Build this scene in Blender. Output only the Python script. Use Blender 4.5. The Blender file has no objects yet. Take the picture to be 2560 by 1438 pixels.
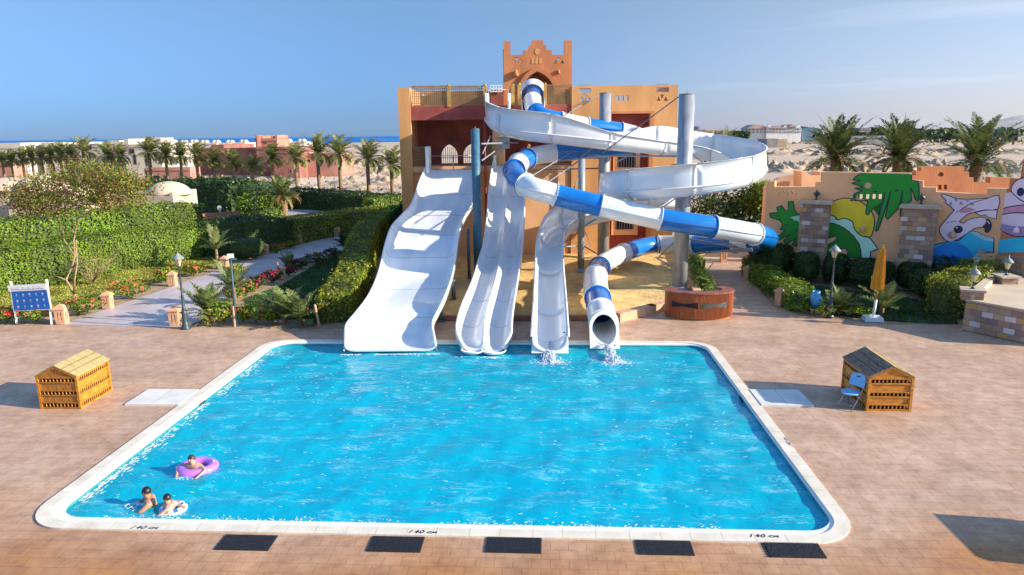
import bpy, bmesh, math, random
import numpy as np
from mathutils import Vector, Matrix
from mathutils.geometry import tessellate_polygon
R = math.radians
sc = bpy.context.scene
COL = sc.collection
rng = random.Random(7)
# ------------------------------------------------------------------ camera
F = 1750.; CX = 1280.; CY = 719.; H = 6.5
PITCH, ROLL, YAW = R(12.34), R(.68), R(3.2)
fw = np.array([-math.sin(YAW)*math.cos(PITCH), math.cos(YAW)*math.cos(PITCH), -math.sin(PITCH)])
_r0 = np.array([math.cos(YAW), math.sin(YAW), 0.])
_u0 = np.cross(_r0, fw)
rt = _r0*math.cos(ROLL)-_u0*math.sin(ROLL); up = _u0*math.cos(ROLL)+_r0*math.sin(ROLL)
C0 = np.array([0, 0, H])
cam_d = bpy.data.cameras.new('camera'); cam = bpy.data.objects.new('camera', cam_d); COL.objects.link(cam)
cam_d.sensor_width = 36; cam_d.lens = F/2560*36; cam_d.clip_start = .2; cam_d.clip_end = 60000
m = Matrix.Identity(4)
for i in range(3):
    m[i][0] = rt[i]; m[i][1] = up[i]; m[i][2] = -fw[i]; m[i][3] = C0[i]
cam.matrix_world = m
sc.camera = cam
sc.render.resolution_x = 1024; sc.render.resolution_y = 575
# ------------------------------------------------------------------ sky, sun, exposure
SUN_EL, SUN_AZ = 21.5, 11.     # azimuth: degrees from +X towards -Y
w = bpy.data.worlds.new('World'); sc.world = w; w.use_nodes = True
nt = w.node_tree; nt.nodes.clear()
so = nt.nodes.new('ShaderNodeOutputWorld'); bg = nt.nodes.new('ShaderNodeBackground')
sky = nt.nodes.new('ShaderNodeTexSky'); sky.sky_type = 'NISHITA'; sky.sun_disc = False
sky.sun_elevation = R(SUN_EL); sky.sun_rotation = R(90+SUN_AZ)
sky.air_density = 1.1; sky.dust_density = .25; sky.ozone_density = 4.5; sky.altitude = 0
bg.inputs[1].default_value = .15
# low sky dimmed, upper dome left bright as fill: deeper blue towards the sea, paler towards the sun
tcw = nt.nodes.new('ShaderNodeTexCoord'); sxw = nt.nodes.new('ShaderNodeSeparateXYZ'); nt.links.new(tcw.outputs['Generated'], sxw.inputs[0])
def wramp(stops):
    r_ = nt.nodes.new('ShaderNodeValToRGB'); e = r_.color_ramp.elements; e[0].position = stops[0][0]; e[0].color = (*stops[0][1], 1); e[1].position = stops[1][0]; e[1].color = (*stops[1][1], 1)
    for p_, c_ in stops[2:]: q_ = e.new(p_); q_.color = (*c_, 1)
    nt.links.new(sxw.outputs[2], r_.inputs[0]); return r_
ra = wramp([(0, (.105, .245, .60)), (.16, (.345, .395, .485)), (.5, (1, 1.02, 1.05))]); rb = wramp([(0, (.47, .46, .68)), (.16, (.78, .60, .55)), (.5, (1, 1, 1))])
mr_ = nt.nodes.new('ShaderNodeMapRange'); mr_.interpolation_type = 'SMOOTHSTEP'; mr_.inputs[1].default_value = -.28; mr_.inputs[2].default_value = .62; nt.links.new(sxw.outputs[0], mr_.inputs[0])
mxw = nt.nodes.new('ShaderNodeMix'); mxw.data_type = 'RGBA'; nt.links.new(mr_.outputs[0], mxw.inputs[0]); nt.links.new(ra.outputs[0], mxw.inputs[6]); nt.links.new(rb.outputs[0], mxw.inputs[7])
# faint high streaks of cirrus
mpw = nt.nodes.new('ShaderNodeMapping'); mpw.inputs['Scale'].default_value = (1.2, 1.2, 22); mpw.inputs['Rotation'].default_value = (.06, .05, 0); nt.links.new(tcw.outputs['Generated'], mpw.inputs[0])
nzw = nt.nodes.new('ShaderNodeTexNoise'); nzw.inputs['Scale'].default_value = 2.2; nzw.inputs['Detail'].default_value = 7; nt.links.new(mpw.outputs[0], nzw.inputs['Vector'])
rcw = nt.nodes.new('ShaderNodeMapRange'); rcw.inputs[1].default_value = .54; rcw.inputs[2].default_value = .8; rcw.inputs[3].default_value = 0; rcw.inputs[4].default_value = .30; nt.links.new(nzw.outputs['Fac'], rcw.inputs[0])
muw = nt.nodes.new('ShaderNodeMix'); muw.data_type = 'RGBA'; muw.blend_type = 'MULTIPLY'; muw.inputs[0].default_value = 1; nt.links.new(sky.outputs[0], muw.inputs[6]); nt.links.new(mxw.outputs[2], muw.inputs[7])
clw = nt.nodes.new('ShaderNodeMix'); clw.data_type = 'RGBA'; cm_ = nt.nodes.new('ShaderNodeMath'); cm_.operation = 'MULTIPLY'; nt.links.new(rcw.outputs[0], cm_.inputs[0]); nt.links.new(mr_.outputs[0], cm_.inputs[1]); nt.links.new(cm_.outputs[0], clw.inputs[0]); nt.links.new(muw.outputs[2], clw.inputs[6]); clw.inputs[7].default_value = (3.2, 3.4, 3.9, 1)
nt.links.new(clw.outputs[2], bg.inputs[0]); nt.links.new(bg.outputs[0], so.inputs[0])
sl = bpy.data.lights.new('sun', 'SUN'); sl.energy = 4.7; sl.angle = R(.5); sl.color = (1, .91, .78)
sun = bpy.data.objects.new('sun', sl); COL.objects.link(sun)
sd = Vector((math.cos(R(SUN_AZ))*math.cos(R(SUN_EL)), -math.sin(R(SUN_AZ))*math.cos(R(SUN_EL)), math.sin(R(SUN_EL))))
sun.rotation_euler = sd.to_track_quat('Z', 'Y').to_euler(); sun.location = (60, -20, 60)
sc.view_settings.view_transform = 'Standard'; sc.view_settings.look = 'None'
sc.view_settings.exposure = .98; sc.view_settings.gamma = 1

# ------------------------------------------------------------------ pixel -> point helpers
def ray(x, y): return fw*F+rt*(x-CX)-up*(y-CY)
def P(x, y, z=0.):                      # on a horizontal level
    d = ray(x, y); return C0+d*((z-H)/d[2])
def W(x, y, w_):                        # at a distance along the view axis
    return C0+ray(x, y)*(w_/F)
def T3(x, y, k): return W(x, y, k) if k > 10 else P(x, y, k)   # k: distance, or height when small
def PY(x, y, Y):
    d = ray(x, y); return C0+d*(Y/d[1])
cy_, sy_ = math.cos(YAW), math.sin(YAW)
def Q(x, y, D):                         # on the facade plane: (along, height)
    d = ray(x, y); f = -sy_*d[0]+cy_*d[1]; p = C0+d*(D/f)
    return (cy_*p[0]+sy_*p[1], p[2])
def ZT(x, y, base):                     # height of a pixel seen above a ground point
    return PY(x, y, base[1])[2]

# ------------------------------------------------------------------ mesh collector
class MB:
    def __init__(s): s.v = []; s.f = []; s.m = []; s.sm = []; s.mats = []
    def slot(s, mat):
        if mat not in s.mats: s.mats.append(mat)
        return s.mats.index(mat)
    def add(s, vs, fs, mat=0, smooth=False):
        o = len(s.v); s.v.extend([tuple(float(c) for c in q) for q in vs])
        for f in fs: s.f.append(tuple(i+o for i in f)); s.m.append(mat); s.sm.append(smooth)
        return s
    def box(s, c, d, rz=0, mat=0, taper=1.0, ry=0, rx=0):
        M = Matrix.Translation(Vector([float(q) for q in c])) @ Matrix.Rotation(rz, 4, 'Z') @ Matrix.Rotation(ry, 4, 'Y') @ Matrix.Rotation(rx, 4, 'X')
        vs = []
        for z in (-.5, .5):
            k = taper if z > 0 else 1
            for x, y in ((-.5, -.5), (.5, -.5), (.5, .5), (-.5, .5)):
                vs.append(M @ Vector((x*d[0]*k, y*d[1]*k, z*d[2])))
        return s.add(vs, [(3, 2, 1, 0), (4, 5, 6, 7), (0, 1, 5, 4), (1, 2, 6, 5), (2, 3, 7, 6), (3, 0, 4, 7)], mat)
    def b3(s, a, b, mat=0):              # box from min / max
        a = [float(q) for q in a]; b = [float(q) for q in b]
        return s.box([(a[i]+b[i])/2 for i in range(3)], [abs(b[i]-a[i]) for i in range(3)], 0, mat)
    def tube(s, path, rad, n=10, mat=0, cap=True, smooth=True):
        path = [Vector([float(c) for c in p]) for p in path]; k = len(path)
        rads = rad if isinstance(rad, (list, tuple)) else [rad]*k
        vs = []; prev = None
        for i, p in enumerate(path):
            d = (path[min(i+1, k-1)]-path[max(i-1, 0)]).normalized()
            if prev is None:
                a = Vector((0, 0, 1)) if abs(d.z) < .9 else Vector((1, 0, 0))
                x = d.cross(a).normalized()
            else: x = (prev-d*prev.dot(d)).normalized()
            prev = x; y = d.cross(x)
            for j in range(n):
                t = 2*math.pi*j/n; vs.append(p+(x*math.cos(t)+y*math.sin(t))*rads[i])
        fs = [(i*n+j, i*n+(j+1) % n, (i+1)*n+(j+1) % n, (i+1)*n+j) for i in range(k-1) for j in range(n)]
        s.add(vs, fs, mat, smooth)
        if cap:
            o = len(s.v)-k*n
            s.f.append(tuple(o+j for j in range(n))[::-1]); s.m.append(mat); s.sm.append(False)
            s.f.append(tuple(o+(k-1)*n+j for j in range(n))); s.m.append(mat); s.sm.append(False)
        return s
    def lathe(s, prof, c=(0, 0, 0), n=16, mat=0, smooth=True, sx=1, sy=1, rot=0):
        vs = [(c[0]+r*sx*math.cos(2*math.pi*j/n+rot), c[1]+r*sy*math.sin(2*math.pi*j/n+rot), c[2]+z) for r, z in prof for j in range(n)]
        k = len(prof)
        fs = [(i*n+j, i*n+(j+1) % n, (i+1)*n+(j+1) % n, (i+1)*n+j) for i in range(k-1) for j in range(n)]
        s.add(vs, fs, mat, smooth)
        o = len(s.v)-k*n
        if prof[0][0] > 1e-4: s.f.append(tuple(o+j for j in range(n))[::-1]); s.m.append(mat); s.sm.append(False)
        if prof[-1][0] > 1e-4: s.f.append(tuple(o+(k-1)*n+j for j in range(n))); s.m.append(mat); s.sm.append(False)
        return s
    def prism(s, loops, fr, t, mat=0):   # 2D loops (first outer, rest holes); fr(x,z,depth)->point
        ok = tessellate_polygon([[Vector((x, z, 0)) for x, z in l] for l in loops])
        fl = [p for l in loops for p in l]; n = len(fl)
        vs = [fr(x, z, 0) for x, z in fl]
        fs = [tuple(f) for f in ok]
        if t:
            vs += [fr(x, z, t) for x, z in fl]
            fs += [tuple(i+n for i in f)[::-1] for f in ok]
            o = 0
            for l in loops:
                k = len(l)
                for i in range(k): fs.append((o+i, o+(i+1) % k, n+o+(i+1) % k, n+o+i))
                o += k
        return s.add(vs, fs, mat)
    def flat(s, loops, z, t=0, mat=0):
        return s.prism(loops, lambda x, y, d: (x, y, z-d), t, mat)
    def build(s, name, mats=None, parent=None, fixn=True):
        me = bpy.data.meshes.new(name); me.from_pydata(s.v, [], s.f)
        if mats is None: mats = s.mats
        if not isinstance(mats, (list, tuple)): mats = [mats]
        for q in mats: me.materials.append(q)
        me.polygons.foreach_set('material_index', s.m); me.polygons.foreach_set('use_smooth', s.sm)
        if fixn:
            b = bmesh.new(); b.from_mesh(me); bmesh.ops.recalc_face_normals(b, faces=b.faces); b.to_mesh(me); b.free()
        me.update()
        o = bpy.data.objects.new(name, me); COL.objects.link(o)
        if parent is not None: o.parent = parent
        return o
def tag(o, label=None, cat=None, group=None, kind=None):
    if label: o['label'] = label
    if cat: o['category'] = cat
    if group: o['group'] = group
    if kind: o['kind'] = kind
    return o
def thing(name, label, cat, loc=(0, 0, 0), rz=0, group=None):
    o = bpy.data.objects.new(name, None); COL.objects.link(o); o.location = [float(c) for c in loc]; o.rotation_euler = (0, 0, rz)
    o.empty_display_size = .2
    return tag(o, label, cat, group)
def struct(o): o['kind'] = 'structure'; return o
def dup(root, loc, rz=0, label=None, group=None, scale=None):
    r = root.copy(); COL.objects.link(r); r.location = [float(c) for c in loc]; r.rotation_euler = (0, 0, rz)
    if scale: r.scale = scale if isinstance(scale, (list, tuple)) else (scale,)*3
    if label: r['label'] = label
    if group: r['group'] = group
    for ch in list(root.children):
        c = ch.copy(); COL.objects.link(c); c.parent = r
        for g in list(ch.children):
            d = g.copy(); COL.objects.link(d); d.parent = c
    return r
def smooth_path(pts, per=6):
    pts = [np.array(p, float) for p in pts]; out = []
    for i in range(len(pts)-1):
        p0 = pts[max(i-1, 0)]; p1 = pts[i]; p2 = pts[i+1]; p3 = pts[min(i+2, len(pts)-1)]
        for k in range(per):
            t = k/per
            out.append(.5*((2*p1)+(-p0+p2)*t+(2*p0-5*p1+4*p2-p3)*t*t+(-p0+3*p1-3*p2+p3)*t**3))
    out.append(pts[-1]); return out

# ------------------------------------------------------------------ materials
def mat(name, col, rough=.6, var=.12, scale=3., bump=0., bscale=20., metal=0., spec=.5, coat=0., tint=None, stretch=None, trans=0., island=0.):
    M_ = bpy.data.materials.new(name); M_.use_nodes = True; n = M_.node_tree.nodes; l = M_.node_tree.links
    b = n['Principled BSDF']; b.inputs['Roughness'].default_value = rough; b.inputs['Metallic'].default_value = metal
    b.inputs['Specular IOR Level'].default_value = spec; b.inputs['Coat Weight'].default_value = coat; b.inputs['Coat Roughness'].default_value = .08
    g = n.new('ShaderNodeNewGeometry'); vec = g.outputs['Position']
    if stretch:
        mp = n.new('ShaderNodeMapping'); mp.inputs['Scale'].default_value = stretch; l.new(vec, mp.inputs[0]); vec = mp.outputs[0]
    nz = n.new('ShaderNodeTexNoise'); nz.inputs['Scale'].default_value = scale; nz.inputs['Detail'].default_value = 6; l.new(vec, nz.inputs['Vector'])
    rp = n.new('ShaderNodeValToRGB'); l.new(nz.outputs['Fac'], rp.inputs[0])
    c = np.array(col, float); d = c*(1-var*1.6) if tint is None else np.array(tint, float)
    rp.color_ramp.elements[0].position = .32; rp.color_ramp.elements[1].position = .68
    rp.color_ramp.elements[0].color = (*d, 1); rp.color_ramp.elements[1].color = (*np.minimum(c*(1+var), 1), 1)
    out = rp.outputs[0]
    if island:
        mx = n.new('ShaderNodeHueSaturation'); mr = n.new('ShaderNodeMapRange'); l.new(g.outputs['Random Per Island'], mr.inputs[0])
        mr.inputs[3].default_value = 1-island; mr.inputs[4].default_value = 1+island
        l.new(mr.outputs[0], mx.inputs['Value']); l.new(out, mx.inputs['Color'])
        mr2 = n.new('ShaderNodeMapRange'); l.new(nz.outputs['Fac'], mr2.inputs[0]); mr2.inputs[3].default_value = .46; mr2.inputs[4].default_value = .54
        l.new(mr2.outputs[0], mx.inputs['Hue']); out = mx.outputs[0]
    l.new(out, b.inputs['Base Color'])
    if bump:
        n2 = n.new('ShaderNodeTexNoise'); n2.inputs['Scale'].default_value = bscale; n2.inputs['Detail'].default_value = 4; l.new(vec, n2.inputs['Vector'])
        bp = n.new('ShaderNodeBump'); bp.inputs['Strength'].default_value = bump; bp.inputs['Distance'].default_value = .05
        l.new(n2.outputs['Fac'], bp.inputs['Height']); l.new(bp.outputs[0], b.inputs['Normal'])
    if trans:
        tr = n.new('ShaderNodeBsdfTranslucent'); l.new(out, tr.inputs[0]); ms = n.new('ShaderNodeMixShader'); ms.inputs[0].default_value = trans
        o = n['Material Output']; l.new(b.outputs[0], ms.inputs[1]); l.new(tr.outputs[0], ms.inputs[2]); l.new(ms.outputs[0], o.inputs[0])
    return M_
def brickmat(name, c1, c2, mortar, bw, bh, msize=.012, rough=.8, offset=.5, frame='xy', bias=0., stain=None, bump=.3, sq=1, rot=0):
    M_ = bpy.data.materials.new(name); M_.use_nodes = True; n = M_.node_tree.nodes; l = M_.node_tree.links
    b = n['Principled BSDF']; b.inputs['Roughness'].default_value = rough
    g = n.new('ShaderNodeNewGeometry'); vec = g.outputs['Position']
    if frame == 'xz':
        tc = n.new('ShaderNodeTexCoord'); s_ = n.new('ShaderNodeSeparateXYZ'); l.new(tc.outputs['Object'], s_.inputs[0])
        ad = n.new('ShaderNodeMath'); ad.operation = 'SUBTRACT'; l.new(s_.outputs[0], ad.inputs[0]); l.new(s_.outputs[1], ad.inputs[1])
        cb = n.new('ShaderNodeCombineXYZ'); l.new(ad.outputs[0], cb.inputs[0]); l.new(s_.outputs[2], cb.inputs[1]); vec = cb.outputs[0]
    elif rot:
        mp = n.new('ShaderNodeMapping'); mp.inputs['Rotation'].default_value = (0, 0, rot); l.new(vec, mp.inputs[0]); vec = mp.outputs[0]
    br = n.new('ShaderNodeTexBrick'); l.new(vec, br.inputs['Vector']); br.inputs['Scale'].default_value = 1
    br.inputs['Brick Width'].default_value = bw; br.inputs['Row Height'].default_value = bh; br.inputs['Mortar Size'].default_value = msize
    br.inputs['Mortar Smooth'].default_value = .2; br.offset = offset; br.inputs['Bias'].default_value = bias
    br.inputs['Color1'].default_value = (*c1, 1); br.inputs['Color2'].default_value = (*c2, 1); br.inputs['Mortar'].default_value = (*mortar, 1)
    nz = n.new('ShaderNodeTexNoise'); nz.inputs['Scale'].default_value = .9; nz.inputs['Detail'].default_value = 8; nz.inputs['Roughness'].default_value = .65; l.new(g.outputs['Position'], nz.inputs['Vector'])
    rp = n.new('ShaderNodeValToRGB'); l.new(nz.outputs['Fac'], rp.inputs[0]); rp.color_ramp.elements[0].position = .3; rp.color_ramp.elements[1].position = .7
    st = stain or (.78, .72, .66)
    rp.color_ramp.elements[0].color = (*st, 1); rp.color_ramp.elements[1].color = (1.08, 1.06, 1.05, 1)
    mx = n.new('ShaderNodeMix'); mx.data_type = 'RGBA'; mx.blend_type = 'MULTIPLY'; mx.inputs[0].default_value = 1
    l.new(br.outputs['Color'], mx.inputs[6]); l.new(rp.outputs[0], mx.inputs[7]); l.new(mx.outputs[2], b.inputs['Base Color'])
    bp = n.new('ShaderNodeBump'); bp.inputs['Strength'].default_value = bump; bp.inputs['Distance'].default_value = .01; bp.invert = True
    l.new(br.outputs['Fac'], bp.inputs['Height']); l.new(bp.outputs[0], b.inputs['Normal'])
    return M_
MT = {}
MT['white'] = mat('white_fiberglass', (.80, .79, .76), .28, .03, 1.5, coat=.4, tint=(.74, .74, .73))
MT['white_in'] = mat('white_fiberglass_worn', (.78, .79, .79), .3, .06, .8, coat=.3, tint=(.66, .69, .71), stretch=(2.5, .4, 1))
MT['white_sky'] = mat('sky_tinted_white_fiberglass', (.80, .79, .76), .25, .03, .33, coat=.5, tint=(.50, .66, .78))  # pale blue sky reflections painted into the white
MT['blue'] = mat('blue_fiberglass', (.004, .165, .52), .22, .1, 1.5, coat=.6)
MT['steel'] = mat('galvanised_steel', (.34, .365, .39), .42, .18, 5., metal=.25, stretch=(1, 1, .3))
MT['steel_br'] = mat('brace_steel', (.24, .25, .27), .5, .2, 6., metal=.3)
MT['steel_b'] = mat('blue_painted_steel', (.045, .135, .20), .45, .15, 4.)
MT['steel_d'] = mat('dark_weathered_steel', (.17, .18, .2), .5, .2, 8., metal=.3)
MT['stucco'] = mat('orange_stucco', (.66, .33, .12), .9, .10, 1.1, bump=.25, bscale=25, stretch=(1, 1, .3), tint=(.56, .27, .095))
MT['stucco_d'] = mat('deep_orange_stucco', (.56, .22, .085), .9, .10, 1.1, bump=.25, bscale=25, stretch=(1, 1, .3), tint=(.46, .17, .07))
MT['stucco_r'] = mat('red_stucco', (.34, .075, .055), .9, .25, 1.6, bump=.3, bscale=12, tint=(.24, .05, .04))
MT['stucco_in'] = mat('dark_red_stucco', (.29, .08, .05), .9, .2, 1.2)
MT['stucco_p'] = mat('peach_stucco', (.70, .42, .25), .9, .1, 1.)
MT['stucco_w'] = mat('tan_orange_stucco', (.80, .46, .235), .9, .10, .7, bump=.2, bscale=22, tint=(.72, .39, .19))
MT['lattice'] = mat('brown_lattice_wood', (.30, .17, .07), .7, .2, 5.)
MT['wood_post'] = mat('mustard_wood', (.42, .24, .06), .65, .2, 5.)
MT['wood_y'] = mat('varnished_yellow_wood', (.50, .21, .022), .45, .3, 5., coat=.2, stretch=(1, 1, 5), tint=(.33, .115, .01))
MT['wood_yd'] = mat('varnished_brown_wood', (.36, .15, .02), .45, .3, 5., coat=.2, stretch=(5, 5, 1), tint=(.25, .085, .01))
MT['roofwood'] = mat('grey_roof_wood', (.40, .31, .13), .8, .2, 4., stretch=(1, 6, 1), tint=(.30, .22, .09))
MT['roofdark'] = mat('dark_roof_boards', (.25, .16, .10), .8, .3, 4., stretch=(6, 1, 1))
MT['bar'] = mat('red_brown_bamboo_cladding', (.38, .11, .028), .5, .35, 3., coat=.15, stretch=(14, 14, .6), tint=(.24, .06, .016))
MT['bartop'] = mat('red_counter_boards', (.28, .085, .05), .5, .25, 2., stretch=(6, 1, 1))
MT['inlay'] = mat('grey_green_inlay', (.075, .08, .06), .6, .3, 8.)
MT['black'] = mat('black_rubber', (.018, .02, .028), .55, .3, 30., bump=.4, bscale=60)
MT['ink'] = mat('dark_blue_ink', (.02, .02, .09), .8, .1, 4.)
MT['dark'] = mat('dark_opening', (.02, .015, .012), .9, .1, 4.)
MT['lampgreen'] = mat('grey_green_cast_iron', (.045, .075, .078), .45, .25, 8., metal=.2)
MT['lampglass'] = mat('cream_lamp_glass', (.62, .52, .26), .25, .1, 6.)
MT['lamptop'] = mat('pale_verdigris_lamp_roof', (.24, .27, .26), .5, .2, 12.)
MT['terra'] = mat('terracotta_concrete', (.62, .34, .20), .85, .12, 5., bump=.2)
MT['terra_d'] = mat('brown_terracotta', (.40, .17, .11), .85, .15, 5., bump=.2)
MT['coping'] = mat('cream_stone_coping', (.72, .65, .53), .7, .10, 2.2, bump=.1, tint=(.62, .54, .41))
MT['ledge'] = mat('white_ledge', (.80, .79, .76), .5, .05, 2.)
MT['slab'] = mat('pale_concrete_slab', (.68, .66, .60), .8, .08, 2.)
MT['bluep'] = mat('bright_blue_plastic', (.03, .28, .62), .35, .1, 3., coat=.3)
MT['bluec'] = mat('light_blue_plastic', (.20, .48, .78), .35, .1, 3., coat=.2)
MT['umb'] = mat('mustard_canvas', (.62, .30, .02), .8, .2, 6., stretch=(4, 4, .6))
MT['umbbase'] = mat('white_umbrella_base', (.62, .68, .72), .5, .1, 3.)
MT['signblue'] = mat('sign_blue', (.006, .11, .42), .4, .05, 3.)
MT['signwhite'] = mat('white_painted_wood', (.78, .77, .76), .5, .05, 3.)
MT['signcyan'] = mat('pictogram_cyan', (.25, .55, .65), .5, .05, 3.)
MT['signred'] = mat('pictogram_red', (.6, .10, .10), .5, .05, 3.)
MT['signtext'] = mat('sign_lettering', (.02, .03, .12), .6, .05, 3.)
MT['leaf'] = mat('hedge_leaves', (.19, .28, .022), .55, .3, .7, island=.45, trans=.3, spec=.3)
MT['leaf_y'] = mat('yellow_green_hedge_leaves', (.27, .29, .024), .55, .3, .7, island=.4, trans=.3, spec=.3)
MT['leaf_d'] = mat('dark_green_leaves', (.045, .09, .018), .5, .3, .7, island=.45, trans=.2, spec=.3)
MT['leaf_b'] = mat('brown_green_leaves', (.15, .115, .03), .6, .4, 1.1, island=.5, trans=.25, tint=(.17, .07, .022), spec=.3)
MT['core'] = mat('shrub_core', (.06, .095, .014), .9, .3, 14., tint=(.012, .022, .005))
MT['frond'] = mat('palm_fronds', (.25, .26, .08), .55, .25, 1.2, island=.4, trans=.35, spec=.35)
MT['frond_g'] = mat('green_palm_fronds', (.13, .16, .045), .55, .3, 1.2, island=.45, trans=.25, spec=.35)
MT['frond_y'] = mat('young_palm_fronds', (.20, .24, .07), .55, .2, 1.2, island=.35, trans=.2, spec=.35)
MT['frond_d'] = mat('dry_palm_fronds', (.30, .17, .06), .7, .2, 1.2, island=.3)
MT['trunk'] = mat('palm_trunk', (.26, .17, .09), .9, .35, 6., bump=.8, bscale=12, stretch=(1, 1, 3))
MT['bark'] = mat('pale_bark', (.36, .25, .13), .85, .2, 6.)
MT['fl_red'] = mat('crimson_flowers', (.50, .012, .05), .6, .2, 4., island=.3, trans=.2)
MT['fl_or'] = mat('coral_flowers', (.70, .12, .06), .6, .2, 4., island=.3, trans=.2)
MT['fl_mag'] = mat('dark_pink_flowers', (.36, .012, .05), .6, .2, 4., island=.3, trans=.2)
MT['grass'] = mat('lawn_grass', (.31, .30, .05), .9, .3, 1.3, bump=.6, bscale=40, tint=(.20, .19, .04))
MT['grass_shade'] = mat('shade_toned_lawn', (.06, .115, .03), .9, .3, 1.3, bump=.6, bscale=40)  # lawn colour darkened for the shadow falling over it
MT['soil'] = mat('sandy_soil', (.40, .27, .15), .95, .2, 3., bump=.5, bscale=20)
MT['sand'] = mat('golden_sand', (.70, .47, .19), .95, .16, 2.2, bump=.9, bscale=9, tint=(.58, .37, .13))
MT['desert'] = mat('desert_ground', (.50, .37, .25), .95, .16, .035, bump=.3, bscale=1.5, tint=(.40, .30, .21))
MT['mound'] = mat('excavated_sand', (.47, .34, .22), .95, .2, .6, bump=.5, bscale=2.5, tint=(.36, .26, .17))
MT['hazehill'] = mat('distant_hill_rock', (.34, .30, .27), .95, .15, .01)
MT['cream'] = mat('cream_render', (.62, .53, .42), .9, .1, .4)
MT['grey'] = mat('grey_concrete', (.30, .27, .25), .9, .2, .5)
MT['beige'] = mat('beige_dome_render', (.62, .47, .33), .9, .12, .8)
MT['brickpink'] = mat('pink_brick', (.48, .22, .16), .9, .15, .6)
MT['brick_shade'] = mat('shade_toned_brick', (.30, .12, .09), .9, .2, .6)  # pink brick darkened in colour for walls in shade
MT['farwhite'] = mat('white_hotel_render', (.74, .71, .66), .8, .05, .3)
MT['farroof'] = mat('pink_roof_tiles', (.48, .34, .28), .9, .1, .5)
MT['farblue'] = mat('blue_grey_shed', (.10, .17, .24), .8, .1, .3)
MT['p_green'] = mat('mural_green_paint', (.012, .30, .02), .6, .06, 1.)
MT['p_dgreen'] = mat('mural_dark_green_paint', (.006, .20, .008), .6, .06, 1.)
MT['p_mint'] = mat('mural_mint_paint', (.50, .82, .60), .6, .05, 1.)
MT['p_yellow'] = mat('mural_yellow_paint', (.82, .60, .02), .6, .08, 1.)
MT['p_black'] = mat('mural_outline_paint', (.018, .02, .05), .6, .1, 2.)
MT['p_lilac'] = mat('mural_lilac_paint', (.80, .66, .76), .6, .05, 1.)
MT['p_pink'] = mat('mural_pink_paint', (.66, .30, .42), .6, .1, 1.)
MT['p_purple'] = mat('mural_purple_paint', (.38, .28, .50), .6, .1, 1.)
MT['p_cyan'] = mat('mural_cyan_paint', (.02, .50, .75), .6, .05, 1.)
MT['p_blue'] = mat('mural_blue_paint', (.006, .24, .68), .6, .05, 1.)
MT['p_pale'] = mat('mural_pale_aqua_paint', (.36, .62, .68), .6, .05, 1.)
MT['skin'] = mat('skin', (.48, .24, .14), .5, .1, 4.)
MT['skin2'] = mat('light_skin', (.56, .31, .22), .5, .1, 4.)
MT['hair'] = mat('dark_hair', (.018, .014, .013), .4, .3, 20.)
MT['hair2'] = mat('brown_hair', (.06, .035, .022), .5, .3, 20.)
MT['ring_p'] = mat('pink_purple_vinyl', (.52, .16, .55), .2, .3, 2., coat=.6, tint=(.26, .14, .60))
MT['ring_b'] = mat('white_vinyl', (.75, .76, .70), .2, .1, 2., coat=.6)
MT['ring_stripe'] = mat('blue_vinyl', (.02, .16, .60), .2, .1, 2., coat=.6)
MT['ring_red'] = mat('red_yellow_vinyl', (.60, .32, .05), .2, .5, 6., coat=.6, tint=(.5, .03, .04))
MT['swim'] = mat('navy_swim_shorts', (.012, .02, .06), .7, .2, 4.)
MT['foam_or_glint'] = mat('white_foam_and_glints', (.85, .90, .93), .5, .05, 4.)
MT['clear'] = mat('clear_white_splash', (.82, .88, .92), .25, .05, 6., trans=.3)
MT['basin'] = None
# paving
MT['deck'] = brickmat('terracotta_deck_tiles', (.56, .375, .245), (.59, .41, .28), (.46, .305, .19), .29, .245, .008, stain=(.74, .66, .58))
def warmstrip(M_):
    n = M_.node_tree.nodes; l = M_.node_tree.links; b = n['Principled BSDF']; src = b.inputs['Base Color'].links[0].from_socket
    g = [q for q in n if q.type == 'NEW_GEOMETRY'][0]; sp = n.new('ShaderNodeSeparateXYZ'); l.new(g.outputs['Position'], sp.inputs[0])
    nz = n.new('ShaderNodeTexNoise'); nz.inputs['Scale'].default_value = .35; nz.inputs['Detail'].default_value = 3; l.new(g.outputs['Position'], nz.inputs['Vector'])
    a = n.new('ShaderNodeMath'); a.operation = 'MULTIPLY_ADD'; a.inputs[1].default_value = 5; l.new(nz.outputs['Fac'], a.inputs[0]); l.new(sp.outputs[1], a.inputs[2])
    mr = n.new('ShaderNodeMapRange'); mr.inputs[1].default_value = 11.4; mr.inputs[2].default_value = 13.8; l.new(a.outputs[0], mr.inputs[0])
    mx = n.new('ShaderNodeMix'); mx.data_type = 'RGBA'; mx.blend_type = 'MULTIPLY'; mx.inputs[0].default_value = 1; rp = n.new('ShaderNodeMix'); rp.data_type = 'RGBA'; rp.inputs[6].default_value = (.82, .57, .30, 1); rp.inputs[7].default_value = (1, 1, 1.04, 1)
    l.new(mr.outputs[0], rp.inputs[0]); l.new(src, mx.inputs[6]); l.new(rp.outputs[2], mx.inputs[7]); l.new(mx.outputs[2], b.inputs['Base Color'])
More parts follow.
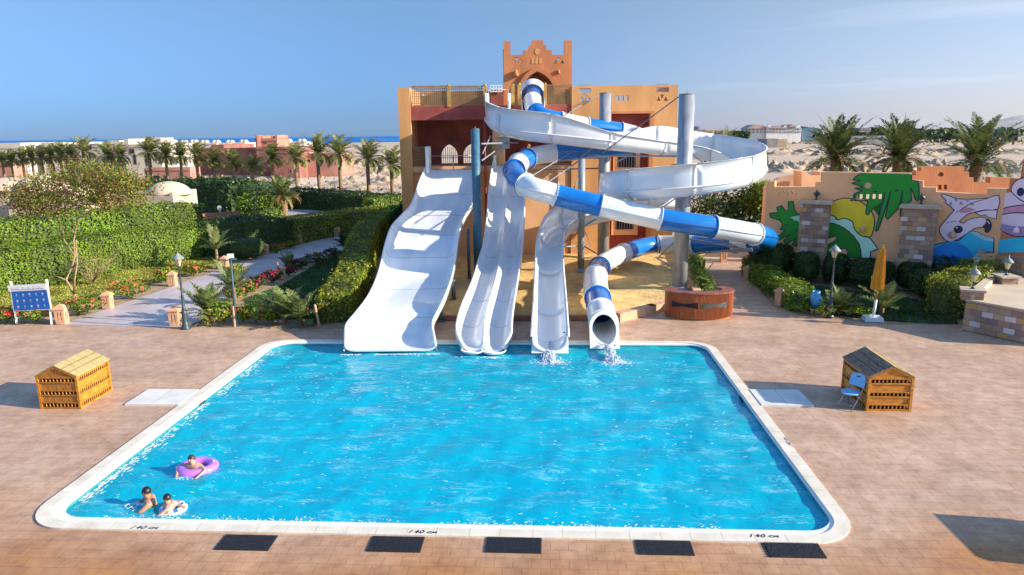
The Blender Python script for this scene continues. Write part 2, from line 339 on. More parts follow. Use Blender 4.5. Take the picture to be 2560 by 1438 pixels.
def sheen(M_):
    n = M_.node_tree.nodes; l = M_.node_tree.links; b = n['Principled BSDF']
    nz = n.new('ShaderNodeTexNoise'); nz.inputs['Scale'].default_value = .55; nz.inputs['Detail'].default_value = 9; nz.inputs['Roughness'].default_value = .7; g = [q for q in n if q.type == 'NEW_GEOMETRY'][0]; l.new(g.outputs['Position'], nz.inputs['Vector'])
    mr = n.new('ShaderNodeMapRange'); mr.inputs[1].default_value = .42; mr.inputs[2].default_value = .62; mr.inputs[3].default_value = .42; mr.inputs[4].default_value = .85; l.new(nz.outputs['Fac'], mr.inputs[0]); l.new(mr.outputs[0], b.inputs['Roughness'])
    src = b.inputs['Base Color'].links[0].from_socket; n2 = n.new('ShaderNodeTexNoise'); n2.inputs['Scale'].default_value = 3.3; n2.inputs['Detail'].default_value = 9; n2.inputs['Roughness'].default_value = .75; l.new(g.outputs['Position'], n2.inputs['Vector'])
    r2 = n.new('ShaderNodeValToRGB'); l.new(n2.outputs['Fac'], r2.inputs[0]); r2.color_ramp.elements[0].position = .30; r2.color_ramp.elements[1].position = .56; r2.color_ramp.elements[0].color = (.70, .64, .60, 1); r2.color_ramp.elements[1].color = (1.03, 1.03, 1.03, 1)
    mx = n.new('ShaderNodeMix'); mx.data_type = 'RGBA'; mx.blend_type = 'MULTIPLY'; mx.inputs[0].default_value = 1; l.new(src, mx.inputs[6]); l.new(r2.outputs[0], mx.inputs[7]); l.new(mx.outputs[2], b.inputs['Base Color'])
sheen(MT['deck'])          # footworn, unevenly cleaned tiles
warmstrip(MT['deck'])      # the trodden row of tiles along the near edge is rust coloured
MT['deck2'] = brickmat('path_paving', (.56, .49, .50), (.60, .53, .54), (.48, .42, .42), .22, .11, .006, rough=.4)  # lilac tint of sky-lit shade mixed into the paving colour
MT['stone'] = brickmat('mixed_stone_cladding', (.46, .33, .22), (.30, .20, .165), (.20, .14, .11), .46, .19, .008, frame='xz')
MT['stone_c'] = mat('cut_stone_cap', (.50, .40, .29), .85, .12, 3.)
MT['terrace'] = mat('beige_terrace_floor', (.56, .44, .30), .85, .08, 1.)
MT['tile'] = brickmat('teal_mosaic_band', (.02, .20, .26), (.03, .30, .30), (.10, .32, .34), .06, .06, .006, frame='xz', rough=.3, offset=0)
def stonemat(M_):                       # blocks of several stones: recolour each block by a cell noise
    n = M_.node_tree.nodes; l = M_.node_tree.links
    br = [q for q in n if q.type == 'TEX_BRICK'][0]
    src = br.inputs['Vector'].links[0].from_socket
    sp = n.new('ShaderNodeSeparateXYZ'); l.new(src, sp.inputs[0])
    def mth(op, a, b=None):
        q = n.new('ShaderNodeMath'); q.operation = op
        for i, v in enumerate((a, b)):
            if v is None: continue
            if isinstance(v, (int, float)): q.inputs[i].default_value = v
            else: l.new(v, q.inputs[i])
        return q.outputs[0]
    row = mth('FLOOR', mth('DIVIDE', sp.outputs[1], .19))
    par = mth('MULTIPLY', mth('SUBTRACT', 1.0, mth('FLOORED_MODULO', row, 2.0)), .23)
    cx = mth('FLOOR', mth('DIVIDE', mth('ADD', sp.outputs[0], par), .46))
    cb = n.new('ShaderNodeCombineXYZ'); l.new(cx, cb.inputs[0]); l.new(row, cb.inputs[1])
    wn = n.new('ShaderNodeTexWhiteNoise'); wn.noise_dimensions = '2D'; l.new(cb.outputs[0], wn.inputs['Vector'])
    rp = n.new('ShaderNodeValToRGB'); rp.color_ramp.interpolation = 'CONSTANT'; e = rp.color_ramp.elements
    cols = [(0, (.40, .27, .19)), (.25, (.33, .215, .17)), (.42, (.50, .36, .23)), (.58, (.26, .19, .17)), (.68, (.55, .35, .13)), (.78, (.62, .54, .50)), (.88, (.44, .30, .20)), (.95, (.68, .62, .60))]
    e[0].position = 0; e[0].color = (*cols[0][1], 1); e[1].position = cols[1][0]; e[1].color = (*cols[1][1], 1)
    for p, c in cols[2:]:
        q = e.new(p); q.color = (*c, 1)
    l.new(wn.outputs['Value'], rp.inputs[0]); l.new(rp.outputs[0], br.inputs['Color1']); l.new(rp.outputs[0], br.inputs['Color2'])
stonemat(MT['stone'])

# ================================================================== SETTING
def rrect(x0, y0, x1, y1, r, n=8):
    out = []
    for cx, cy, a0 in ((x1-r, y1-r, 0), (x0+r, y1-r, 90), (x0+r, y0+r, 180), (x1-r, y0+r, 270)):
        for k in range(n+1):
            a = R(a0+90*k/n); out.append((cx+r*math.cos(a), cy+r*math.sin(a)))
    return out
PX0, PY0, PX1, PY1 = -9.22, 10.36, 5.09, 21.6
outer = rrect(PX0, PY0, PX1, PY1, .86)
mid_ = rrect(PX0+.24, PY0+.22, PX1-.25, PY1-.2, .64)
inner = rrect(PX0+.42, PY0+.40, PX1-.29, PY1-.3, .54)
rev = lambda l: l[::-1]
WZ = -.08
# desert to the horizon
b = MB(); S = 14000
b.flat([[(-S, -400), (S, -400), (S, S), (-S, S)], rev(outer)], -.04)
struct(b.build('desert_ground', MT['desert']))
# deck
deckpoly = [(-60, -8), (40, -8), (40, 24.6)] + [tuple(P(*q)[:2]) for q in [(2230, 812), (2180, 808), (2080, 797), (2000, 788), (1935, 765), (1880, 715), (1862, 680), (1850, 650),
            (1790, 650), (1760, 690), (1780, 745), (1690, 765), (1540, 803), (1085, 803), (1085, 822), (800, 822), (640, 818), (470, 820), (440, 818), (150, 812), (0, 815)]] + [(-60, 23.0)]
b = MB(); b.flat([deckpoly, rev(outer)], 0.0); struct(b.build('pool_deck', MT['deck']))
# garden soil, lawns, path
def gp(*q): return [tuple(P(*a)[:2]) for a in q]
b = MB(); b.flat([[(-60, 22.5), (-19, 23.0)]+gp((640, 822), (1085, 822))+[(-3.5, 37.5), (-12, 60), (-60, 75)]], -.022); struct(b.build('garden_soil', MT['soil']))
b = MB(); b.flat([gp((1880, 640), (1880, 700), (1935, 765), (2000, 788), (2080, 797), (2180, 808), (2420, 830), (2500, 700), (2250, 700))], -.02); struct(b.build('garden_bed', MT['soil']))
b = MB(); b.flat([gp((-60, 815), (0, 790), (150, 772), (270, 745), (400, 702), (520, 672), (640, 634), (560, 612), (480, 618), (0, 700), (-400, 760))], -.008)
struct(b.build('lawn', MT['grass']))
b = MB(); b.flat([gp((630, 795), (800, 800), (880, 720), (905, 640), (880, 622), (800, 655), (700, 715), (610, 748))], -.008)
struct(b.build('lawn', MT['grass_shade']))
b = MB(); b.flat([gp((1960, 705), (2200, 735), (2380, 765), (2395, 812), (2180, 800), (2080, 785), (2000, 760))], -.008)
struct(b.build('lawn', MT['grass_shade']))
b = MB(); b.flat([gp((150, 812), (290, 765), (433, 716), (520, 684), (640, 646), (745, 606), (845, 592), (868, 600), (866, 628), (800, 645), (730, 672), (690, 692), (600, 727), (560, 752), (505, 800), (470, 816), (440, 818))], .006)
struct(b.build('garden_path', MT['deck2']))
b = MB(); b.flat([gp((560, 535), (700, 540), (900, 524), (880, 512), (760, 512), (640, 520))], .004)
struct(b.build('garden_path', MT['deck2']))
# sand pit
b = MB(); b.flat([gp((1085, 795), (1540, 795), (1665, 762), (1730, 735), (1725, 690), (1700, 632), (1130, 632), (1100, 700))], .03, 0)
sandpts = b
n_ = MB()
gx = np.linspace(-4.6, 6.0, 54); gy = np.linspace(24.6, 38.2, 60)
def inpoly(x, y, poly):
    c = False; j = len(poly)-1
    for i in range(len(poly)):
        xi, yi = poly[i]; xj, yj = poly[j]
        if (yi > y) != (yj > y) and x < (xj-xi)*(y-yi)/(yj-yi)+xi: c = not c
        j = i
    return c
sp = gp((1078, 793), (1540, 793), (1668, 761), (1726, 737), (1722, 690), (1700, 626), (1120, 626), (1080, 700))
vs = []
for y in gy:
    for x in gx:
        vs.append((x, y, .05+.025*math.sin(x*2.3+y)+.02*math.sin(y*3.1-x*1.7)+.015*math.sin(x*6+y*5)+rng.uniform(-.008, .008)))
NX = len(gx)
fs = [(j*NX+i, j*NX+i+1, (j+1)*NX+i+1, (j+1)*NX+i) for j in range(len(gy)-1) for i in range(NX-1) if inpoly((gx[i]+gx[i+1])/2, (gy[j]+gy[j+1])/2, sp)]
n_.add(vs, fs, 0, True); n_.flat([sp], .0)
struct(n_.build('sand_pit', MT['sand'], fixn=False))
# sea
b = MB(); zs = .15
b.flat([[tuple(P(u, 351.5-.0117*u+dv, zs)[:2]) for u, dv in ((-1500, 14), (-500, 16), (200, 18), (480, 17), (700, 16), (1000, 14.5), (1180, 11), (1330, 6))]+[(1500, 13900), (-13900, 13900), (-13900, 1800)]], zs)
seam = mat('sea_water', (.005, .16, .42), .8, .2, .004, spec=.06, tint=(.003, .11, .34), stretch=(.3, 1, 1)); struct(b.build('sea', seam))
for k, (a, c, lab) in enumerate((((900, 347.5), (1000, 347), 1), ((915, 350.5), (1000, 350), 1), ((700, 354), (770, 353.5), 1))):
    b = MB(); p0 = P(*a, zs+.3); p1 = P(*c, zs+.3)
    pts = [p0+(p1-p0)*t/8 for t in range(9)]
    b.flat([[(p[0], p[1]-6-4*math.sin(i*2.1)) for i, p in enumerate(pts)]+[(p[0], p[1]+12+9*math.sin(i*1.7+k)) for i, p in enumerate(pts)][::-1]], zs+.3)
    tag(b.build('surf_line', MT['foam_or_glint']), kind='stuff')
# hills on the right
def ridge(name, pxs, wd, base, mt):
    b = MB(); vs = []
    for i, (u, v) in enumerate(pxs):
        p = W(u, v, wd); q = W(u, v, wd*.93)
        vs += [(q[0], q[1], base), ((p[0]+q[0])/2, (p[1]+q[1])/2, base+(p[2]-base)*.55), (p[0], p[1], max(p[2], base)), (p[0]*1.1, p[1]*1.1, base)]
    for i in range(len(pxs)-1):
        for k in range(3): b.add([], []); b.f.append((i*4+k, i*4+4+k, i*4+5+k, i*4+1+k)); b.m.append(0); b.sm.append(True)
    b.v = [tuple(float(c) for c in q) for q in vs]
    return struct(b.build(name, mt))
ridge('hill', [(2395, 322), (2430, 314), (2470, 306), (2500, 300), (2530, 292), (2552, 288), (2600, 290), (2660, 296), (2750, 300), (2900, 318)], 5200, -5, MT['hazehill'])
# pool
def ringmesh(name, A, B, za, zb, mt):
    b = MB(); n = len(A); b.add([(x, y, za) for x, y in A]+[(x, y, zb) for x, y in B], [(i, (i+1) % n, n+(i+1) % n, n+i) for i in range(n)]); return b.build(name, mt)
pool = thing('pool', 'rectangular blue swimming pool with rounded corners and cream stone coping', 'swimming pool', (-2, 16, 0)); off = Vector((2, -16, 0))
def pp(o, par=pool):
    o.parent = par; o.matrix_parent_inverse = Matrix.Translation(-Vector(par.location)); return o
b = MB(); n = len(outer)
b.add([(x, y, -.03) for x, y in outer]+[(x, y, .03) for x, y in outer]+[(x, y, .03) for x, y in mid_]+[(x, y, -.05) for x, y in mid_],
      [(k*n+i, k*n+(i+1) % n, (k+1)*n+(i+1) % n, (k+1)*n+i) for k in range(3) for i in range(n)])
copb = b
b = MB(); ledgeo = mid_
b.add([(x, y, .008) for x, y in mid_]+[(x, y, .0) for x, y in inner]+[(x, y, -.03) for x, y in inner], [(k*n+i, k*n+(i+1) % n, (k+1)*n+(i+1) % n, (k+1)*n+i) for k in range(2) for i in range(n)])
pp(b.build('overflow_ledge', MT['ledge']))
b = MB(); b.add([(x, y, -.03) for x, y in inner]+[(x, y, -.34) for x, y in inner], [(i, (i+1) % n, n+(i+1) % n, n+i) for i in range(n)])
pp(b.build('tile_band', MT['tile']))
bas = brickmat('pool_floor_mosaic', (.05, .72, .88), (.06, .75, .90), (.04, .64, .84), .3, .3, .01, rough=.5, offset=0, stain=(.9, .95, .96), bump=0)
b = MB(); b.add([(x, y, -.34) for x, y in inner]+[(x, y, -1.4) for x, y in inner], [(i, (i+1) % n, n+(i+1) % n, n+i) for i in range(n)]); b.flat([inner], -1.4)
pp(b.build('basin', bas))
# joints of the coping stones
b = copb
x = PX0+1.2
while x < PX1-1: b.box((x, PY0+.13, .0305), (.008, .26, .002), mat=1); b.box((x+.2, PY1-.1, .0305), (.008, .2, .002), mat=1); x += .52+rng.uniform(-.04, .04)
y = PY0+1.2
while y < PY1-1: b.box((PX0+.13, y, .0305), (.26, .008, .002), mat=1); b.box((PX1-.13, y, .0305), (.26, .008, .002), mat=1); y += .52
pp(b.build('coping', [MT['coping'], MT['stone_c']]))
# water surface
wm = bpy.data.materials.new('pool_water'); wm.use_nodes = True; n = wm.node_tree.nodes; l = wm.node_tree.links; n.remove(n['Principled BSDF'])
g = n.new('ShaderNodeNewGeometry'); mp = n.new('ShaderNodeMapping'); mp.inputs['Scale'].default_value = (.8, 1.5, 1); mp.inputs['Rotation'].default_value = (0, 0, .25); l.new(g.outputs['Position'], mp.inputs[0])
n1 = n.new('ShaderNodeTexNoise'); n1.inputs['Scale'].default_value = 3.6; n1.inputs['Detail'].default_value = 5; n1.inputs['Distortion'].default_value = .8; l.new(mp.outputs[0], n1.inputs['Vector'])
bp = n.new('ShaderNodeBump'); bp.inputs['Strength'].default_value = .6; bp.inputs['Distance'].default_value = .045; l.new(n1.outputs['Fac'], bp.inputs['Height'])
tr = n.new('ShaderNodeBsdfTransparent'); tr.inputs[0].default_value = (.25, .93, .99, 1)
rf = n.new('ShaderNodeBsdfRefraction'); rf.inputs['IOR'].default_value = 1.33; rf.inputs['Color'].default_value = (.10, .80, .97, 1); l.new(bp.outputs[0], rf.inputs['Normal'])
gl = n.new('ShaderNodeBsdfGlossy'); gl.inputs['Roughness'].default_value = .05; l.new(bp.outputs[0], gl.inputs['Normal'])
fr = n.new('ShaderNodeFresnel'); fr.inputs['IOR'].default_value = 1.24; l.new(bp.outputs[0], fr.inputs['Normal'])
df = n.new('ShaderNodeBsdfDiffuse'); df.inputs[0].default_value = (.0, .76, .98, 1); l.new(bp.outputs[0], df.inputs['Normal'])
m1 = n.new('ShaderNodeMixShader'); m1.inputs[0].default_value = .15; l.new(tr.outputs[0], m1.inputs[1]); l.new(rf.outputs[0], m1.inputs[2])
m3 = n.new('ShaderNodeMixShader'); m3.inputs[0].default_value = .42; l.new(m1.outputs[0], m3.inputs[1]); l.new(df.outputs[0], m3.inputs[2])
m2 = n.new('ShaderNodeMixShader'); l.new(fr.outputs[0], m2.inputs[0]); l.new(m3.outputs[0], m2.inputs[1]); l.new(gl.outputs[0], m2.inputs[2])
mpa = n.new('ShaderNodeMapping'); mpa.inputs['Scale'].default_value = (1., 2.6, 1); mpa.inputs['Rotation'].default_value = (0, 0, .22); l.new(g.outputs['Position'], mpa.inputs[0])
na = n.new('ShaderNodeTexNoise'); na.inputs['Scale'].default_value = 2.6; na.inputs['Detail'].default_value = 4; na.inputs['Roughness'].default_value = .62; na.inputs['Distortion'].default_value = 1.4; l.new(mpa.outputs[0], na.inputs['Vector'])
def wm_(op, a, b_=None):
    q = n.new('ShaderNodeMath'); q.operation = op
    for i_, v_ in enumerate((a, b_)):
        if v_ is None: continue
        if isinstance(v_, (int, float)): q.inputs[i_].default_value = v_
        else: l.new(v_, q.inputs[i_])
    return q.outputs[0]
rid = wm_('POWER', wm_('SUBTRACT', 1.0, wm_('MULTIPLY', wm_('ABSOLUTE', wm_('SUBTRACT', na.outputs['Fac'], .5)), 9.0)), 3.0)
nb = n.new('ShaderNodeTexNoise'); nb.inputs['Scale'].default_value = .9; nb.inputs['Detail'].default_value = 5; nb.inputs['Roughness'].default_value = .7; l.new(mpa.outputs[0], nb.inputs['Vector'])
gate = n.new('ShaderNodeMapRange'); gate.inputs[1].default_value = .52; gate.inputs[2].default_value = .74; l.new(nb.outputs['Fac'], gate.inputs[0])
glint = wm_('MULTIPLY', wm_('MAXIMUM', rid, 0.0), wm_('MULTIPLY', gate.outputs[0], .75)); glint_c = n.new('ShaderNodeClamp'); l.new(glint, glint_c.inputs[0])  # pale streaks painted into the surface as sky and sun glints
da = n.new('ShaderNodeBsdfDiffuse'); da.inputs[0].default_value = (.50, .88, .96, 1); l.new(bp.outputs[0], da.inputs['Normal'])
m4 = n.new('ShaderNodeMixShader'); l.new(glint_c.outputs[0], m4.inputs[0]); l.new(m2.outputs[0], m4.inputs[1]); l.new(da.outputs[0], m4.inputs[2])
l.new(m4.outputs[0], n['Material Output'].inputs[0])
# broad drifts of clearer and cloudier water
nd = n.new('ShaderNodeTexNoise'); nd.inputs['Scale'].default_value = .45; nd.inputs['Detail'].default_value = 6; nd.inputs['Roughness'].default_value = .65; l.new(g.outputs['Position'], nd.inputs['Vector'])
rd = n.new('ShaderNodeValToRGB'); l.new(nd.outputs['Fac'], rd.inputs[0]); rd.color_ramp.elements[0].position = .36; rd.color_ramp.elements[1].position = .62
rd.color_ramp.elements[0].color = (.0, .70, .89, 1); rd.color_ramp.elements[1].color = (.0, .79, .93, 1); l.new(rd.outputs[0], df.inputs[0])
ins = rrect(PX0+.40, PY0+.38, PX1-.27, PY1-.28, .56)
gx = np.arange(PX0+.3, PX1-.2, .075); gy = np.arange(PY0+.3, PY1-.2, .075)
X, Y = np.meshgrid(gx, gy)
Z = np.full_like(X, WZ); wr = np.random.default_rng(5)
for k_ in range(26):
    th_ = wr.normal(.35, .75)+math.pi/2; lam = wr.uniform(.28, 1.7); am = .0034*lam**.9; kx, ky = 2*math.pi/lam*math.cos(th_), 2*math.pi/lam*math.sin(th_)
    Z += am*np.sin(kx*X+ky*Y+wr.uniform(0, 6.3)+1.1*np.sin(X*wr.uniform(.2, .6)+wr.uniform(0, 6))+1.1*np.sin(Y*wr.uniform(.2, .6)+wr.uniform(0, 6)))
NX = len(gx); b = MB()
fs = [(j*NX+i, j*NX+i+1, (j+1)*NX+i+1, (j+1)*NX+i) for j in range(len(gy)-1) for i in range(NX-1) if inpoly(gx[i]+.037, gy[j]+.037, ins)]
b.add(np.stack([X.ravel(), Y.ravel(), Z.ravel()], 1).tolist(), fs, 0, True)
struct(b.build('pool_water', wm, fixn=False))
# floor markings
def stroke(b, pts, wd, z, t=.003):
    for p, q in zip(pts[:-1], pts[1:]):
        p = Vector(p); q = Vector(q); d = q-p; L = d.length
        b.box(((p.x+q.x)/2, (p.y+q.y)/2, z), (L+wd*.7, wd, t), math.atan2(d.y, d.x))
def gly(ch):
    return {'1': [[(.1, 0), (.3, 1)]], '4': [[(.55, 1), (.1, .35), (.85, .35)], [(.65, .75), (.5, 0)]], '0': [[(.45, 1), (.15, .65), (.15, .25), (.4, 0), (.7, .2), (.8, .65), (.5, 1)]],
            'c': [[(.8, .55), (.4, .65), (.1, .35), (.35, .08), (.8, .12)]], 'm': [[(0, .05), (.2, .6), (.45, .2), (.75, .65), (.85, 0)]]}[ch]
def hand(name, label, org, h, wd, rot, par=None, text='140 cm', z=.05, mt='ink', sp_=.95):
    b = MB(); x0 = 0; c, s = math.cos(rot), math.sin(rot)
    for ch in text:
        if ch == ' ': x0 += .5*h; continue
        for st in gly(ch):
            pts = [(x0+a*h+k_*h*.25, k_*h) for a, k_ in st]
            stroke(b, [(org[0]+c*a-s*d, org[1]+s*a+c*d) for a, d in pts], wd, z)
        x0 += sp_*h
    o = b.build(name, MT[mt]); o['label'] = label; return pp(o, pool)
for (u, v, lab) in ((326, 1322, 'handwritten dark blue 140 cm on the left of the near coping'), (1022, 1333, 'handwritten dark blue 140 cm in the middle of the near coping'), (1876, 1343, 'handwritten dark blue 140 cm on the right of the near coping')):
    p = P(u, v, .03); hand('depth_mark', lab, (p[0], p[1]), .088, .014, 0, z=.034)
p = P(1978, 1117, .03); hand('depth_mark', 'faded handwritten 140 cm on the right hand coping', (p[0]+.05, p[1]), .085, .008, R(92), z=.034)
b = MB()
def fl(u, v): p = P(u, v, -1.37); return (p[0], p[1])
for pts in ([(1937, 1128), (1943, 1126), (1942, 1134), (1938, 1134), (1937, 1128)], [(1956, 1149), (1962, 1150), (1962, 1160)], [(1972, 1183), (1974, 1174), (1978, 1178), (1973, 1183)], [(1979, 1187), (1983, 1184)], [(1989, 1199), (1993, 1207), (1999, 1210)], [(1993, 1198), (1998, 1208), (1997, 1199)]):
    stroke(b, [fl(*q) for q in pts], .035, -1.385)
pp(b.build('floor_digits', MT['p_blue']))
# skimmers
for u, v, w2 in ((474, 1012, 0), (1866, 1002, 1)):
    p = P(u, v, -.1); X_ = PX0+.425 if not w2 else PX1-.295
    b = MB(); b.b3((X_-.01, p[1]-.14, -.14), (X_+.012 if not w2 else X_-.02, p[1]+.14, -.02)); pp(b.build('skimmer', MT['dark']))
# pale concrete slabs beside the pool
for (a, c, lab) in (((-10.6, 15.9), (PX0-.01, 16.95), 'pale concrete cover slab on the deck between left wooden box and pool'), ((PX1+.01, 16.2), (6.34, 17.28), 'pale concrete cover slab on the deck between pool and right wooden box')):
    b = MB(); b.b3((a[0], a[1], -.01), (c[0], c[1], .045)); xm = a[0]+(c[0]-a[0])*.5
    o = b.build('cover_slab', MT['slab']); tag(o, lab, 'slab')
    b = MB(); b.b3((xm-.008, a[1]+.01, .04), (xm+.008, c[1]-.01, .0465)); b.build('joint', MT['stone_c'], o)
# rubber mats
for k, (x0, x1, y0, lab) in enumerate(((-5.42, -4.53, 9.86, 'leftmost black rubber mat, below the left 140 cm mark'), (-2.94, -2.07, 9.9, 'second black rubber mat from the left, just left of the middle 140 cm mark'),
        (-1.04, -.14, 9.94, 'middle black rubber mat, right of the middle 140 cm mark'), (1.38, 2.27, 9.97, 'fourth black rubber mat from the left on the near deck'), (3.44, 4.30, 9.97, 'rightmost black rubber mat, ragged at its left edge'))):
    b = MB(); b.b3((x0, y0, .003), (x1, y0+.43, .016))
    if k == 4:
        for j in range(9): b.b3((x0-.06, y0+.01+j*.046, .003), (x0-.002, y0+.03+j*.046, .012))
    nx, ny = 30, 12
    for i in range(nx):
        for j in range(ny):
            b.box((x0+.02+(x1-x0-.04)*i/(nx-1), y0+.02+.39*j/(ny-1), .021), (.018, .02, .012), taper=.6)
    tag(b.build('rubber_mat', MT['black']), lab, 'mat', 'rubber mats along the near side of the pool')
# foam
def foam_or_glint(b, x, y, s, z=WZ+.012, e=1., rot=0):
    n = rng.randint(6, 9); ph = rng.random()*6
    pts = []
    for i in range(n):
        a = 2*math.pi*i/n; r = s*rng.uniform(.35, 1.1)
        xx, yy = r*math.cos(a)*e, r*math.sin(a); pts.append((x+xx*math.cos(rot)-yy*math.sin(rot), y+xx*math.sin(rot)+yy*math.cos(rot), z))
    b.add(pts+[(x, y, z+s*.25)], [(i, (i+1) % n, n) for i in range(n)], 0, True)
b = MB()
for _ in range(1900):
    x = rng.uniform(PX0+.9, PX1-2.2)
    d = abs(rng.gauss(0, .085)); dens = .5+.5*math.sin(x*1.7)*math.sin(x*.6+1)
    if rng.random() > .25+.75*dens: continue
    foam_or_glint(b, x, PY0+.42+d, rng.uniform(.008, .024)*(1.2 if d < .05 else .8), e=rng.uniform(1, 2.2), rot=rng.uniform(-.8, .8))
for _ in range(700):          # overflow water along the left edge
    y = rng.uniform(PY0+1, PY1-1); foam_or_glint(b, PX0+.46+abs(rng.gauss(0, .12)), y, rng.uniform(.006, .02), e=rng.uniform(2, 5), rot=rng.uniform(.9, 1.7))
tag(b.build('edge_foam', MT['foam_or_glint']), kind='stuff')
b = MB()
for _ in range(1100):         # white flecks standing in for sun glints on the ripples
    x = rng.uniform(PX0+.6, PX1-.6); y = rng.uniform(PY0+.5, PY1-1.2)
    k = (math.sin(x*.8+1.1*math.sin(y*.7))+math.sin(y*1.3+x*.4))*.5
    if rng.random() > .35+.5*k or x > PX1-1.7+rng.random() : continue
    foam_or_glint(b, x, y, rng.uniform(.004, .011)*(1+.3*(y-10)/10), z=WZ+.022, e=rng.uniform(2, 7), rot=rng.uniform(-.35, .5))
tag(b.build('wave_sparkle', MT['foam_or_glint']), kind='stuff')

# ================================================================== SLIDE TOWER BUILDING
D0 = 37.9
aC, _ = Q(1345, 400, D0)
bl = thing('tower_building', 'orange slide tower building with stepped gable, pointed arch and lattice balustrades', 'building', (cy_*aC-sy_*D0, sy_*aC+cy_*D0, 0), YAW)
BINV = Matrix.Translation((-aC, -D0, 0))
def bpart(b, name, mt=None, par=None, root=None):
    o = b.build(name, mt); o.parent = par or bl
    o.matrix_parent_inverse = BINV if par is None else Matrix.Identity(4)
    if par is not None: o.matrix_parent_inverse = Matrix.Identity(4)
    return o
def q(u, v, D=D0): return Q(u, v, D)
A = lambda u, v=300, D=D0: Q(u, v, D)[0]
Zz = lambda v, u=1345, D=D0: Q(u, v, D)[1]
aL0, aL1 = A(998, 330), A(1028, 330)
zroof = Zz(265, 1120); zpar = Zz(218, 1120); zbeam = Zz(300, 1120); zplat = Zz(414, 1120)
zR = Zz(214, 1560); aR0, aR1 = A(1429, 300), A(1692, 300)
aT0, aT1 = A(1259, 180, D0+3), A(1430, 180, D0+3)
# left pier / side wall
b = MB(); b.b3((aL0, D0, 0), (aL1, D0+7, Zz(220, 1012))); bpart(b, 'pier', MT['stucco'])
# terrace slab + red beam
b = MB(); b.b3((aL1, D0+.06, zbeam), (aR0, D0+.5, zroof)); bpart(b, 'beam', MT['stucco_r'])
b = MB(); b.b3((aL1, D0+.5, zroof-.35), (aR0, D0+6.9, zroof-.02)); bpart(b, 'terrace_slab', MT['stucco_p'])
# platform slab
b = MB(); b.b3((aL1, D0+.1, zplat-.35), (aR0-.02, D0+4, zplat-.05)); bpart(b, 'platform_slab', MT['stucco_w'])
# lower walls under the platform
aM = A(1235, 500)
b = MB(); b.b3((aL1, D0+.35, 0), (aM, D0+.75, zplat-.36)); bpart(b, 'lower_wall', MT['stucco_w'])
b = MB(); b.b3((aM, D0+.2, 0), (aR0-.02, D0+.6, zplat-.36)); b.b3((A(1395, 500), D0+.08, 0), (A(1420, 500), D0+.2, zplat-.4)); bpart(b, 'lower_wall', MT['stucco_w'])
# back wall of the loggia with pointed openings
def arch(a0, a1, z0, z1, n=6):
    c = (a0+a1)/2; hw = (a1-a0)/2; zs_ = z0+(z1-z0)*.42; out = [(a0, z0), (a1, z0)]
    A_ = [(-hw*.85+hw*1.85*math.cos(R(62.6*k/n)), (z1-zs_)*math.sin(R(62.6*k/n))/math.sin(R(62.6))) for k in range(n+1)]
    for x, z in A_[:-1]: out.append((c+x, zs_+z))
    out.append((c, z1))
    for x, z in A_[:-1][::-1]: out.append((c-x, zs_+z))
    return out
DB = D0+2.6
arches = []
for u0, u1 in ((1103, 1144), (1158, 1198)):
    arches.append(arch(A(u0, 390, DB), A(u1, 390, DB), Zz(409, 1120, DB), Zz(361, 1120, DB)))
b = MB(); b.prism([[(aL1, 0), (aR0, 0), (aR0, zroof-.4), (aL1, zroof-.4)]]+arches, lambda x, z, d: (x, DB+d, z), .3)
bpart(b, 'loggia_wall', MT['stucco_in'])
for ar in arches:
    b = MB(); a0, a1 = ar[0][0], ar[1][0]
    for k in range(1, 8): x = a0+(a1-a0)*k/8; b.b3((x-.012, DB+.12, ar[0][1]), (x+.012, DB+.15, ar[0][1]+.9))
    b.b3((a0, DB+.151, ar[0][1]+.3), (a1, DB+.165, ar[0][1]+.33)); bpart(b, 'window_grille', MT['steel_d'])
# lattice
def lattice(b, a0, a1, z0, z1, D, nx, nz, t=.035, fr=.05):
    for k in range(nx+1): x = a0+(a1-a0)*k/nx; b.b3((x-t/2, D, z0), (x+t/2, D+.03, z1))
    for k in range(nz+1): z = z0+(z1-z0)*k/nz; b.b3((a0, D-.012, z-t/2), (a1, D+.018, z+t/2))
def panel(u0, u1, v0, v1, D, nx, nz, name='lattice_panel', t=.04):
    a0, z1 = Q(u0, v0, D); a1, z0 = Q(u1, v1, D); b = MB()
    lattice(b, a0, a1, z0, z1, D, nx, nz, t); b.b3((a0, D-.03, z1-.04), (a1, D+.05, z1+.04)); b.b3((a0, D-.03, z0-.03), (a1, D+.05, z0+.04))
    return bpart(b, name, MT['lattice'])
panel(1030, 1117, 217, 264, D0+.1, 17, 8); panel(1124, 1210, 217, 264, D0+.1, 17, 8)
panel(1284, 1293, 215, 262, D0+.1, 2, 8); panel(1366, 1428, 214, 262, D0+.1, 14, 9)
panel(1034, 1072, 369, 414, D0+.2, 8, 9); panel(1218, 1234, 366, 412, D0+.2, 4, 9); panel(1326, 1424, 387, 420, D0+.2, 20, 6)
for u, v0, v1, nm in ((1120.5, 215, 268, 0), (1212, 214, 268, 0), (1282, 214, 264, 0), (1298, 212, 264, 0), (1363, 211, 264, 0), (1233, 363, 416, 0), (1322, 365, 420, 0)):
    a_, z1 = Q(u, v0, D0); _, z0 = Q(u, v1, D0); b = MB(); b.b3((a_-.09, D0+.02, z0), (a_+.09, D0+.2, z1)); b.lathe([(.1, 0), (.08, .05), (.02, .1), (0, .11)], (a_, D0+.11, z1), 8, 0)
    bpart(b, 'balustrade_post', MT['wood_post'])
b = MB(); b.b3((aL1, D0+6.7, zroof-.02), (prof0 if 0 else aT0-.02, D0+6.95, Q(1120, 229, D0+6.7)[1])); bpart(b, 'rear_parapet', MT['stucco'])
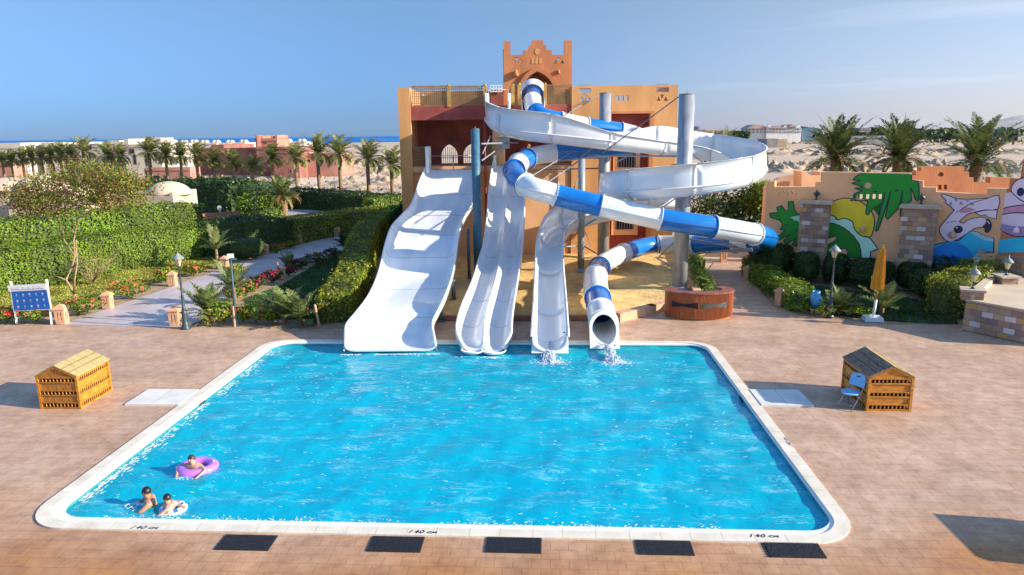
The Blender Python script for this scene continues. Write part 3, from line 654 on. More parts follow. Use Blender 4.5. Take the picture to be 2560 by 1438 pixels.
# centre column between the slides, electrical cabinet
a_, z1 = Q(1247, 372, D0+.3); b = MB(); b.b3((a_-.32, D0+.2, zplat-.1), (a_+.32, D0+.9, z1+.9)); bpart(b, 'column', MT['stucco_w'])
b = MB(); z0 = Zz(372, 1262, D0-.2); b.b3((A(1248, 350), D0-.02, z0), (A(1274, 350), D0+.18, z0+.62)); bpart(b, 'meter_box', MT['steel'])
b = MB(); b.tube([(A(1215, 500), D0-.1, .05), (A(1215, 500), D0-.1, zbeam)], .06, 8); bpart(b, 'drain_pipe', MT['stucco_r'])
# tower: side walls and stepped front
DT = D0+3
def qt(u, v): return Q(u, v, DT)
prof = [qt(*p) for p in [(1259, 262), (1259, 103), (1276, 103), (1276, 138), (1307, 137), (1307, 126), (1321, 126), (1321, 114), (1329, 114), (1329, 101), (1358, 101), (1358, 113), (1366, 113), (1366, 125), (1380, 125), (1380, 137), (1411, 137), (1411, 101), (1430, 101), (1430, 262)]]
zt0 = zroof-.05
prof[0] = (prof[0][0], zt0); prof[-1] = (prof[-1][0], zt0)
cA = qt(1344, 200)[0]; hwA = .92
zA0, zA1 = zt0+.02, Zz(180, 1344, DT)
door = arch(cA-hwA*1.0, cA+hwA*1.0, zA0, zA1, 7)[:]
holes = [door]
def tri(u, v, s, up_, D): a_, z_ = Q(u, v, D); return [(a_-s, z_-s*up_), (a_+s, z_-s*up_), (a_, z_+s*1.1*up_)] if up_ > 0 else [(a_-s, z_+s), (a_, z_-s*1.1), (a_+s, z_+s)]
for u, v, s in ((1284, 153, 1), (1292, 148, -1), (1301, 153, 1), (1388.5, 154, 1), (1397.5, 149, -1), (1406, 154, 1)): holes.append(tri(u, v, .095, s, DT))
b = MB(); b.prism([prof]+holes, lambda x, z, d: (x, DT+d, z), .35); bpart(b, 'tower_front', MT['stucco_d'])
z13 = Zz(137, 1344, DT)
b = MB(); b.b3((prof[0][0], DT+.35, zt0), (prof[0][0]+.35, DT+4, z13)); b.b3((prof[-1][0]-.35, DT+.35, zt0), (prof[-1][0], DT+4, z13)); b.b3((prof[0][0]+.35, DT+3.65, zt0), (prof[-1][0]-.35, DT+4, z13))
for a_ in (prof[0][0], prof[-1][0]-.42): b.b3((a_, DT+.352, z13), (a_+.42, DT+.8, Zz(103, 1344, DT)-.35)); b.b3((a_, DT+3.6, z13), (a_+.42, DT+4, Zz(106, 1344, DT)-.3))
b.b3((prof[0][0]+.35, DT+.35, z13-.6), (prof[-1][0]-.35, DT+3.65, z13-.4)); bpart(b, 'tower_walls', MT['stucco_d'])
b = MB(); b.b3((prof[0][0]+.36, DT+2.2, zt0), (prof[-1][0]-.36, DT+2.3, z13-.61)); bpart(b, 'tower_inner_wall', MT['stucco_w'])
b = MB()   # raised band round the arch
o1 = arch(cA-hwA-.16, cA+hwA+.16, zA0, zA1+.30, 7)[1:]; o2 = arch(cA-hwA-.02, cA+hwA+.02, zA0, zA1+.03, 7)[1:]
o1 = o1+[(cA-hwA-.16, zA0)]; o2 = o2+[(cA-hwA-.02, zA0)]
b.prism([o1+o2[::-1]], lambda x, z, d: (x, DT-.14+d, z), .139); bpart(b, 'arch_band', MT['stucco_d'])
b = MB(); a_, z_ = qt(1344, 129); b.add([(a_+.17*math.cos(t*R(30)), DT-.02, z_+.17*math.sin(t*R(30))) for t in range(12)], [tuple(range(12))])
for u in (1332.5, 1342, 1351.5): a_, z_ = qt(u, 152); b.b3((a_-.08, DT-.018, z_-.16), (a_+.08, DT+.001, z_+.13))
bpart(b, 'relief_ornament', MT['stucco'])
b = MB(); a_, z_ = Q(1335, 209, DT+2.1); b.b3((a_-.3, DT+2.15, z_-.2), (a_+.3, DT+2.195, z_+.2)); bpart(b, 'notice', MT['signwhite'])
def bell(u, v, D, s=.2, root=None, mt='stucco_d'):
    a_, z_ = Q(u, v, D); b = MB(); b.lathe([(s*.62, -s*.85), (s*.5, -s*.3), (s*.32, s*.35), (s*.1, s*.5), (0, s*.52)], (a_, D-s*.45, z_), 12, 0); b.b3((a_-s*.15, D-s*.3, z_-.03), (a_+s*.15, D, z_+.03))
    return bpart(b, 'wall_lamp', MT[mt])
bell(1290, 181, DT, .26); bell(1396, 178, DT, .16)
# right wing
fl_ = lambda u, v: Q(u, v, D0)
o_ = [fl_(1429, 300), fl_(1692, 300)]
holes = []
for u0, u1, v0, v1 in ((1448, 1478, 216, 232), (1642, 1672, 214, 230)):
    a0, z1 = Q(u0, v0, D0); a1, z0 = Q(u1, v1, D0); holes.append([(a0, z0), (a1, z0), (a1, zR-.12), (a0, zR-.12)])
for u, v, s in ((1454, 248, 1), (1462.5, 243, -1), (1471.5, 248, 1), (1646.5, 247, 1), (1655, 242, -1), (1664.5, 247, 1)): holes.append(tri(u, v, .11, s, D0))
for u in (1544, 1555, 1567): a_, z_ = Q(u, 245, D0); holes.append([(a_-.085, z_-.14), (a_+.085, z_-.14), (a_+.085, z_+.12), (a_-.085, z_+.12)])
ra0, ra1, rz1 = A(1527, 400), A(1622, 400), Zz(284, 1575)
holes.append([(ra0, .0+.15), (ra1, .15), (ra1, rz1), (ra0, rz1)])
b = MB(); b.prism([[(aR0, 0), (aR1, 0), (aR1, zR), (aR0, zR)]]+holes, lambda x, z, d: (x, D0+d, z), .3); bpart(b, 'wing_front', MT['stucco'])
b = MB(); b.b3((aR0, D0+.3, 0), (aR0+.3, D0+7, zR-.004)); b.b3((aR1-.3, D0+.3, 0), (aR1, D0+7, zR-.004)); b.b3((aR0+.3, D0+6.7, 0), (aR1-.3, D0+7, zR-1.3)); b.b3((aR0+.3, D0+.8, zR-1.2), (aR1-.3, D0+6.7, zR-1)); bpart(b, 'wing_walls', MT['stucco'])
b = MB(); b.b3((aR0+.3, D0+.55, .1), (aR1-.3, D0+.8, zR-1.3)); bpart(b, 'recess_wall', MT['stucco_r'])
b = MB()
for x0, x1 in ((ra0-.13, ra0), (ra1, ra1+.22)): b.b3((x0, D0-.05, .1), (x1, D0-.001, rz1+.12))
b.b3((ra0-.001, D0-.05, rz1), (ra1+.001, D0-.001, rz1+.12)); bpart(b, 'recess_frame', MT['stucco_d'])
b = MB()
for u0, u1, v0, v1 in ((1448, 1478, 216, 232), (1642, 1672, 214, 230)):
    a0, z1 = Q(u0, v0, D0); a1, z0 = Q(u1, v1, D0)
    for k in range(7): x = a0+(a1-a0)*k/6; b.b3((x-.012, D0+.1, z0), (x+.012, D0+.13, zR+.06))
    for k in range(3): z = z0+(zR+.05-z0)*k/2; b.b3((a0, D0+.08, z-.012), (a1, D0+.1, z+.012))
bpart(b, 'parapet_grille', MT['steel'])
for k, (u0, u1, v0, v1) in enumerate(((1543, 1588, 392, 418), (1538, 1583, 556, 573))):
    DW = D0+.55; a0, z1 = Q(u0, v0, DW); a1, z0 = Q(u1, v1, DW); z1 += .35
    b = MB(); b.b3((a0-.22, D0+.4, z0-.3), (a0, D0+.548, z1+.2)); b.b3((a1, D0+.4, z0-.3), (a1+.22, D0+.548, z1+.2)); b.b3((a0, D0+.4, z0-.3), (a1, D0+.548, z0-.002)); b.b3((a0, D0+.4, z1+.002), (a1, D0+.548, z1+.2))
    wfo = bpart(b, 'window', MT['stucco_w'])
    b = MB(); b.b3((a0+.002, D0+.53, z0), (a1-.002, D0+.545, z1)); g_ = bpart(b, 'pane', MT['dark'], wfo)
    b = MB()
    for j in range(7): x = a0+(a1-a0)*(j+.5)/7; b.b3((x-.014, D0+.45, z0), (x+.014, D0+.475, z1))
    if k == 0: b.box(((a0+a1)/2, D0+.49, (z0+z1)/2+.1), ((a1-a0)*1.15, .02, .09), 0, ry=R(-28))
    bpart(b, 'bars', MT['steel'], wfo)
b = MB(); zz = Zz(232, 1240); b.b3((A(1224, 240), D0+2.7, zroof), (A(1258, 240), D0+2.9, zz+.3)); bpart(b, 'terrace_wall', MT['stucco_in'])
a0, z1 = Q(1226, 228, D0+2.6); a1, z0 = Q(1255, 243, D0+2.6); b = MB(); lattice(b, a0, a1, z0+.3, z1+.3, D0+2.6, 4, 2, .05); bpart(b, 'terrace_window', MT['signwhite'])
# thatch parasol behind the flume, beside the wing
# ================================================================== SLIDES
def strip(b, rows, mat=0, closed=False, smooth=True):
    k = len(rows[0]); vs = [p for r_ in rows for p in r_]
    fs = [(i*k+j, i*k+(j+1) % k, (i+1)*k+(j+1) % k, (i+1)*k+j) for i in range(len(rows)-1) for j in range(k if closed else k-1)]
    b.add(vs, fs, mat, smooth)
def ruled(L, Rr, prof, hs, thick=.05):
    """L/Rr rim points, prof = [(t, dz)] across, hs = wall height per row -> closed shell rows"""
    rows = []
    for l_, r_, h in zip(L, Rr, hs):
        l_ = np.array(l_, float); r_ = np.array(r_, float)
        top = [l_+(r_-l_)*t+np.array([0, 0, dz*h]) for t, dz in prof]
        bot = [p-np.array([0, 0, thick]) for p in top[::-1]]
        rows.append(top+bot)
    return rows
def rs(pts, per=5): return smooth_path([T3(*p) for p in pts], per)
def slide(name, label, L, Rr, prof, hs, zfix=None, per=5, seams=(), rims=None):
    Ls, Rs = rs(L, per), rs(Rr, per); H_ = [float(x[0]) for x in smooth_path([(h,) for h in hs], per)]
    # level both rims
    for i in range(len(Ls)):
        z = (Ls[i][2]+Rs[i][2])/2
        Ls[i][2] = z; Rs[i][2] = z
    t = thing(name, label, 'water slide', (Ls[-1][0], Ls[-1][1], 0))
    inv = Matrix.Translation(-Vector(t.location))
    def pt(o): o.parent = t; o.matrix_parent_inverse = inv; return o
    rows = ruled(Ls, Rs, prof, H_)
    b = MB(); strip(b, rows, 0, True); k = len(rows[0])
    for rr_, flip in ((0, True), (len(rows)-1, False)):
        o = len(b.v)-len(rows)*k+rr_*k; n2 = k//2
        for j in range(n2-1): b.f.append((o+j, o+j+1, o+k-2-j, o+k-1-j)); b.m.append(0); b.sm.append(False)
    chb = b
    # moulded rims: rounded tubes following both edges, with a skirt outside
    for side, (E_, O_) in (('l', (Ls, Rs)), ('r', (Rs, Ls))):
        b = MB(); pts = []
        for e, o in zip(E_, O_):
            d = (e-o); d = d/np.linalg.norm(d); pts.append(e+d*.0)
        b.tube(pts, .045, 8)
        outr = []
        for i, (e, o) in enumerate(zip(E_, O_)):
            d = (e-o)/np.linalg.norm(e-o); outr.append([e+d*.045, e+d*.05-np.array([0, 0, .13]), e+d*.03-np.array([0, 0, .13])])
        strip(b, outr); pt(b.build('rim', MT['white']))
    b = chb
    for i in seams:
        i = min(i, len(rows)-2)
        for p, q_ in zip(rows[i][:k//2][1:-1], rows[i][:k//2][2:-1]):
            p = Vector(p)+Vector((0, 0, .004)); q_ = Vector(q_)+Vector((0, 0, .004)); b.tube([p, q_], .007, 4, smooth=False, mat=1)
    pt(b.build('chute', [MT['white_in'], MT['steel']]))
    return t, pt, Ls, Rs
def supports(t, pt, spots, r=.08, mt='steel_d'):
    for (x, y, z) in spots:
        b = MB(); b.tube([(x, y, .0), (x, y, z)], r, 10); b.box((x, y, .03), (r*4, r*4, .05)); pt(b.build('support_post', MT[mt]))
# wide family slide
wz = [37.2, 36.9, 36.2, 34.8, 33.7, 32.6, 31.1, 30.1, 29.0, 1.30, .92, .68, .58, .48, .36, .15]
Lp = [(1069, 408), (1064, 420), (1050, 450), (1036, 496), (1024, 520), (1003, 541), (979, 570), (964, 609), (949, 675), (925, 733), (893, 778), (872, 803), (865, 815), (863, 828), (863, 848), (863, 868)]
Rp = [(1193, 407), (1192, 419), (1190, 448), (1186, 488), (1178, 513), (1164, 536), (1152, 563), (1143, 606), (1134, 668), (1117, 728), (1096, 774), (1083, 800), (1081, 812), (1082, 826), (1086, 847), (1089, 866)]
S1 = [(0, 0), (.012, -.2), (.03, -.55), (.06, -.82), (.11, -.97), (.18, -1), (.35, -1), (.5, -1), (.65, -1), (.82, -1), (.89, -.97), (.94, -.82), (.97, -.55), (.988, -.2), (1, 0)]
hs = [.35, .38, .42, .45, .45, .42, .42, .44, .46, .46, .48, .48, .46, .40, .30, .10]
t1, pt1, L1, R1 = slide('family_slide', 'wide white three person wave slide, leftmost, running into the pool', [(*p, w_) for p, w_ in zip(Lp, wz)], [(*p, w_) for p, w_ in zip(Rp, wz)], S1, hs, seams=(12, 20, 30, 36, 42, 48))
supports(t1, pt1, [(W(1170, 560, 31.5)[0], W(1170, 560, 31.5)[1], 2.4), (W(1133, 700, 28)[0], W(1133, 700, 28)[1], .85), (W(985, 640, 31)[0]+.3, W(985, 640, 31)[1], 1.9), (W(1103, 790, 25)[0], W(1103, 790, 25)[1], .4)])
# side wall at its head and start bar
b = MB(); h0 = W(1074, 412, 37.2); b.b3((h0[0]-.12, h0[1]-.5, h0[2]-.4), (h0[0]+.06, h0[1]+.2, h0[2]+.95)); pt1(b.build('head_post', MT['white']))
b = MB(); zb = h0[2]+.45; e = W(1193, 412, 37.2); b.tube([(h0[0], h0[1], zb), (e[0], e[1], zb)], .022, 6); mx_ = (h0[0]+e[0])/2; b.tube([(mx_, h0[1], zb), (mx_, h0[1], h0[2]-.3)], .03, 6); pt1(b.build('start_bar', MT['steel']))
# double body slide
wz = [37.2, 36.6, 35.4, 34.0, 32.0, 29.6, 1.0, .66, .50, .42, .30, .12]
Lp = [(1237, 398), (1230, 418), (1223, 473), (1217, 546), (1210, 600), (1195, 655), (1180, 704), (1156, 760), (1143, 803), (1142, 830), (1150, 852), (1162, 868)]
Rp = [(1318, 398), (1316, 418), (1312, 473), (1310, 546), (1307, 600), (1301, 655), (1293, 704), (1284, 760), (1279, 803), (1278, 830), (1268, 852), (1256, 870)]
lane = [(0, 0), (.02, -.35), (.07, -.8), (.16, -1), (.30, -1), (.39, -.8), (.445, -.35), (.46, -.18)]
S2 = lane+[(.5, -.14)]+[(1-t_, d) for t_, d in lane[::-1]]
hs = [.35, .38, .40, .40, .40, .40, .42, .44, .42, .34, .22, .08]
t2, pt2, L2, R2 = slide('double_body_slide', 'narrow white twin lane slide right of the wide slide', [(*p, w_) for p, w_ in zip(Lp, wz)], [(*p, w_) for p, w_ in zip(Rp, wz)], S2, hs, seams=(10, 22, 32, 38))
ql = [l_*.54+r_*.46+np.array([0, 0, -.05]) for l_, r_ in zip(L2, R2)]; qr = [l_*.46+r_*.54+np.array([0, 0, -.05]) for l_, r_ in zip(L2, R2)]
b = MB(); b.tube([(p+q_)/2+np.array([0, 0, -.01]) for p, q_ in zip(ql, qr)][:-4], .05, 8); pt2(b.build('divider', MT['white']))
for t_ in (.23, .77):            # rounded lips at the water
    b = MB(); i = -4
    pts = [L2[j]*(1-t_)+R2[j]*t_ for j in (-6, -1)]
    c = np.array(pts[1]); b.lathe([(.0, -.04), (.33, -.03), (.40, .02), (.42, .06), (.39, .065), (.30, -.0), (0, -.012)], (c[0], c[1]-.02, max(c[2]-.12, WZ+.02)), 20, 0, sx=.95, sy=.8); pt2(b.build('lip', MT['white']))
supports(t2, pt2, [(W(1262, 620, 32)[0], W(1262, 620, 32)[1], 1.2), (W(1240, 700, 28.5)[0], W(1240, 700, 28.5)[1], .45)])
for u in (1238, 1316):
    p = W(u, 400, 37.2); b = MB(); b.b3((p[0]-.07, p[1]-.3, p[2]-.5), (p[0]+.07, p[1]+.15, p[2]+.25)); pt2(b.build('head_post', MT['white']))

# ---- open flume that sweeps right, loops back and ends as the third chute
def flume(b, ctr, hl, hr, hw, th=.035, n=8, bank=None, tan=None):
    rows = []
    N = len(ctr)
    for i, c in enumerate(ctr):
        d = np.array(ctr[min(i+1, N-1)])-np.array(ctr[max(i-1, 0)]) if tan is None else tan[i].copy(); d[2] = 0; d /= np.linalg.norm(d)
        s = np.array([d[1], -d[0], 0]); z = np.array([0, 0, 1.])
        bk = bank[i] if bank else 0
        s2 = s*math.cos(bk)+z*math.sin(bk); z2 = z*math.cos(bk)-s*math.sin(bk)
        pr = []
        w_ = hw[i]
        pr.append((-w_-.06, hl[i]-.02)); pr.append((-w_, hl[i]))
        if hl[i] > .5: pr.append((-w_-.01, hl[i]*.55))
        else: pr.append((-w_, hl[i]*.6))
        for k in range(n+1):
            a = math.pi*(k/n); pr.append((-w_*math.cos(a), -.36*math.sin(a)))
        pr.append((w_+(.01 if hr[i] > .5 else 0), hr[i]*.55)); pr.append((w_, hr[i])); pr.append((w_+.06, hr[i]-.02))
        c = np.array(c, float)
        ins_ = [c+s2*x+z2*y for x, y in pr]
        outs = [c+s2*(x*(1+th/w_) if abs(x) > .01 else x)+z2*(y-th if y < 0 else y-.01) for x, y in pr][::-1]
        rows.append(ins_+outs)
    strip(b, rows, 0, True); k = len(rows[0])
    for e in (0, len(rows)-1):
        o = len(b.v)-len(rows)*k+e*k
        for j in range(k//2-1): b.f.append((o+j, o+j+1, o+k-2-j, o+k-1-j)); b.m.append(0); b.sm.append(False)
    return rows
#        u    v    w     hl   hr   hw   bank
FC = [(1247, 262, 37.0, .45, .45, .50, 0), (1247, 272, 36.2, .45, .45, .50, 0), (1243, 288, 35.2, .3, .7, .52, .0), (1243, 306, 34.2, .3, .95, .56, .1), (1268, 322, 33.2, .3, .92, .58, .12), (1315, 331, 32.7, .3, .92, .58, .12),
      (1380, 338, 32.4, .35, .95, .58, .08), (1450, 346, 32.3, .4, .75, .58, .0), (1520, 354, 32.4, .45, .4, .58, 0), (1590, 361, 32.6, .55, .35, .58, -.05), (1650, 366, 32.9, .95, .3, .60, -.1), (1715, 373, 33.2, .86, .3, .60, -.10),
      (1780, 384, 33.2, .86, .3, .60, -.10), (1840, 397, 32.4, .86, .3, .60, -.10), (1875, 413, 31.0, .86, .3, .60, -.10), (1878, 430, 29.4, .86, .3, .60, -.10), (1848, 446, 28.1, .86, .3, .60, -.10), (1795, 457, 27.5, .86, .3, .60, -.10),
      (1730, 466, 27.3, .86, .3, .60, -.10), (1660, 473, 27.5, .86, .3, .60, -.10), (1590, 479, 28.2, .86, .3, .60, -.10), (1545, 484, 29.2, .86, .3, .60, -.10), (1530, 489, 30.4, .86, .3, .60, -.10), (1552, 494, 31.6, .86, .3, .60, -.10),
      (1600, 498, 32.4, .86, .3, .60, -.10), (1650, 501, 33.2, .8, .3, .58, 0), (1690, 505, 34.4, .5, .5, .58, 0), (1690, 509, 35.6, .3, .8, .58, .1), (1650, 514, 36.2, .3, .9, .58, .1), (1590, 521, 36.2, .3, .9, .58, .1), (1525, 531, 35.6, .3, .9, .58, .1), (1470, 543, 34.7, .3, .85, .56, .1), (1425, 558, 33.6, .4, .8, .54, .1),
      (1396, 575, 32.2, .38, .8, .52, .05), (1380, 597, 30.8, .34, .45, .50, 0), (1374, 625, 29.6, .3, .3, .50, 0), (1373, 665, 1.22, .26, .26, .50, 0), (1374, 715, .90, .24, .24, .50, 0), (1375, 765, .66, .22, .22, .50, 0), (1375, 800, .55, .2, .2, .50, 0), (1375, 828, .49, .18, .18, .50, 0), (1375, 850, .44, .12, .12, .50, 0)]
fp = smooth_path([list(T3(*c[:3]))+list(c[3:]) for c in FC], 5)
fl_t = thing('open_flume_slide', 'white open flume sweeping right round the steel columns, ending in the single chute', 'water slide', (fp[-1][0], fp[-1][1], 0)); finv = Matrix.Translation(-Vector(fl_t.location))
def ptf(o): o.parent = fl_t; o.matrix_parent_inverse = finv; return o
# keep it descending
zc = [p[2] for p in fp]
for i in range(1, len(fp)): zc[i] = min(zc[i], zc[i-1]-.004)
for i in range(len(fp)): fp[i][2] = zc[i]
def ksm(path, n, keep=4):
    for _ in range(n): path = path[:keep]+[(path[i-2]+path[i-1]*2+path[i]*3+path[i+1]*2+path[i+2])/9 for i in range(keep, len(path)-keep)]+path[-keep:]
    return path
fp = ksm(fp, 3)
FT = [fp[min(i+1, len(fp)-1)][:3]-fp[max(i-1, 0)][:3] for i in range(len(fp))]
cuts = list(range(0, len(fp), 10))+[len(fp)-1]
if cuts[-1]-cuts[-2] < 5: cuts.pop(-2)
for a_, e_ in zip(cuts[:-1], cuts[1:]):
    seg = fp[a_:e_+1]; b = MB(); sg = 1
    flume(b, [p[:3] for p in seg], [p[3] for p in seg], [p[4] for p in seg], [p[5] for p in seg], bank=[p[6] for p in seg], tan=FT[a_:e_+1])
    o = ptf(b.build('flume_section', MT['white_in'] if a_ > 165 else MT['white_sky' if (a_ < 30 or 75 < a_ < 125) else 'white']))
    b = MB()                      # bolted flange at the joint, outside the shell
    c = seg[0]; c2 = seg[1]
    fr_ = flume(MB(), [c[:3], (np.array(c[:3])+(np.array(c2[:3])-np.array(c[:3]))*.12)], [c[3], c[3]], [c[4], c[4]], [c[5]+.05, c[5]+.05], th=.01, bank=[c[6]]*2)
    fr2 = flume(b, [c[:3]-np.array([0, 0, .03]), (np.array(c[:3])+(np.array(c2[:3])-np.array(c[:3]))*.12)-np.array([0, 0, .03])], [c[3]-.05]*2, [c[4]-.05]*2, [c[5]+.055]*2, th=.02, bank=[c[6]]*2)
    ptf(b.build('flange', MT['white']))
b = MB(); k_ = [i for i in range(0, len(fp)) if i < 176]
def sidept(i, sgn, dz):
    d = np.array(fp[min(i+1, len(fp)-1)][:3])-np.array(fp[max(i-1, 0)][:3]); d[2] = 0; d /= np.linalg.norm(d); s = np.array([d[1], -d[0], 0]); p = fp[i]
    return np.array(p[:3])+s*sgn*(p[5]+.05)+np.array([0, 0, dz])
for i0, i1, sg in ((12, 42, 1), (48, 128, -1)):
    b.tube([sidept(i, sg, .03) for i in range(i0, i1)], .035, 5)
ptf(b.build('stiffening_rib', MT['white']))
# collar plate at the chute end
def collar(u, v, w_, name, ptx, hw, h0_, h1_, cut):
    p = T3(u, v, w_); b = MB()
    ol = [(-hw, h0_), (hw, h0_), (hw*.98, h1_), (-hw*.98, h1_)]
    n = 14; il = [(cut*math.cos(R(180+180*k/n)), -.0+cut*.95*math.sin(R(180+180*k/n))+h1_-.05) for k in range(n+1)]
    b.prism([[ol[0], ol[1], ol[2]]+[(x, z) for x, z in il[::-1]]+[ol[3]]], lambda x, z, d: (p[0]+x, p[1]+d-.55*(h1_-z)*0+.5*(z-h0_), p[2]+z), .05); return ptx(b.build(name, MT['white']))
e_ = fp[-1]
collar(1375, 850, .44, 'end_collar', ptf, .56, -.42, .14, .46)
b = MB(); p = P(1411, 836, .5); b.lathe([(.04, 0), (.04, .02), (.0, .021)], (p[0], p[1], p[2]+.05), 10); ptf(b.build('drain_cap', MT['p_blue']))
for j, (u, v, w_, z) in enumerate(((1348, 640, 29.5, 1.3), (1402, 740, 26.2, .5), (1350, 740, 26.2, .5))):
    p = W(u, v, w_); b = MB(); b.tube([(p[0], p[1], 0), (p[0], p[1], z)], .05, 8); ptf(b.build('support_post', MT['steel']))
# handrail at the head
b = MB(); p = W(1222, 262, 36.8); q_ = W(1272, 262, 36.8); zt = p[2]+.75
b.tube([(p[0], p[1], p[2]-.3), (p[0], p[1], zt), (q_[0], q_[1], zt), (q_[0], q_[1], p[2]-.3)], .025, 6); ptf(b.build('start_rail', MT['signwhite']))
for u in (1219, 1275):
    p = W(u, 262, 36.8); b = MB(); b.box((p[0], p[1]-.3, p[2]+.15), (.12, 1.1, .8)); b.lathe([(.0, 0), (.001, .0)], (0, 0, -1), 3) if 0 else None; ptf(b.build('start_side', MT['white']))

# ---- enclosed blue and white tube
TC = [(1332, 238, 37.6, 'b'), (1332, 252, 36.8, 'w'), (1334, 268, 36.0, 0), (1340, 281, 35.3, 'b'), (1353, 291, 34.9, 0), (1375, 297, 34.9, 0), (1400, 302, 35.0, 'w'), (1432, 309, 35.1, 0), (1466, 316, 35.3, 'b'), (1510, 322, 35.6, 0), (1552, 328, 36.0, 'w'), (1586, 336, 35.9, 0), (1606, 347, 35.2, 0), (1598, 359, 34.4, 'b'), (1555, 367, 34.1, 0), (1500, 372, 34.0, 0),
      (1445, 377, 33.8, 0), (1385, 383, 33.6, 'w'), (1345, 388, 33.3, 0), (1318, 396, 32.6, 'b'), (1296, 409, 31.5, 'w'), (1284, 425, 30.2, 'b'), (1289, 445, 29.0, 0), (1312, 462, 28.2, 'w'), (1345, 475, 27.7, 0), (1388, 487, 27.9, 'b'), (1445, 502, 27.8, 0), (1500, 514, 27.7, 'w'), (1575, 531, 27.7, 0), (1652, 548, 27.7, 'b'), (1722, 559, 27.7, 0),
      (1782, 567, 27.9, 'w'), (1840, 577, 28.2, 0), (1890, 586, 28.6, 'b'), (1918, 594, 29.4, 0), (1918, 601, 30.4, 0), (1885, 606, 31.4, 'w'), (1840, 608, 32.2, 'b'), (1785, 609, 1.34, 0), (1742, 610, 1.2, 'w'), (1700, 611, 1.08, 0), (1645, 610, .99, 'b'), (1600, 618, .93, 0), (1558, 633, .88, 'w'), (1520, 651, .84, 0),
      (1498, 668, .80, 'b'), (1489, 689, .76, 'w'), (1489, 720, .70, 0), (1494, 745, .66, 'b'), (1502, 778, .58, 'w'), (1509, 808, .52, 0)]
tp = smooth_path([T3(*c[:3]) for c in TC], 5)
zc = [p[2] for p in tp]
for i in range(1, len(tp)): zc[i] = min(zc[i], zc[i-1]-.003)
for i in range(len(tp)): tp[i][2] = zc[i]
tp = ksm(tp, 3, 6)
tb = thing('tube_slide', 'enclosed blue and white banded tube slide looping round the columns', 'water slide', (tp[-1][0], tp[-1][1], 0)); tinv = Matrix.Translation(-Vector(tb.location))
def ptt(o): o.parent = tb; o.matrix_parent_inverse = tinv; return o
TR = .435
marks = [(i*5, c[3]) for i, c in enumerate(TC) if c[3]]+[(len(tp)-1, None)]
for (i0, c), (i1, _) in zip(marks[:-1], marks[1:]):
    seg = tp[i0:i1+1]; b = MB()
    b.tube(seg, TR, 24, cap=False); b.tube(seg, TR-.03, 24, cap=False)
    for e, s_ in ((0, 1), (len(seg)-1, -1)):
        p = Vector(seg[e]); d = (Vector(seg[e+s_])-p).normalized()*.035
        b.tube([p, p+d], TR+.055, 24, smooth=False, cap=False)
        # flange disc (annulus)
        for pz in (p, p+d):
            ax = d.normalized(); a1 = ax.cross(Vector((0, 0, 1))).normalized(); a2 = ax.cross(a1)
            r1 = [pz+(a1*math.cos(R(15*k))+a2*math.sin(R(15*k)))*(TR+.055) for k in range(24)]; r2 = [pz+(a1*math.cos(R(15*k))+a2*math.sin(R(15*k)))*(TR-.01) for k in range(24)]
            b.add(r1+r2, [(k, (k+1) % 24, 24+(k+1) % 24, 24+k) for k in range(24)])
    # horizontal seam flanges
    for sg in (-1, 1):
        rows = []
        for i, p in enumerate(seg):
            p = np.array(p); d = np.array(seg[min(i+1, len(seg)-1)])-np.array(seg[max(i-1, 0)]); d[2] = 0; d /= np.linalg.norm(d); s = np.array([d[1], -d[0], 0])*sg
            rows.append([p+s*(TR-.01)+np.array([0, 0, .012]), p+s*(TR+.045)+np.array([0, 0, .012]), p+s*(TR+.045)-np.array([0, 0, .012]), p+s*(TR-.01)-np.array([0, 0, .012])])
        strip(b, rows, 0, True, False)
    ptt(b.build('tube_section', (MT['white_sky'] if 100 < i0 < 160 else MT['white']) if c == 'w' else MT['blue'], fixn=False))
# entrance tub and exit collar
p = tp[0]; b = MB()
ent = [np.array(W(1332, 231, 38.1)), np.array(W(1332, 238, 37.6))]
b.tube(ent, [.74, .60], 24, cap=False); b.tube(ent, [.70, .56], 24, cap=False)
ptt(b.build('entrance_bowl', MT['white'], fixn=False))
for sg in (-1, 1):
    b = MB(); rows = []
    for (v, w_, hw_, h_) in ((226, 38.0, .64, .3), (240, 37.4, .62, .35), (256, 36.6, .58, .3), (272, 35.8, .53, .15), (288, 35.1, .49, -.1)):
        c = W(1333, v+8, w_); rows.append([c+np.array([sg*hw_, 0, h_]), c+np.array([sg*(hw_+.03), 0, h_+.02]), c+np.array([sg*(hw_+.03), 0, -.5]), c+np.array([sg*hw_, 0, -.5])])
    strip(b, rows, 0, True, False); ptt(b.build('entrance_side', MT['white']))
p = P(1511, 826, .47); b = MB()
n = 28; hw = .46
ol = [(-hw, -.46), (hw, -.46), (hw, .10)]+[(hw*math.cos(R(a)), .08+.42*math.sin(R(a))) for a in range(10, 171, 16)]+[(-hw, .10)]
il = [(.375*math.cos(R(360*k/n)), .02+.40*math.sin(R(360*k/n))) for k in range(n)]
sl_ = .95
b.prism([ol, il], lambda x, z, d: (p[0]+x, p[1]+.05+sl_*(z)+d, p[2]+z-.02), .05)
ptt(b.build('exit_collar', MT['white']))
e0 = np.array(tp[-1]); b = MB()
rr0 = []; rr1 = []; rr2 = []
for k in range(28):
    cx_, cz_ = math.cos(R(360*k/28)), math.sin(R(360*k/28))
    rr0.append((e0[0]+cx_*TR, e0[1], e0[2]+cz_*TR)); rr1.append((p[0]+cx_*.40, p[1]+.06+sl_*(.02+.41*cz_), p[2]-.02+.02+.41*cz_))
    rr2.append((e0[0]+cx_*(TR-.03), e0[1], e0[2]+cz_*(TR-.03)))
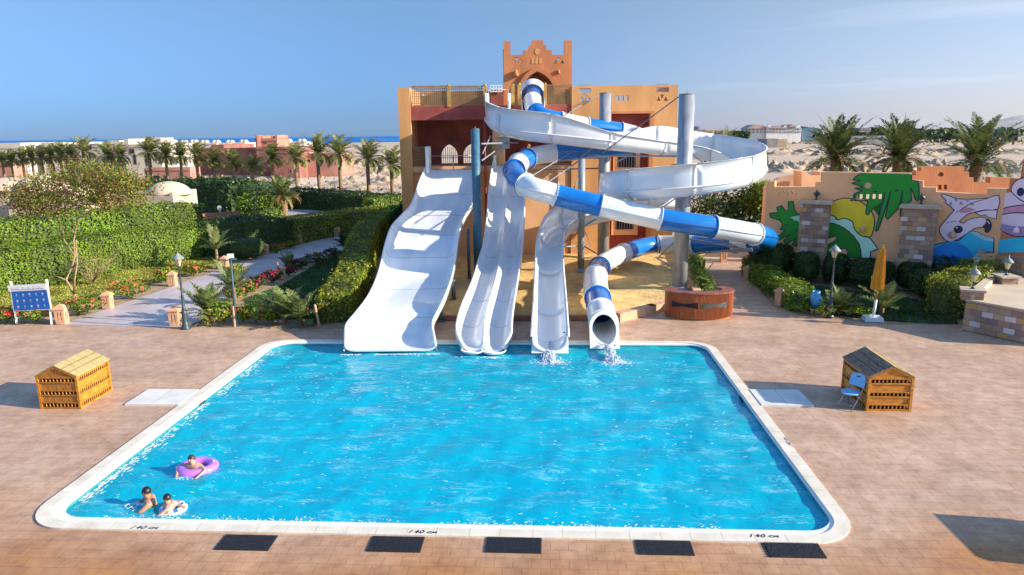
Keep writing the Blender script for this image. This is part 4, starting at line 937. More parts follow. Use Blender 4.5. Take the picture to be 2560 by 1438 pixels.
rr3 = [(p[0]+(q_[0]-p[0])*.93, q_[1], p[2]+(q_[2]-p[2])*.93) for q_ in rr1]
strip(b, [[np.array(q_) for q_ in rr0], [np.array(q_) for q_ in rr1]], 0, True); strip(b, [[np.array(q_) for q_ in rr2], [np.array(q_) for q_ in rr3]], 0, True)
ptt(b.build('exit_section', MT['white'], fixn=False))
b = MB(); pc = P(1537, 864, .12); b.lathe([(.04, 0), (.04, .02), (0, .021)], (pc[0], pc[1], pc[2]), 10); ptt(b.build('drain_cap', MT['p_blue']))
# water jets
for (u, v, w_, x1, lab) in ((1375, 856, .12, (1375, 908), 'white jet of water falling from the single open chute into the pool'), (1514, 862, .12, (1537, 908), 'white jet of water gushing from the blue and white tube mouth')):
    b = MB(); p = T3(u, v, w_); q_ = P(*x1, WZ)
    for k in range(800):
        t = rng.random()**.7; c = p+(q_-p)*t; dr_ = (q_-p)/np.linalg.norm(q_-p); c[2] = p[2]*(1-t**1.8)+WZ*t**1.8
        s = (.008+.012*t)*rng.uniform(.5, 1.3); sd_ = .07+.12*t*t; L_ = rng.uniform(.04, .14)*(1-.4*t); ox = rng.gauss(0, sd_*.6); oz = rng.gauss(0, .015+.02*t)
        zz = max(c[2]+oz, WZ+.01); b.tube([(c[0]+ox-dr_[0]*L_, c[1]-dr_[1]*L_, zz+.02), (c[0]+ox, c[1], zz), (c[0]+ox+dr_[0]*L_+rng.gauss(0, .01), c[1]+dr_[1]*L_, max(zz-.03, WZ))], [s*.3, s, s*.3], 5)
    for k in range(320): foam_or_glint(b, q_[0]+rng.gauss(.03, .24), q_[1]+rng.gauss(.02, .14), rng.uniform(.008, .034), z=WZ+.02, e=1.6, rot=rng.uniform(-.6, .6))
    tag(b.build('water_jet', MT['clear']), lab, 'water jet')
b = MB()
for t_ in (.0, .1, .2, .3, .4, .5, .6, .7, .8, .9, 1):
    c = L1[-1]*(1-t_)+R1[-1]*t_
    for k in range(34): foam_or_glint(b, c[0]+rng.uniform(-.15, .15), c[1]-.05-abs(rng.gauss(0, .07)), rng.uniform(.008, .024), z=WZ+.018, e=1.8)
for t_ in (.23, .77):
    c = L2[-1]*(1-t_)+R2[-1]*t_
    for k in range(110): foam_or_glint(b, c[0]+rng.gauss(0, .17), c[1]-.34-abs(rng.gauss(0, .09)), rng.uniform(.008, .026), z=WZ+.018, e=1.4)
tag(b.build('slide_foot_foam', MT['foam_or_glint']), kind='stuff')

# ---- steel columns and braces
def column(name, label, base, top, r, mt, w_=None, extra=None, group='steel columns carrying the slides'):
    pb = P(*base) if w_ is None else W(*base, w_); pb[2] = 0
    pt_ = PY(*top, pb[1]); t = thing(name, label, 'steel column', (pb[0], pb[1], 0), 0, group)
    b = MB(); b.tube([(0, 0, 0), (0, 0, pt_[2])], r, 24); t_ = b.build('shaft', MT[mt], t)
    b = MB(); b.lathe([(r*1.02, 0), (r*1.02, .03), (r*.3, .05), (0, .05)], (0, 0, pt_[2]), 20); b.tube([(0, 0, pt_[2]), (0, 0, pt_[2]+.14)], .015, 6); b.build('cap', MT['steel_d'], t)
    b = MB(); b.lathe([(r*1.7, 0), (r*1.7, .05), (r*1.05, .06), (r*1.02, .2), (r*1.0, .21)], (0, 0, .02), 20); b.build('base_plate', MT[mt], t)
    inv = Matrix.Translation(-Vector(t.location))
    for j, (kind, pts, rad) in enumerate(extra or []):
        b = MB(); pp_ = [W(*p) for p in pts]
        b.tube(pp_, rad*.72, 6, smooth=False)
        o = b.build(kind, MT['steel_br'] if kind != 'rod' else MT['steel_d'], t); o.matrix_parent_inverse = inv
    return t
column('steel_column', 'thickest pale grey steel column in front, rising from behind the wooden counter', (1698, 727), (1718, 237), .31, 'steel', extra=[
    ('rod', [(1700, 240, 29.4), (1506, 383, 31.5)], .035), ('brace', [(1470, 389, 32), (1705, 391, 29.6)], .06), ('brace', [(1733, 388, 29.4), (1790, 430, 28.3)], .04),
    ('brace', [(1708, 488, 29.8), (1738, 500, 28.3), (1768, 490, 27.6)], .05), ('brace', [(1715, 596, 30), (1800, 612, 29), (1882, 627, 28.4)], .055), ('brace', [(1715, 636, 30), (1880, 622, 28.4)], .06), ('brace', [(1800, 600, 29), (1845, 618, 28.6)], .045),
    ('brace', [(1690, 675, 30), (1642, 645, 31)], .05), ('brace', [(1688, 602, 30), (1648, 642, 31)], .04), ('brace', [(1655, 520, 31), (1690, 495, 30)], .045)])
column('steel_column', 'grey steel column standing against the building behind the flume', (1507, 632), (1513, 234), .29, 'steel', w_=37.0, extra=[
    ('rod', [(1498, 238, 36.5), (1410, 290, 34.3)], .035), ('brace', [(1500, 421, 36.5), (1325, 425, 33.8)], .055), ('brace', [(1498, 396, 36.5), (1460, 396, 34)], .04)])
column('steel_column', 'slim grey steel post between the single chute and the tube', (1452, 672), (1459, 397), .165, 'steel', w_=33.6, extra=[
    ('brace', [(1445, 404, 33.4), (1350, 470, 29.5)], .04), ('brace', [(1452, 432, 33.4), (1433, 475, 31)], .04), ('brace', [(1442, 372, 33.6), (1330, 440, 31)], .035), ('brace', [(1448, 395, 33.5), (1480, 372, 32.6)], .05),
    ('brace', [(1448, 615, 33.4), (1408, 617, 32.8)], .045), ('brace', [(1446, 580, 33.4), (1410, 608, 32.8)], .035), ('brace', [(1456, 613, 33.4), (1495, 636, 32.6)], .05), ('brace', [(1463, 580, 33.4), (1478, 616, 33)], .03), ('brace', [(1462, 565, 33.5), (1490, 548, 34.2)], .04)])
column('steel_column', 'blue grey painted steel post beside the wide slide', (1196, 690), (1192, 324), .19, 'steel_b', w_=31.5, extra=[
    ('brace', [(1203, 360, 31.7), (1295, 357, 33)], .06), ('brace', [(1204, 402, 31.7), (1252, 368, 33)], .05), ('brace', [(1206, 385, 31.7), (1226, 340, 32.8)], .05), ('brace', [(1228, 345, 33), (1262, 345, 33)], .04)])

# ================================================================== MURAL WALL (right)
WA = W(1906, 640, 32.3); WB = W(2487, 690, 27.6); WA[2] = WB[2] = 0
wd_ = Vector((WB[0]-WA[0], WB[1]-WA[1], 0)); WL = wd_.length; wd_.normalize(); wn_ = Vector((wd_.y, -wd_.x, 0))   # towards camera
if wn_.y > 0: wn_ = -wn_
def onwall(u, v, O=None, dx=None, nn=None):
    O = Vector(WA) if O is None else O; dx = dx or wd_; nn = nn or wn_
    d = Vector(ray(u, v)); c = Vector(C0); t = (O-c).dot(nn)/d.dot(nn); p = c+d*t
    return ((p-O).dot(dx), p.z)
def wfr(O, dx, nn): return lambda x, z, d: O+dx*x-nn*d+Vector((0, 0, z))
W2B = W(2590, 694, 25.9); W2B[2] = 0
w2d = Vector((W2B[0]-WB[0], W2B[1]-WB[1], 0)); W2L = w2d.length; w2d.normalize(); w2n = Vector((w2d.y, -w2d.x, 0))
if w2n.x > 0: w2n = -w2n
mw = thing('mural_wall', 'long orange garden wall painted with green leaves, a yellow sun and a flamingo', 'wall', WA, math.atan2(wd_.y, wd_.x))
MI = (Matrix.Translation(Vector(WA)) @ Matrix.Rotation(math.atan2(wd_.y, wd_.x), 4, 'Z')).inverted()
def mp_(b, name, m_, lab=None, par=None):
    o = b.build(name, MT[m_]); o.parent = par or mw; o.matrix_parent_inverse = MI if par is None else Matrix.Identity(4)
    if lab: o['label'] = lab
    return o
fW = wfr(Vector(WA), wd_, wn_); fV = wfr(Vector(WB), w2d, w2n)
K = lambda u, v: onwall(u, v)
K2 = lambda u, v: onwall(u, v, Vector(WB), w2d, w2n)
zst = K(2150, 648)[1]
top = [K(1906, 453), K(1937, 453), K(1937, 467), K(2038, 468), K(2038, 456), K(2052, 456), K(2052, 430), K(2277, 433), K(2277, 451), K(2308, 452), K(2308, 468), K(2341, 469), K(2341, 480), K(2468, 486), K(2468, 471), K(2499, 471)]
prof = [(0, 0)]+[(WL+.02, 0)]+[(WL+.02, top[-1][1])]+top[::-1][1:-1]+[(0, top[0][1])]
holes = []
def sq(u0, v0, u1, v1): a = K(u0, v0); c = K(u1, v1); return [(a[0], c[1]), (c[0], c[1]), (c[0], a[1]), (a[0], a[1])]
c1 = lambda x, y: (1880+x/3.126, 400+y/3.126)
for x0, x1 in ((790, 815), (840, 862), (891, 914), (941, 964), (989, 1011)): holes.append(sq(*c1(x0, 267), *c1(x1, 307)))
def tr_(x, y, s, up_): a, z = K(*c1(x, y)); return [(a-s, z-s), (a+s, z-s), (a, z+s)] if up_ > 0 else [(a-s, z+s), (a, z-s), (a+s, z+s)]
for x, y, s in ((217, 266, 1), (253, 253, -1), (280, 270, 1), (318, 255, -1), (348, 275, 1)): holes.append(tr_(x, y, .075, s))
b = MB(); b.prism([prof]+holes, fW, .3); mp_(b, 'wall', 'stucco_w')
b = MB(); b.prism([[(-.02, .0), (WL, .0), (WL, zst), (-.02, zst)]], lambda x, z, d: Vector(WA)+wd_*x+wn_*(.07-d)+Vector((0, 0, z)), .069); 
o = b.build('stone_plinth', MT['stone']); o.parent = mw; o.matrix_parent_inverse = MI
def pillar(u0, u1, vt, vb, par_w):
    a0, zt = K(u0, vt); a1, _ = K(u1, vb); b = MB(); wdt = a1-a0
    loc = Vector(WA)+wd_*((a0+a1)/2)+wn_*.2
    b.box((loc.x, loc.y, zt/2), (wdt, .38, zt), math.atan2(wd_.y, wd_.x)); p = b.build('stone_pillar', MT['stone']); p.parent = mw; p.matrix_parent_inverse = MI
    b = MB(); b.box((loc.x, loc.y, zt+.05), (wdt+.22, .6, .1), math.atan2(wd_.y, wd_.x)); b.box((loc.x, loc.y, zt+.13), (wdt+.12, .5, .06), math.atan2(wd_.y, wd_.x)); c = mp_(b, 'pillar_cap', 'stone_c')
    b = MB(); b.lathe([(.12, 0), (.05, .04), (.04, .16), (.12, .22), (.15, .3), (.05, .36), (.01, .46)], (loc.x, loc.y, zt+.16), 8); mp_(b, 'pillar_finial', 'lampgreen')
pillar(2006, 2062, 507, 700, 1); pillar(2258, 2324, 518, 715, 1)
# mural
def paint(pts, m_, lay, conv, fr=None, out=None, name='mural_paint', ow=.02, lab=None, kk=K):
    P2 = [kk(*conv(*p)) for p in pts]; fr = fr or (fW if kk is K else fV)
    z0 = .012+.003*lay
    def f2(x, z, d): return fr(x, z, -z0+d)
    b = MB(); b.prism([P2], f2, 0); mp_(b, name, m_)
    if out:
        b = MB(); n = len(P2)
        for i in range(n if out != 2 else n-1):
            p = Vector(P2[i]); q_ = Vector(P2[(i+1) % n]); d = q_-p
            if d.length < 1e-4: continue
            d.normalize(); s = Vector((-d.y, d.x))*ow; e = d*ow*.6
            b.prism([[tuple(p-s-e), tuple(q_-s+e), tuple(q_+s+e), tuple(p+s-e)]], lambda x, z, dd: fr(x, z, -z0-.0015-.00008*i), 0)
        mp_(b, 'mural_outline', 'p_black')
def curve(pts, conv=None, per=3, op=False):      # smooth closed outline
    n = len(pts); out = []
    for i in range(n if not op else n-1):
        if op and i == 0: out.append(tuple(pts[0])); continue
        p0, p1, p2, p3 = [np.array(pts[(i+j-1) % n], float) for j in range(4)]
        for k in range(per):
            t = k/per; out.append(tuple(.5*((2*p1)+(-p0+p2)*t+(2*p0-5*p1+4*p2-p3)*t*t+(-p0+3*p1-3*p2+p3)*t**3)))
    return out
YEL = curve([(565, 375), (640, 322), (720, 299), (790, 305), (860, 332), (920, 385), (955, 450), (955, 520), (930, 595), (880, 600), (830, 575), (795, 520), (785, 480), (720, 455), (672, 466), (645, 440), (600, 425), (567, 415)])
MINT = curve([(563, 418), (600, 426), (640, 436), (655, 458), (675, 468), (720, 455), (785, 483), (800, 535), (850, 590), (905, 600), (945, 640), (957, 690)], op=True)+[(950, 708), (928, 715), (925, 775), (855, 765), (850, 700), (820, 630), (760, 560), (680, 510), (563, 490)]
DG = [(560, 490), (640, 495), (720, 530), (790, 590), (840, 660), (855, 765), (745, 758), (750, 720), (735, 690), (710, 690), (690, 700), (650, 735), (545, 738), (545, 675), (600, 660), (655, 630), (668, 605), (650, 595), (600, 610), (555, 640)]
paint(MINT, 'p_mint', 1, c1, out=1); paint(YEL, 'p_yellow', 2, c1, out=1); paint(DG, 'p_dgreen', 3, c1, out=1)
LF = [(140, 415), (205, 411), (195, 370), (235, 358), (262, 400), (287, 392), (283, 325), (322, 325), (330, 385), (352, 415), (385, 430), (385, 445), (380, 560), (375, 620), (345, 675), (315, 665), (340, 615), (265, 660), (248, 632), (300, 580), (210, 625), (203, 600), (262, 545), (222, 545), (240, 500), (215, 470), (143, 448)]
paint(LF, 'p_green', 3, c1, out=1)
paint([(298, 447), (385, 430), (385, 520), (362, 478), (335, 472)], 'p_mint', 4, c1)
TL = [(860, 105), (1245, 111), (1249, 160), (1300, 165), (1308, 255), (1300, 318), (1278, 312), (1262, 262), (1240, 215), (1246, 320), (1205, 342), (1172, 440), (1158, 440), (1178, 235), (1150, 370), (1060, 465), (1043, 440), (1085, 245), (1030, 420), (985, 552), (965, 556), (992, 440), (1040, 250), (1024, 330), (945, 378), (905, 432), (888, 420), (905, 318), (768, 318), (803, 300), (785, 260)] 
TL = TL[:-1]+[(800, 262), (865, 240), (800, 222), (868, 212), (780, 182), (850, 160), (790, 156), (812, 128)]
def clear_holes(P_): return P_
P2 = [K(*c1(*p)) for p in TL]
b = MB(); b.prism([P2]+[holes[i] for i in range(5)], lambda x, z, d: fW(x, z, -.021+d), 0); mp_(b, 'mural_paint', 'p_green')
b = MB()
for i in range(len(P2)):
    p = Vector(P2[i]); q_ = Vector(P2[(i+1) % len(P2)]); d = (q_-p).normalized(); s = Vector((-d.y, d.x))*.02
    if i in (0,): continue
    b.prism([[tuple(p-s), tuple(q_-s), tuple(q_+s), tuple(p+s)]], lambda x, z, dd: fW(x, z, -.0225-.00008*i), 0)
mp_(b, 'mural_outline', 'p_black')
def disc(c, r, m_, lay, kk=K, ax=1.):
    a, z = c; fr = fW if kk is K else fV; b = MB(); z0 = .012+.003*lay
    b.prism([[(a+r*math.cos(R(18*k)), z+r*ax*math.sin(R(18*k))) for k in range(20)]], lambda x, zz, d: fr(x, zz, -z0), 0); mp_(b, 'mural_paint', m_)
disc(K(*c1(907, 200)), .125, 'stucco_p', 4)
for x, y in ((967, 248), (1132, 240)): disc(K(*c1(x, y)), .06, 'p_black', 4, ax=.7)
for x, y in ((270, 508), (345, 552)): disc(K(*c1(x, y)), .05, 'p_black', 4, ax=.7)
# flamingo
c2 = lambda x, y: (2280+x/6.536, 380+y/6.536)
WV = [(1365, 675), (1440, 660), (1530, 640), (1620, 628), (1660, 590), (1700, 557), (1750, 560), (1830, 598), (1886, 612), (1890, 640), (1888, 722), (1840, 720), (1730, 760), (1715, 848), (1350, 820)]
paint(WV, 'p_cyan', 1, c1, out=1)
paint([(1357, 742), (1400, 702), (1500, 655), (1600, 642), (1680, 682), (1730, 755), (1715, 848), (1350, 820)], 'p_blue', 2, c1)
paint([(1700, 557), (1750, 560), (1830, 598), (1886, 612), (1888, 640), (1800, 622), (1745, 590)], 'p_pale', 2, c1)
FL = curve([(480, 700), (530, 690), (640, 732), (760, 768), (1000, 772), (1240, 752), (1418, 712), (1404, 930), (1200, 945), (1060, 975), (930, 1010), (850, 1065), (775, 1138), (840, 1165), (900, 1120), (1000, 1085), (1120, 1065), (1205, 1085), (1222, 1150), (1150, 1228), (1050, 1240), (960, 1290), (820, 1385), (720, 1440), (640, 1470), (560, 1445), (490, 1380), (450, 1290), (460, 1225), (530, 1140), (620, 1030), (690, 950), (655, 925), (640, 890), (580, 860), (548, 820), (560, 790), (510, 750)], per=2)
paint(FL, 'p_lilac', 3, c2, out=1, ow=.014)
paint([(770, 985), (800, 940), (880, 905), (960, 912), (1050, 940), (950, 980), (850, 1000)], 'p_pink', 4, c2)
paint([(1030, 992), (1120, 1040), (1195, 1025), (1230, 1060), (1375, 1095), (1392, 948), (1200, 952)], 'p_lilac', 4, c2, out=1, ow=.012)
paint(curve([(1205, 1088), (1270, 1110), (1305, 1180), (1290, 1260), (1240, 1322), (1180, 1300), (1197, 1270), (1150, 1222), (1190, 1180), (1215, 1130)], per=2), 'p_black', 5, c2)
paint([(1222, 1120), (1250, 1130), (1272, 1165), (1262, 1180)], 'p_lilac', 6, c2)
disc(K(*c2(755, 1265)), .155, 'p_black', 6); disc(K(*c2(733, 1235)), .03, 'p_lilac', 7)
disc(K(*c2(650, 1360)), .15, 'p_pink', 4)
paint([(700, 1000), (960, 830), (1240, 755), (1235, 765), (965, 842), (705, 1006)], 'p_black', 5, c2)
paint([(520, 1190), (600, 1140), (700, 1125), (775, 1138), (700, 1133), (605, 1148)], 'p_black', 5, c2)
for x, y, s in ((632, 830, 1), (722, 790, -1), (802, 830, 1), (905, 800, -1), (985, 840, 1)):
    a, z = K(*c2(x, y)); d = .075*s; b = MB(); b.prism([[(a-.075, z-d), (a+.075, z-d), (a, z+d)]], lambda x_, z_, dd: fW(x_, z_, -.032), 0); mp_(b, 'mural_paint', 'p_purple')
# second wall segment, turned to the left; its shade painted as deeper orange
ww = [K2(2500, 471)[1], K2(2520, 445)[1], K2(2545, 402)[1]]
s1, s2, s3 = K2(2518, 500)[0], K2(2543, 500)[0], W2L
b = MB(); b.prism([[(.0, 0), (W2L, 0), (W2L, ww[2]), (s2, ww[2]), (s2, ww[1]), (s1, ww[1]), (s1, ww[0]), (0, ww[0])]], fV, .3); mp_(b, 'wall', 'stucco_r' if 0 else 'stucco_d')
paint([(2499+0, 484), (2520, 482), (2560, 478), (2600, 480), (2600, 520), (2560, 512), (2530, 516), (2496, 524)], 'p_lilac', 1, lambda x, y: (x, y), kk=K2)
paint([(2497, 524), (2530, 516), (2565, 512), (2600, 520), (2600, 590), (2540, 590), (2505, 575), (2491, 556)], 'p_pink', 2, lambda x, y: (x, y), kk=K2, out=1)
paint(curve([(2492, 545), (2510, 536), (2540, 532), (2575, 535), (2600, 545), (2600, 590), (2560, 592), (2530, 588), (2500, 572)], per=2), 'p_lilac', 3, lambda x, y: (x, y), kk=K2, out=1)
paint([(2492, 556), (2530, 565), (2600, 568), (2600, 592), (2540, 590), (2505, 577)], 'p_purple', 4, lambda x, y: (x, y), kk=K2)
paint(curve([(2529, 475), (2538, 455), (2560, 445), (2590, 450), (2590, 505), (2562, 505), (2540, 490)], per=2), 'p_lilac', 5, lambda x, y: (x, y), kk=K2, out=1)
disc(K2(2553, 480), .16, 'ink', 6, K2)
paint([(2483, 600), (2530, 596), (2600, 590), (2600, 630), (2483, 632)], 'p_cyan', 1, lambda x, y: (x, y), kk=K2)
for u, v, s in ((2158, 570, .2), (2383, 583, .2)):
    a, z = K(u, v); p = Vector(WA)+wd_*a+wn_*.12; b = MB(); b.lathe([(s*.6, -s*.8), (s*.5, -s*.2), (s*.3, s*.35), (0, s*.5)], (p.x, p.y, z), 10); mp_(b, 'wall_lamp', 'stucco_p')
a, z = K2(2549, 571); p = Vector(WB)+w2d*a+w2n*.12; b = MB(); b.lathe([(.12, -.15), (.09, 0), (0, .1)], (p.x, p.y, z), 10); mp_(b, 'wall_lamp', 'p_lilac')
b = MB(); b.prism([[(0, 0), (W2L, 0), (W2L, K2(2520, 632)[1]), (0, K2(2490, 634)[1])]], lambda x, z, d: Vector(WB)+w2d*x+w2n*(.06-d)+Vector((0, 0, z)), .059); mp_(b, 'stone_plinth', 'stone')
# walls behind the mural wall
def backwall(name, lab, pts, O, w_, m_, zb=0, th=.3, holes_=()):
    P_ = [W(u, v, w_) for u, v in pts]; xs = [p[0] for p in P_]; D = np.mean([p[1] for p in P_])
    Pq = [PY(u, v, D) for u, v in pts]
    t = thing(name, lab, 'wall', (Pq[0][0], D, 0)); b = MB()
    pol = [(p[0], p[2]) for p in Pq]; pol = [(pol[0][0], zb)]+pol+[(pol[-1][0], zb)]
    hl = []
    for hpts in holes_: hl.append([(PY(u, v, D)[0], PY(u, v, D)[2]) for u, v in hpts])
    b.prism([pol]+hl, lambda x, z, d: (x, D+d, z), th)
    o = b.build('wall', MT[m_], t); o.matrix_parent_inverse = Matrix.Translation(-Vector(t.location)); return t
backwall('stepped_wall', 'brown orange stepped gable wall behind the flamingo part of the mural wall', [(2278, 500), (2278, 438), (2290, 438), (2290, 427), (2303, 427), (2303, 417), (2411, 417), (2411, 430), (2423, 430), (2423, 444), (2434, 444), (2434, 456), (2476, 457), (2476, 443), (2540, 445)], None, 33, 'stucco_d', th=.4,
         holes_=[[(2352+8*math.cos(R(45*k)), 436+6*math.sin(R(45*k))) for k in range(8)], [(2346, 462), (2354, 462), (2354, 474), (2346, 474)], [(2360, 462), (2368, 462), (2368, 474), (2360, 474)]])
backwall('peach_wall', 'peach stepped wall behind the left end of the mural wall', [(1914, 470), (1918, 462), (1950, 445), (1990, 436), (2010, 430), (2016, 430), (2016, 438), (2060, 440)], None, 37, 'stucco_p', th=.4)
backwall('peach_wall', 'low peach wall with a notch, behind the big green leaf', [(2004, 470), (2004, 429), (2019, 429), (2019, 438), (2050, 438), (2050, 430), (2070, 430)], None, 35.5, 'stucco_w', th=1.2)
# terrace at lower right
TZ = 1.0
tc0 = P(2405, 826, 0); tc1 = P(2600, 868, 0)
tp_ = [tuple(tc0[:2]), tuple(tc1[:2]), (19, 23.2), (24, 27), (20, 33)]+[tuple(P(2540, 655, TZ)[:2]), tuple(P(2490, 690, TZ)[:2])]
tt = thing('stone_terrace', 'raised terrace clad in mixed stone blocks at the right edge', 'terrace', tc0)
ti = Matrix.Translation(-Vector(tt.location))
b = MB(); b.flat([tp_], TZ, .98); o = b.build('stone_wall', MT['stone'], tt); o.matrix_parent_inverse = ti
b = MB(); b.flat([tp_], TZ+.06, .055); o = b.build('terrace_floor', MT['terrace'], tt); o.matrix_parent_inverse = ti
b = MB(); e = Vector(tp_[0]); f = Vector(tp_[-1]); g_ = f-e; b.box(((e.x+f.x)/2+.1, (e.y+f.y)/2, TZ+.14), (g_.length, .28, .16), math.atan2(g_.y, g_.x)); o = b.build('kerb', MT['terrace'], tt); o.matrix_parent_inverse = ti
pc = (tc0[0]+.28, tc0[1]+.18)
b = MB(); b.box((pc[0], pc[1], TZ+.16), (.62, .5, .3), -.45); o = b.build('corner_pier', MT['stone'], tt); o.matrix_parent_inverse = ti
b = MB(); b.box((pc[0], pc[1], TZ+.34), (.72, .6, .07), -.45); o = b.build('pier_cap', MT['stone_c'], tt); o.matrix_parent_inverse = ti
def lantern(loc, lab, s=1.):
    t = thing('terrace_lantern', lab, 'lantern', loc, 0, 'lanterns on the terrace piers'); t.scale = (s,)*3
    b = MB(); b.lathe([(.09, 0), (.07, .03), (.025, .06), (.022, .2), (.06, .24)], n=8); b.build('stem', MT['lampgreen'], t)
    b = MB(); b.lathe([(.06, .24), (.12, .42), (.125, .5)], n=6, smooth=False); b.build('glass', MT['lampglass'], t)
    b = MB(); b.lathe([(.19, .49), (.17, .53), (.11, .61), (.03, .66), (.02, .74), (.0, .8)], n=8); b.build('roof', MT['lamptop'], t); return t
lantern((pc[0], pc[1], TZ+.375), 'lantern on the corner pier nearest the pool deck')
for u, v, z, lab, cu in ((2438, 677, 1.15, 'lantern on the pier behind the clipped yellow green bush', 1), (2516, 688, 1.35, 'rightmost lantern on a pier of the terrace', 1), (2449, 661, 1.3, 'red brown lantern standing farthest back by the flamingo mural', 1)):
    p = P(u, v, z); b = MB(); b.b3((p[0]-.27, p[1]-.27, 0), (p[0]+.27, p[1]+.27, z-.06)); o = b.build('stone_pier', [MT['stone'], MT['stone_c']]); 
    b2 = MB(); b2.b3((p[0]-.34, p[1]-.34, z-.06), (p[0]+.34, p[1]+.34, z)); o2 = b2.build('pier_cap', MT['stone_c'], o); tag(o, 'stone pier under the '+lab, 'pier')
    lantern((p[0], p[1], z), lab, .95)

# ================================================================== KERBS, COUNTER, FURNITURE
KR = thing('sand_kerb', 'low terracotta kerb holding the golden sand behind the pool deck', 'kerb', P(1540, 800))
ki = Matrix.Translation(-Vector(KR.location))
def wallrun(b, pts, th, z0, z1):
    for p, q_ in zip(pts[:-1], pts[1:]):
        p = Vector((float(p[0]), float(p[1]))); q_ = Vector((float(q_[0]), float(q_[1]))); d = q_-p
        b.box(((p.x+q_.x)/2, (p.y+q_.y)/2, (z0+z1)/2), (d.length+th*.9, th, z1-z0), math.atan2(d.y, d.x))
b = MB(); wallrun(b, [P(1075, 800), P(1538, 800)], .22, 0, .17); o = b.build('kerb_wall', MT['terra_d'], KR); o.matrix_parent_inverse = ki
b = MB(); wallrun(b, [P(1549, 803), P(1628, 783), P(1690, 768)], .3, 0, .32); o = b.build('kerb_wall', MT['terra'], KR); o.matrix_parent_inverse = ki
b = MB(); wallrun(b, [P(1742, 742), P(1722, 690), P(1705, 640)], .3, 0, .3); o = b.build('kerb_wall', MT['stucco_p'], KR); o.matrix_parent_inverse = ki
# curved wooden counter
cc = P(1756, 803); cc = (cc[0], cc[1]+.74)
ct = thing('wooden_counter', 'curved red brown bamboo clad bar counter beside the thick column', 'bar counter', (*cc, 0))
RX, RY = 1.19, .74
def arcpts(rx, ry, a0, a1, n): return [(rx*math.cos(R(a0+(a1-a0)*k/n)), ry*math.sin(R(a0+(a1-a0)*k/n))) for k in range(n+1)]
A0, A1 = 160, 402
for (na, h0_, h1_, ox, ix, mt_) in (('cladding', .07, .95, 0, .10, 'bar'), ('counter_top', .95, 1.0, -.05, .36, 'bartop'), ('base', .0, .07, .06, .14, 'wood_yd')):
    o_ = arcpts(RX-ox, RY-ox, A0, A1, 40); i_ = arcpts(RX-ix, max(RY-ix, .1), A0, A1, 40)[::-1]
    b = MB(); b.prism([o_+i_], lambda x, y, d: (x, y, h1_-d), h1_-h0_); b.build(na, MT[mt_], ct)
b = MB()
for k in range(110):
    a = R(A0+(A1-A0)*k/109); x, y = (RX+.008)*math.cos(a), (RY+.008)*math.sin(a); b.tube([(x, y, .08), (x, y, .945)], .011, 5, cap=False)
b.build('bamboo_slats', MT['bar'], ct)
def deco(a0, a1, m_):
    b = MB(); n = 14
    for k in range(n):
        t0, t1 = k/n, (k+1)/n; h = lambda t: .05+.07*abs(2*t-1)**1.3
        v = []
        for t in (t0, t1):
            a = R(a0+(a1-a0)*t); x, y = (RX+.026)*math.cos(a), (RY+.026)*math.sin(a); v += [(x, y, .55-h(t)), (x, y, .55+h(t))]
        b.add(v, [(0, 2, 3, 1)])
    b.build('dark_inlay', MT[m_], ct)
deco(212, 262, 'dark'); deco(268, 315, 'inlay')
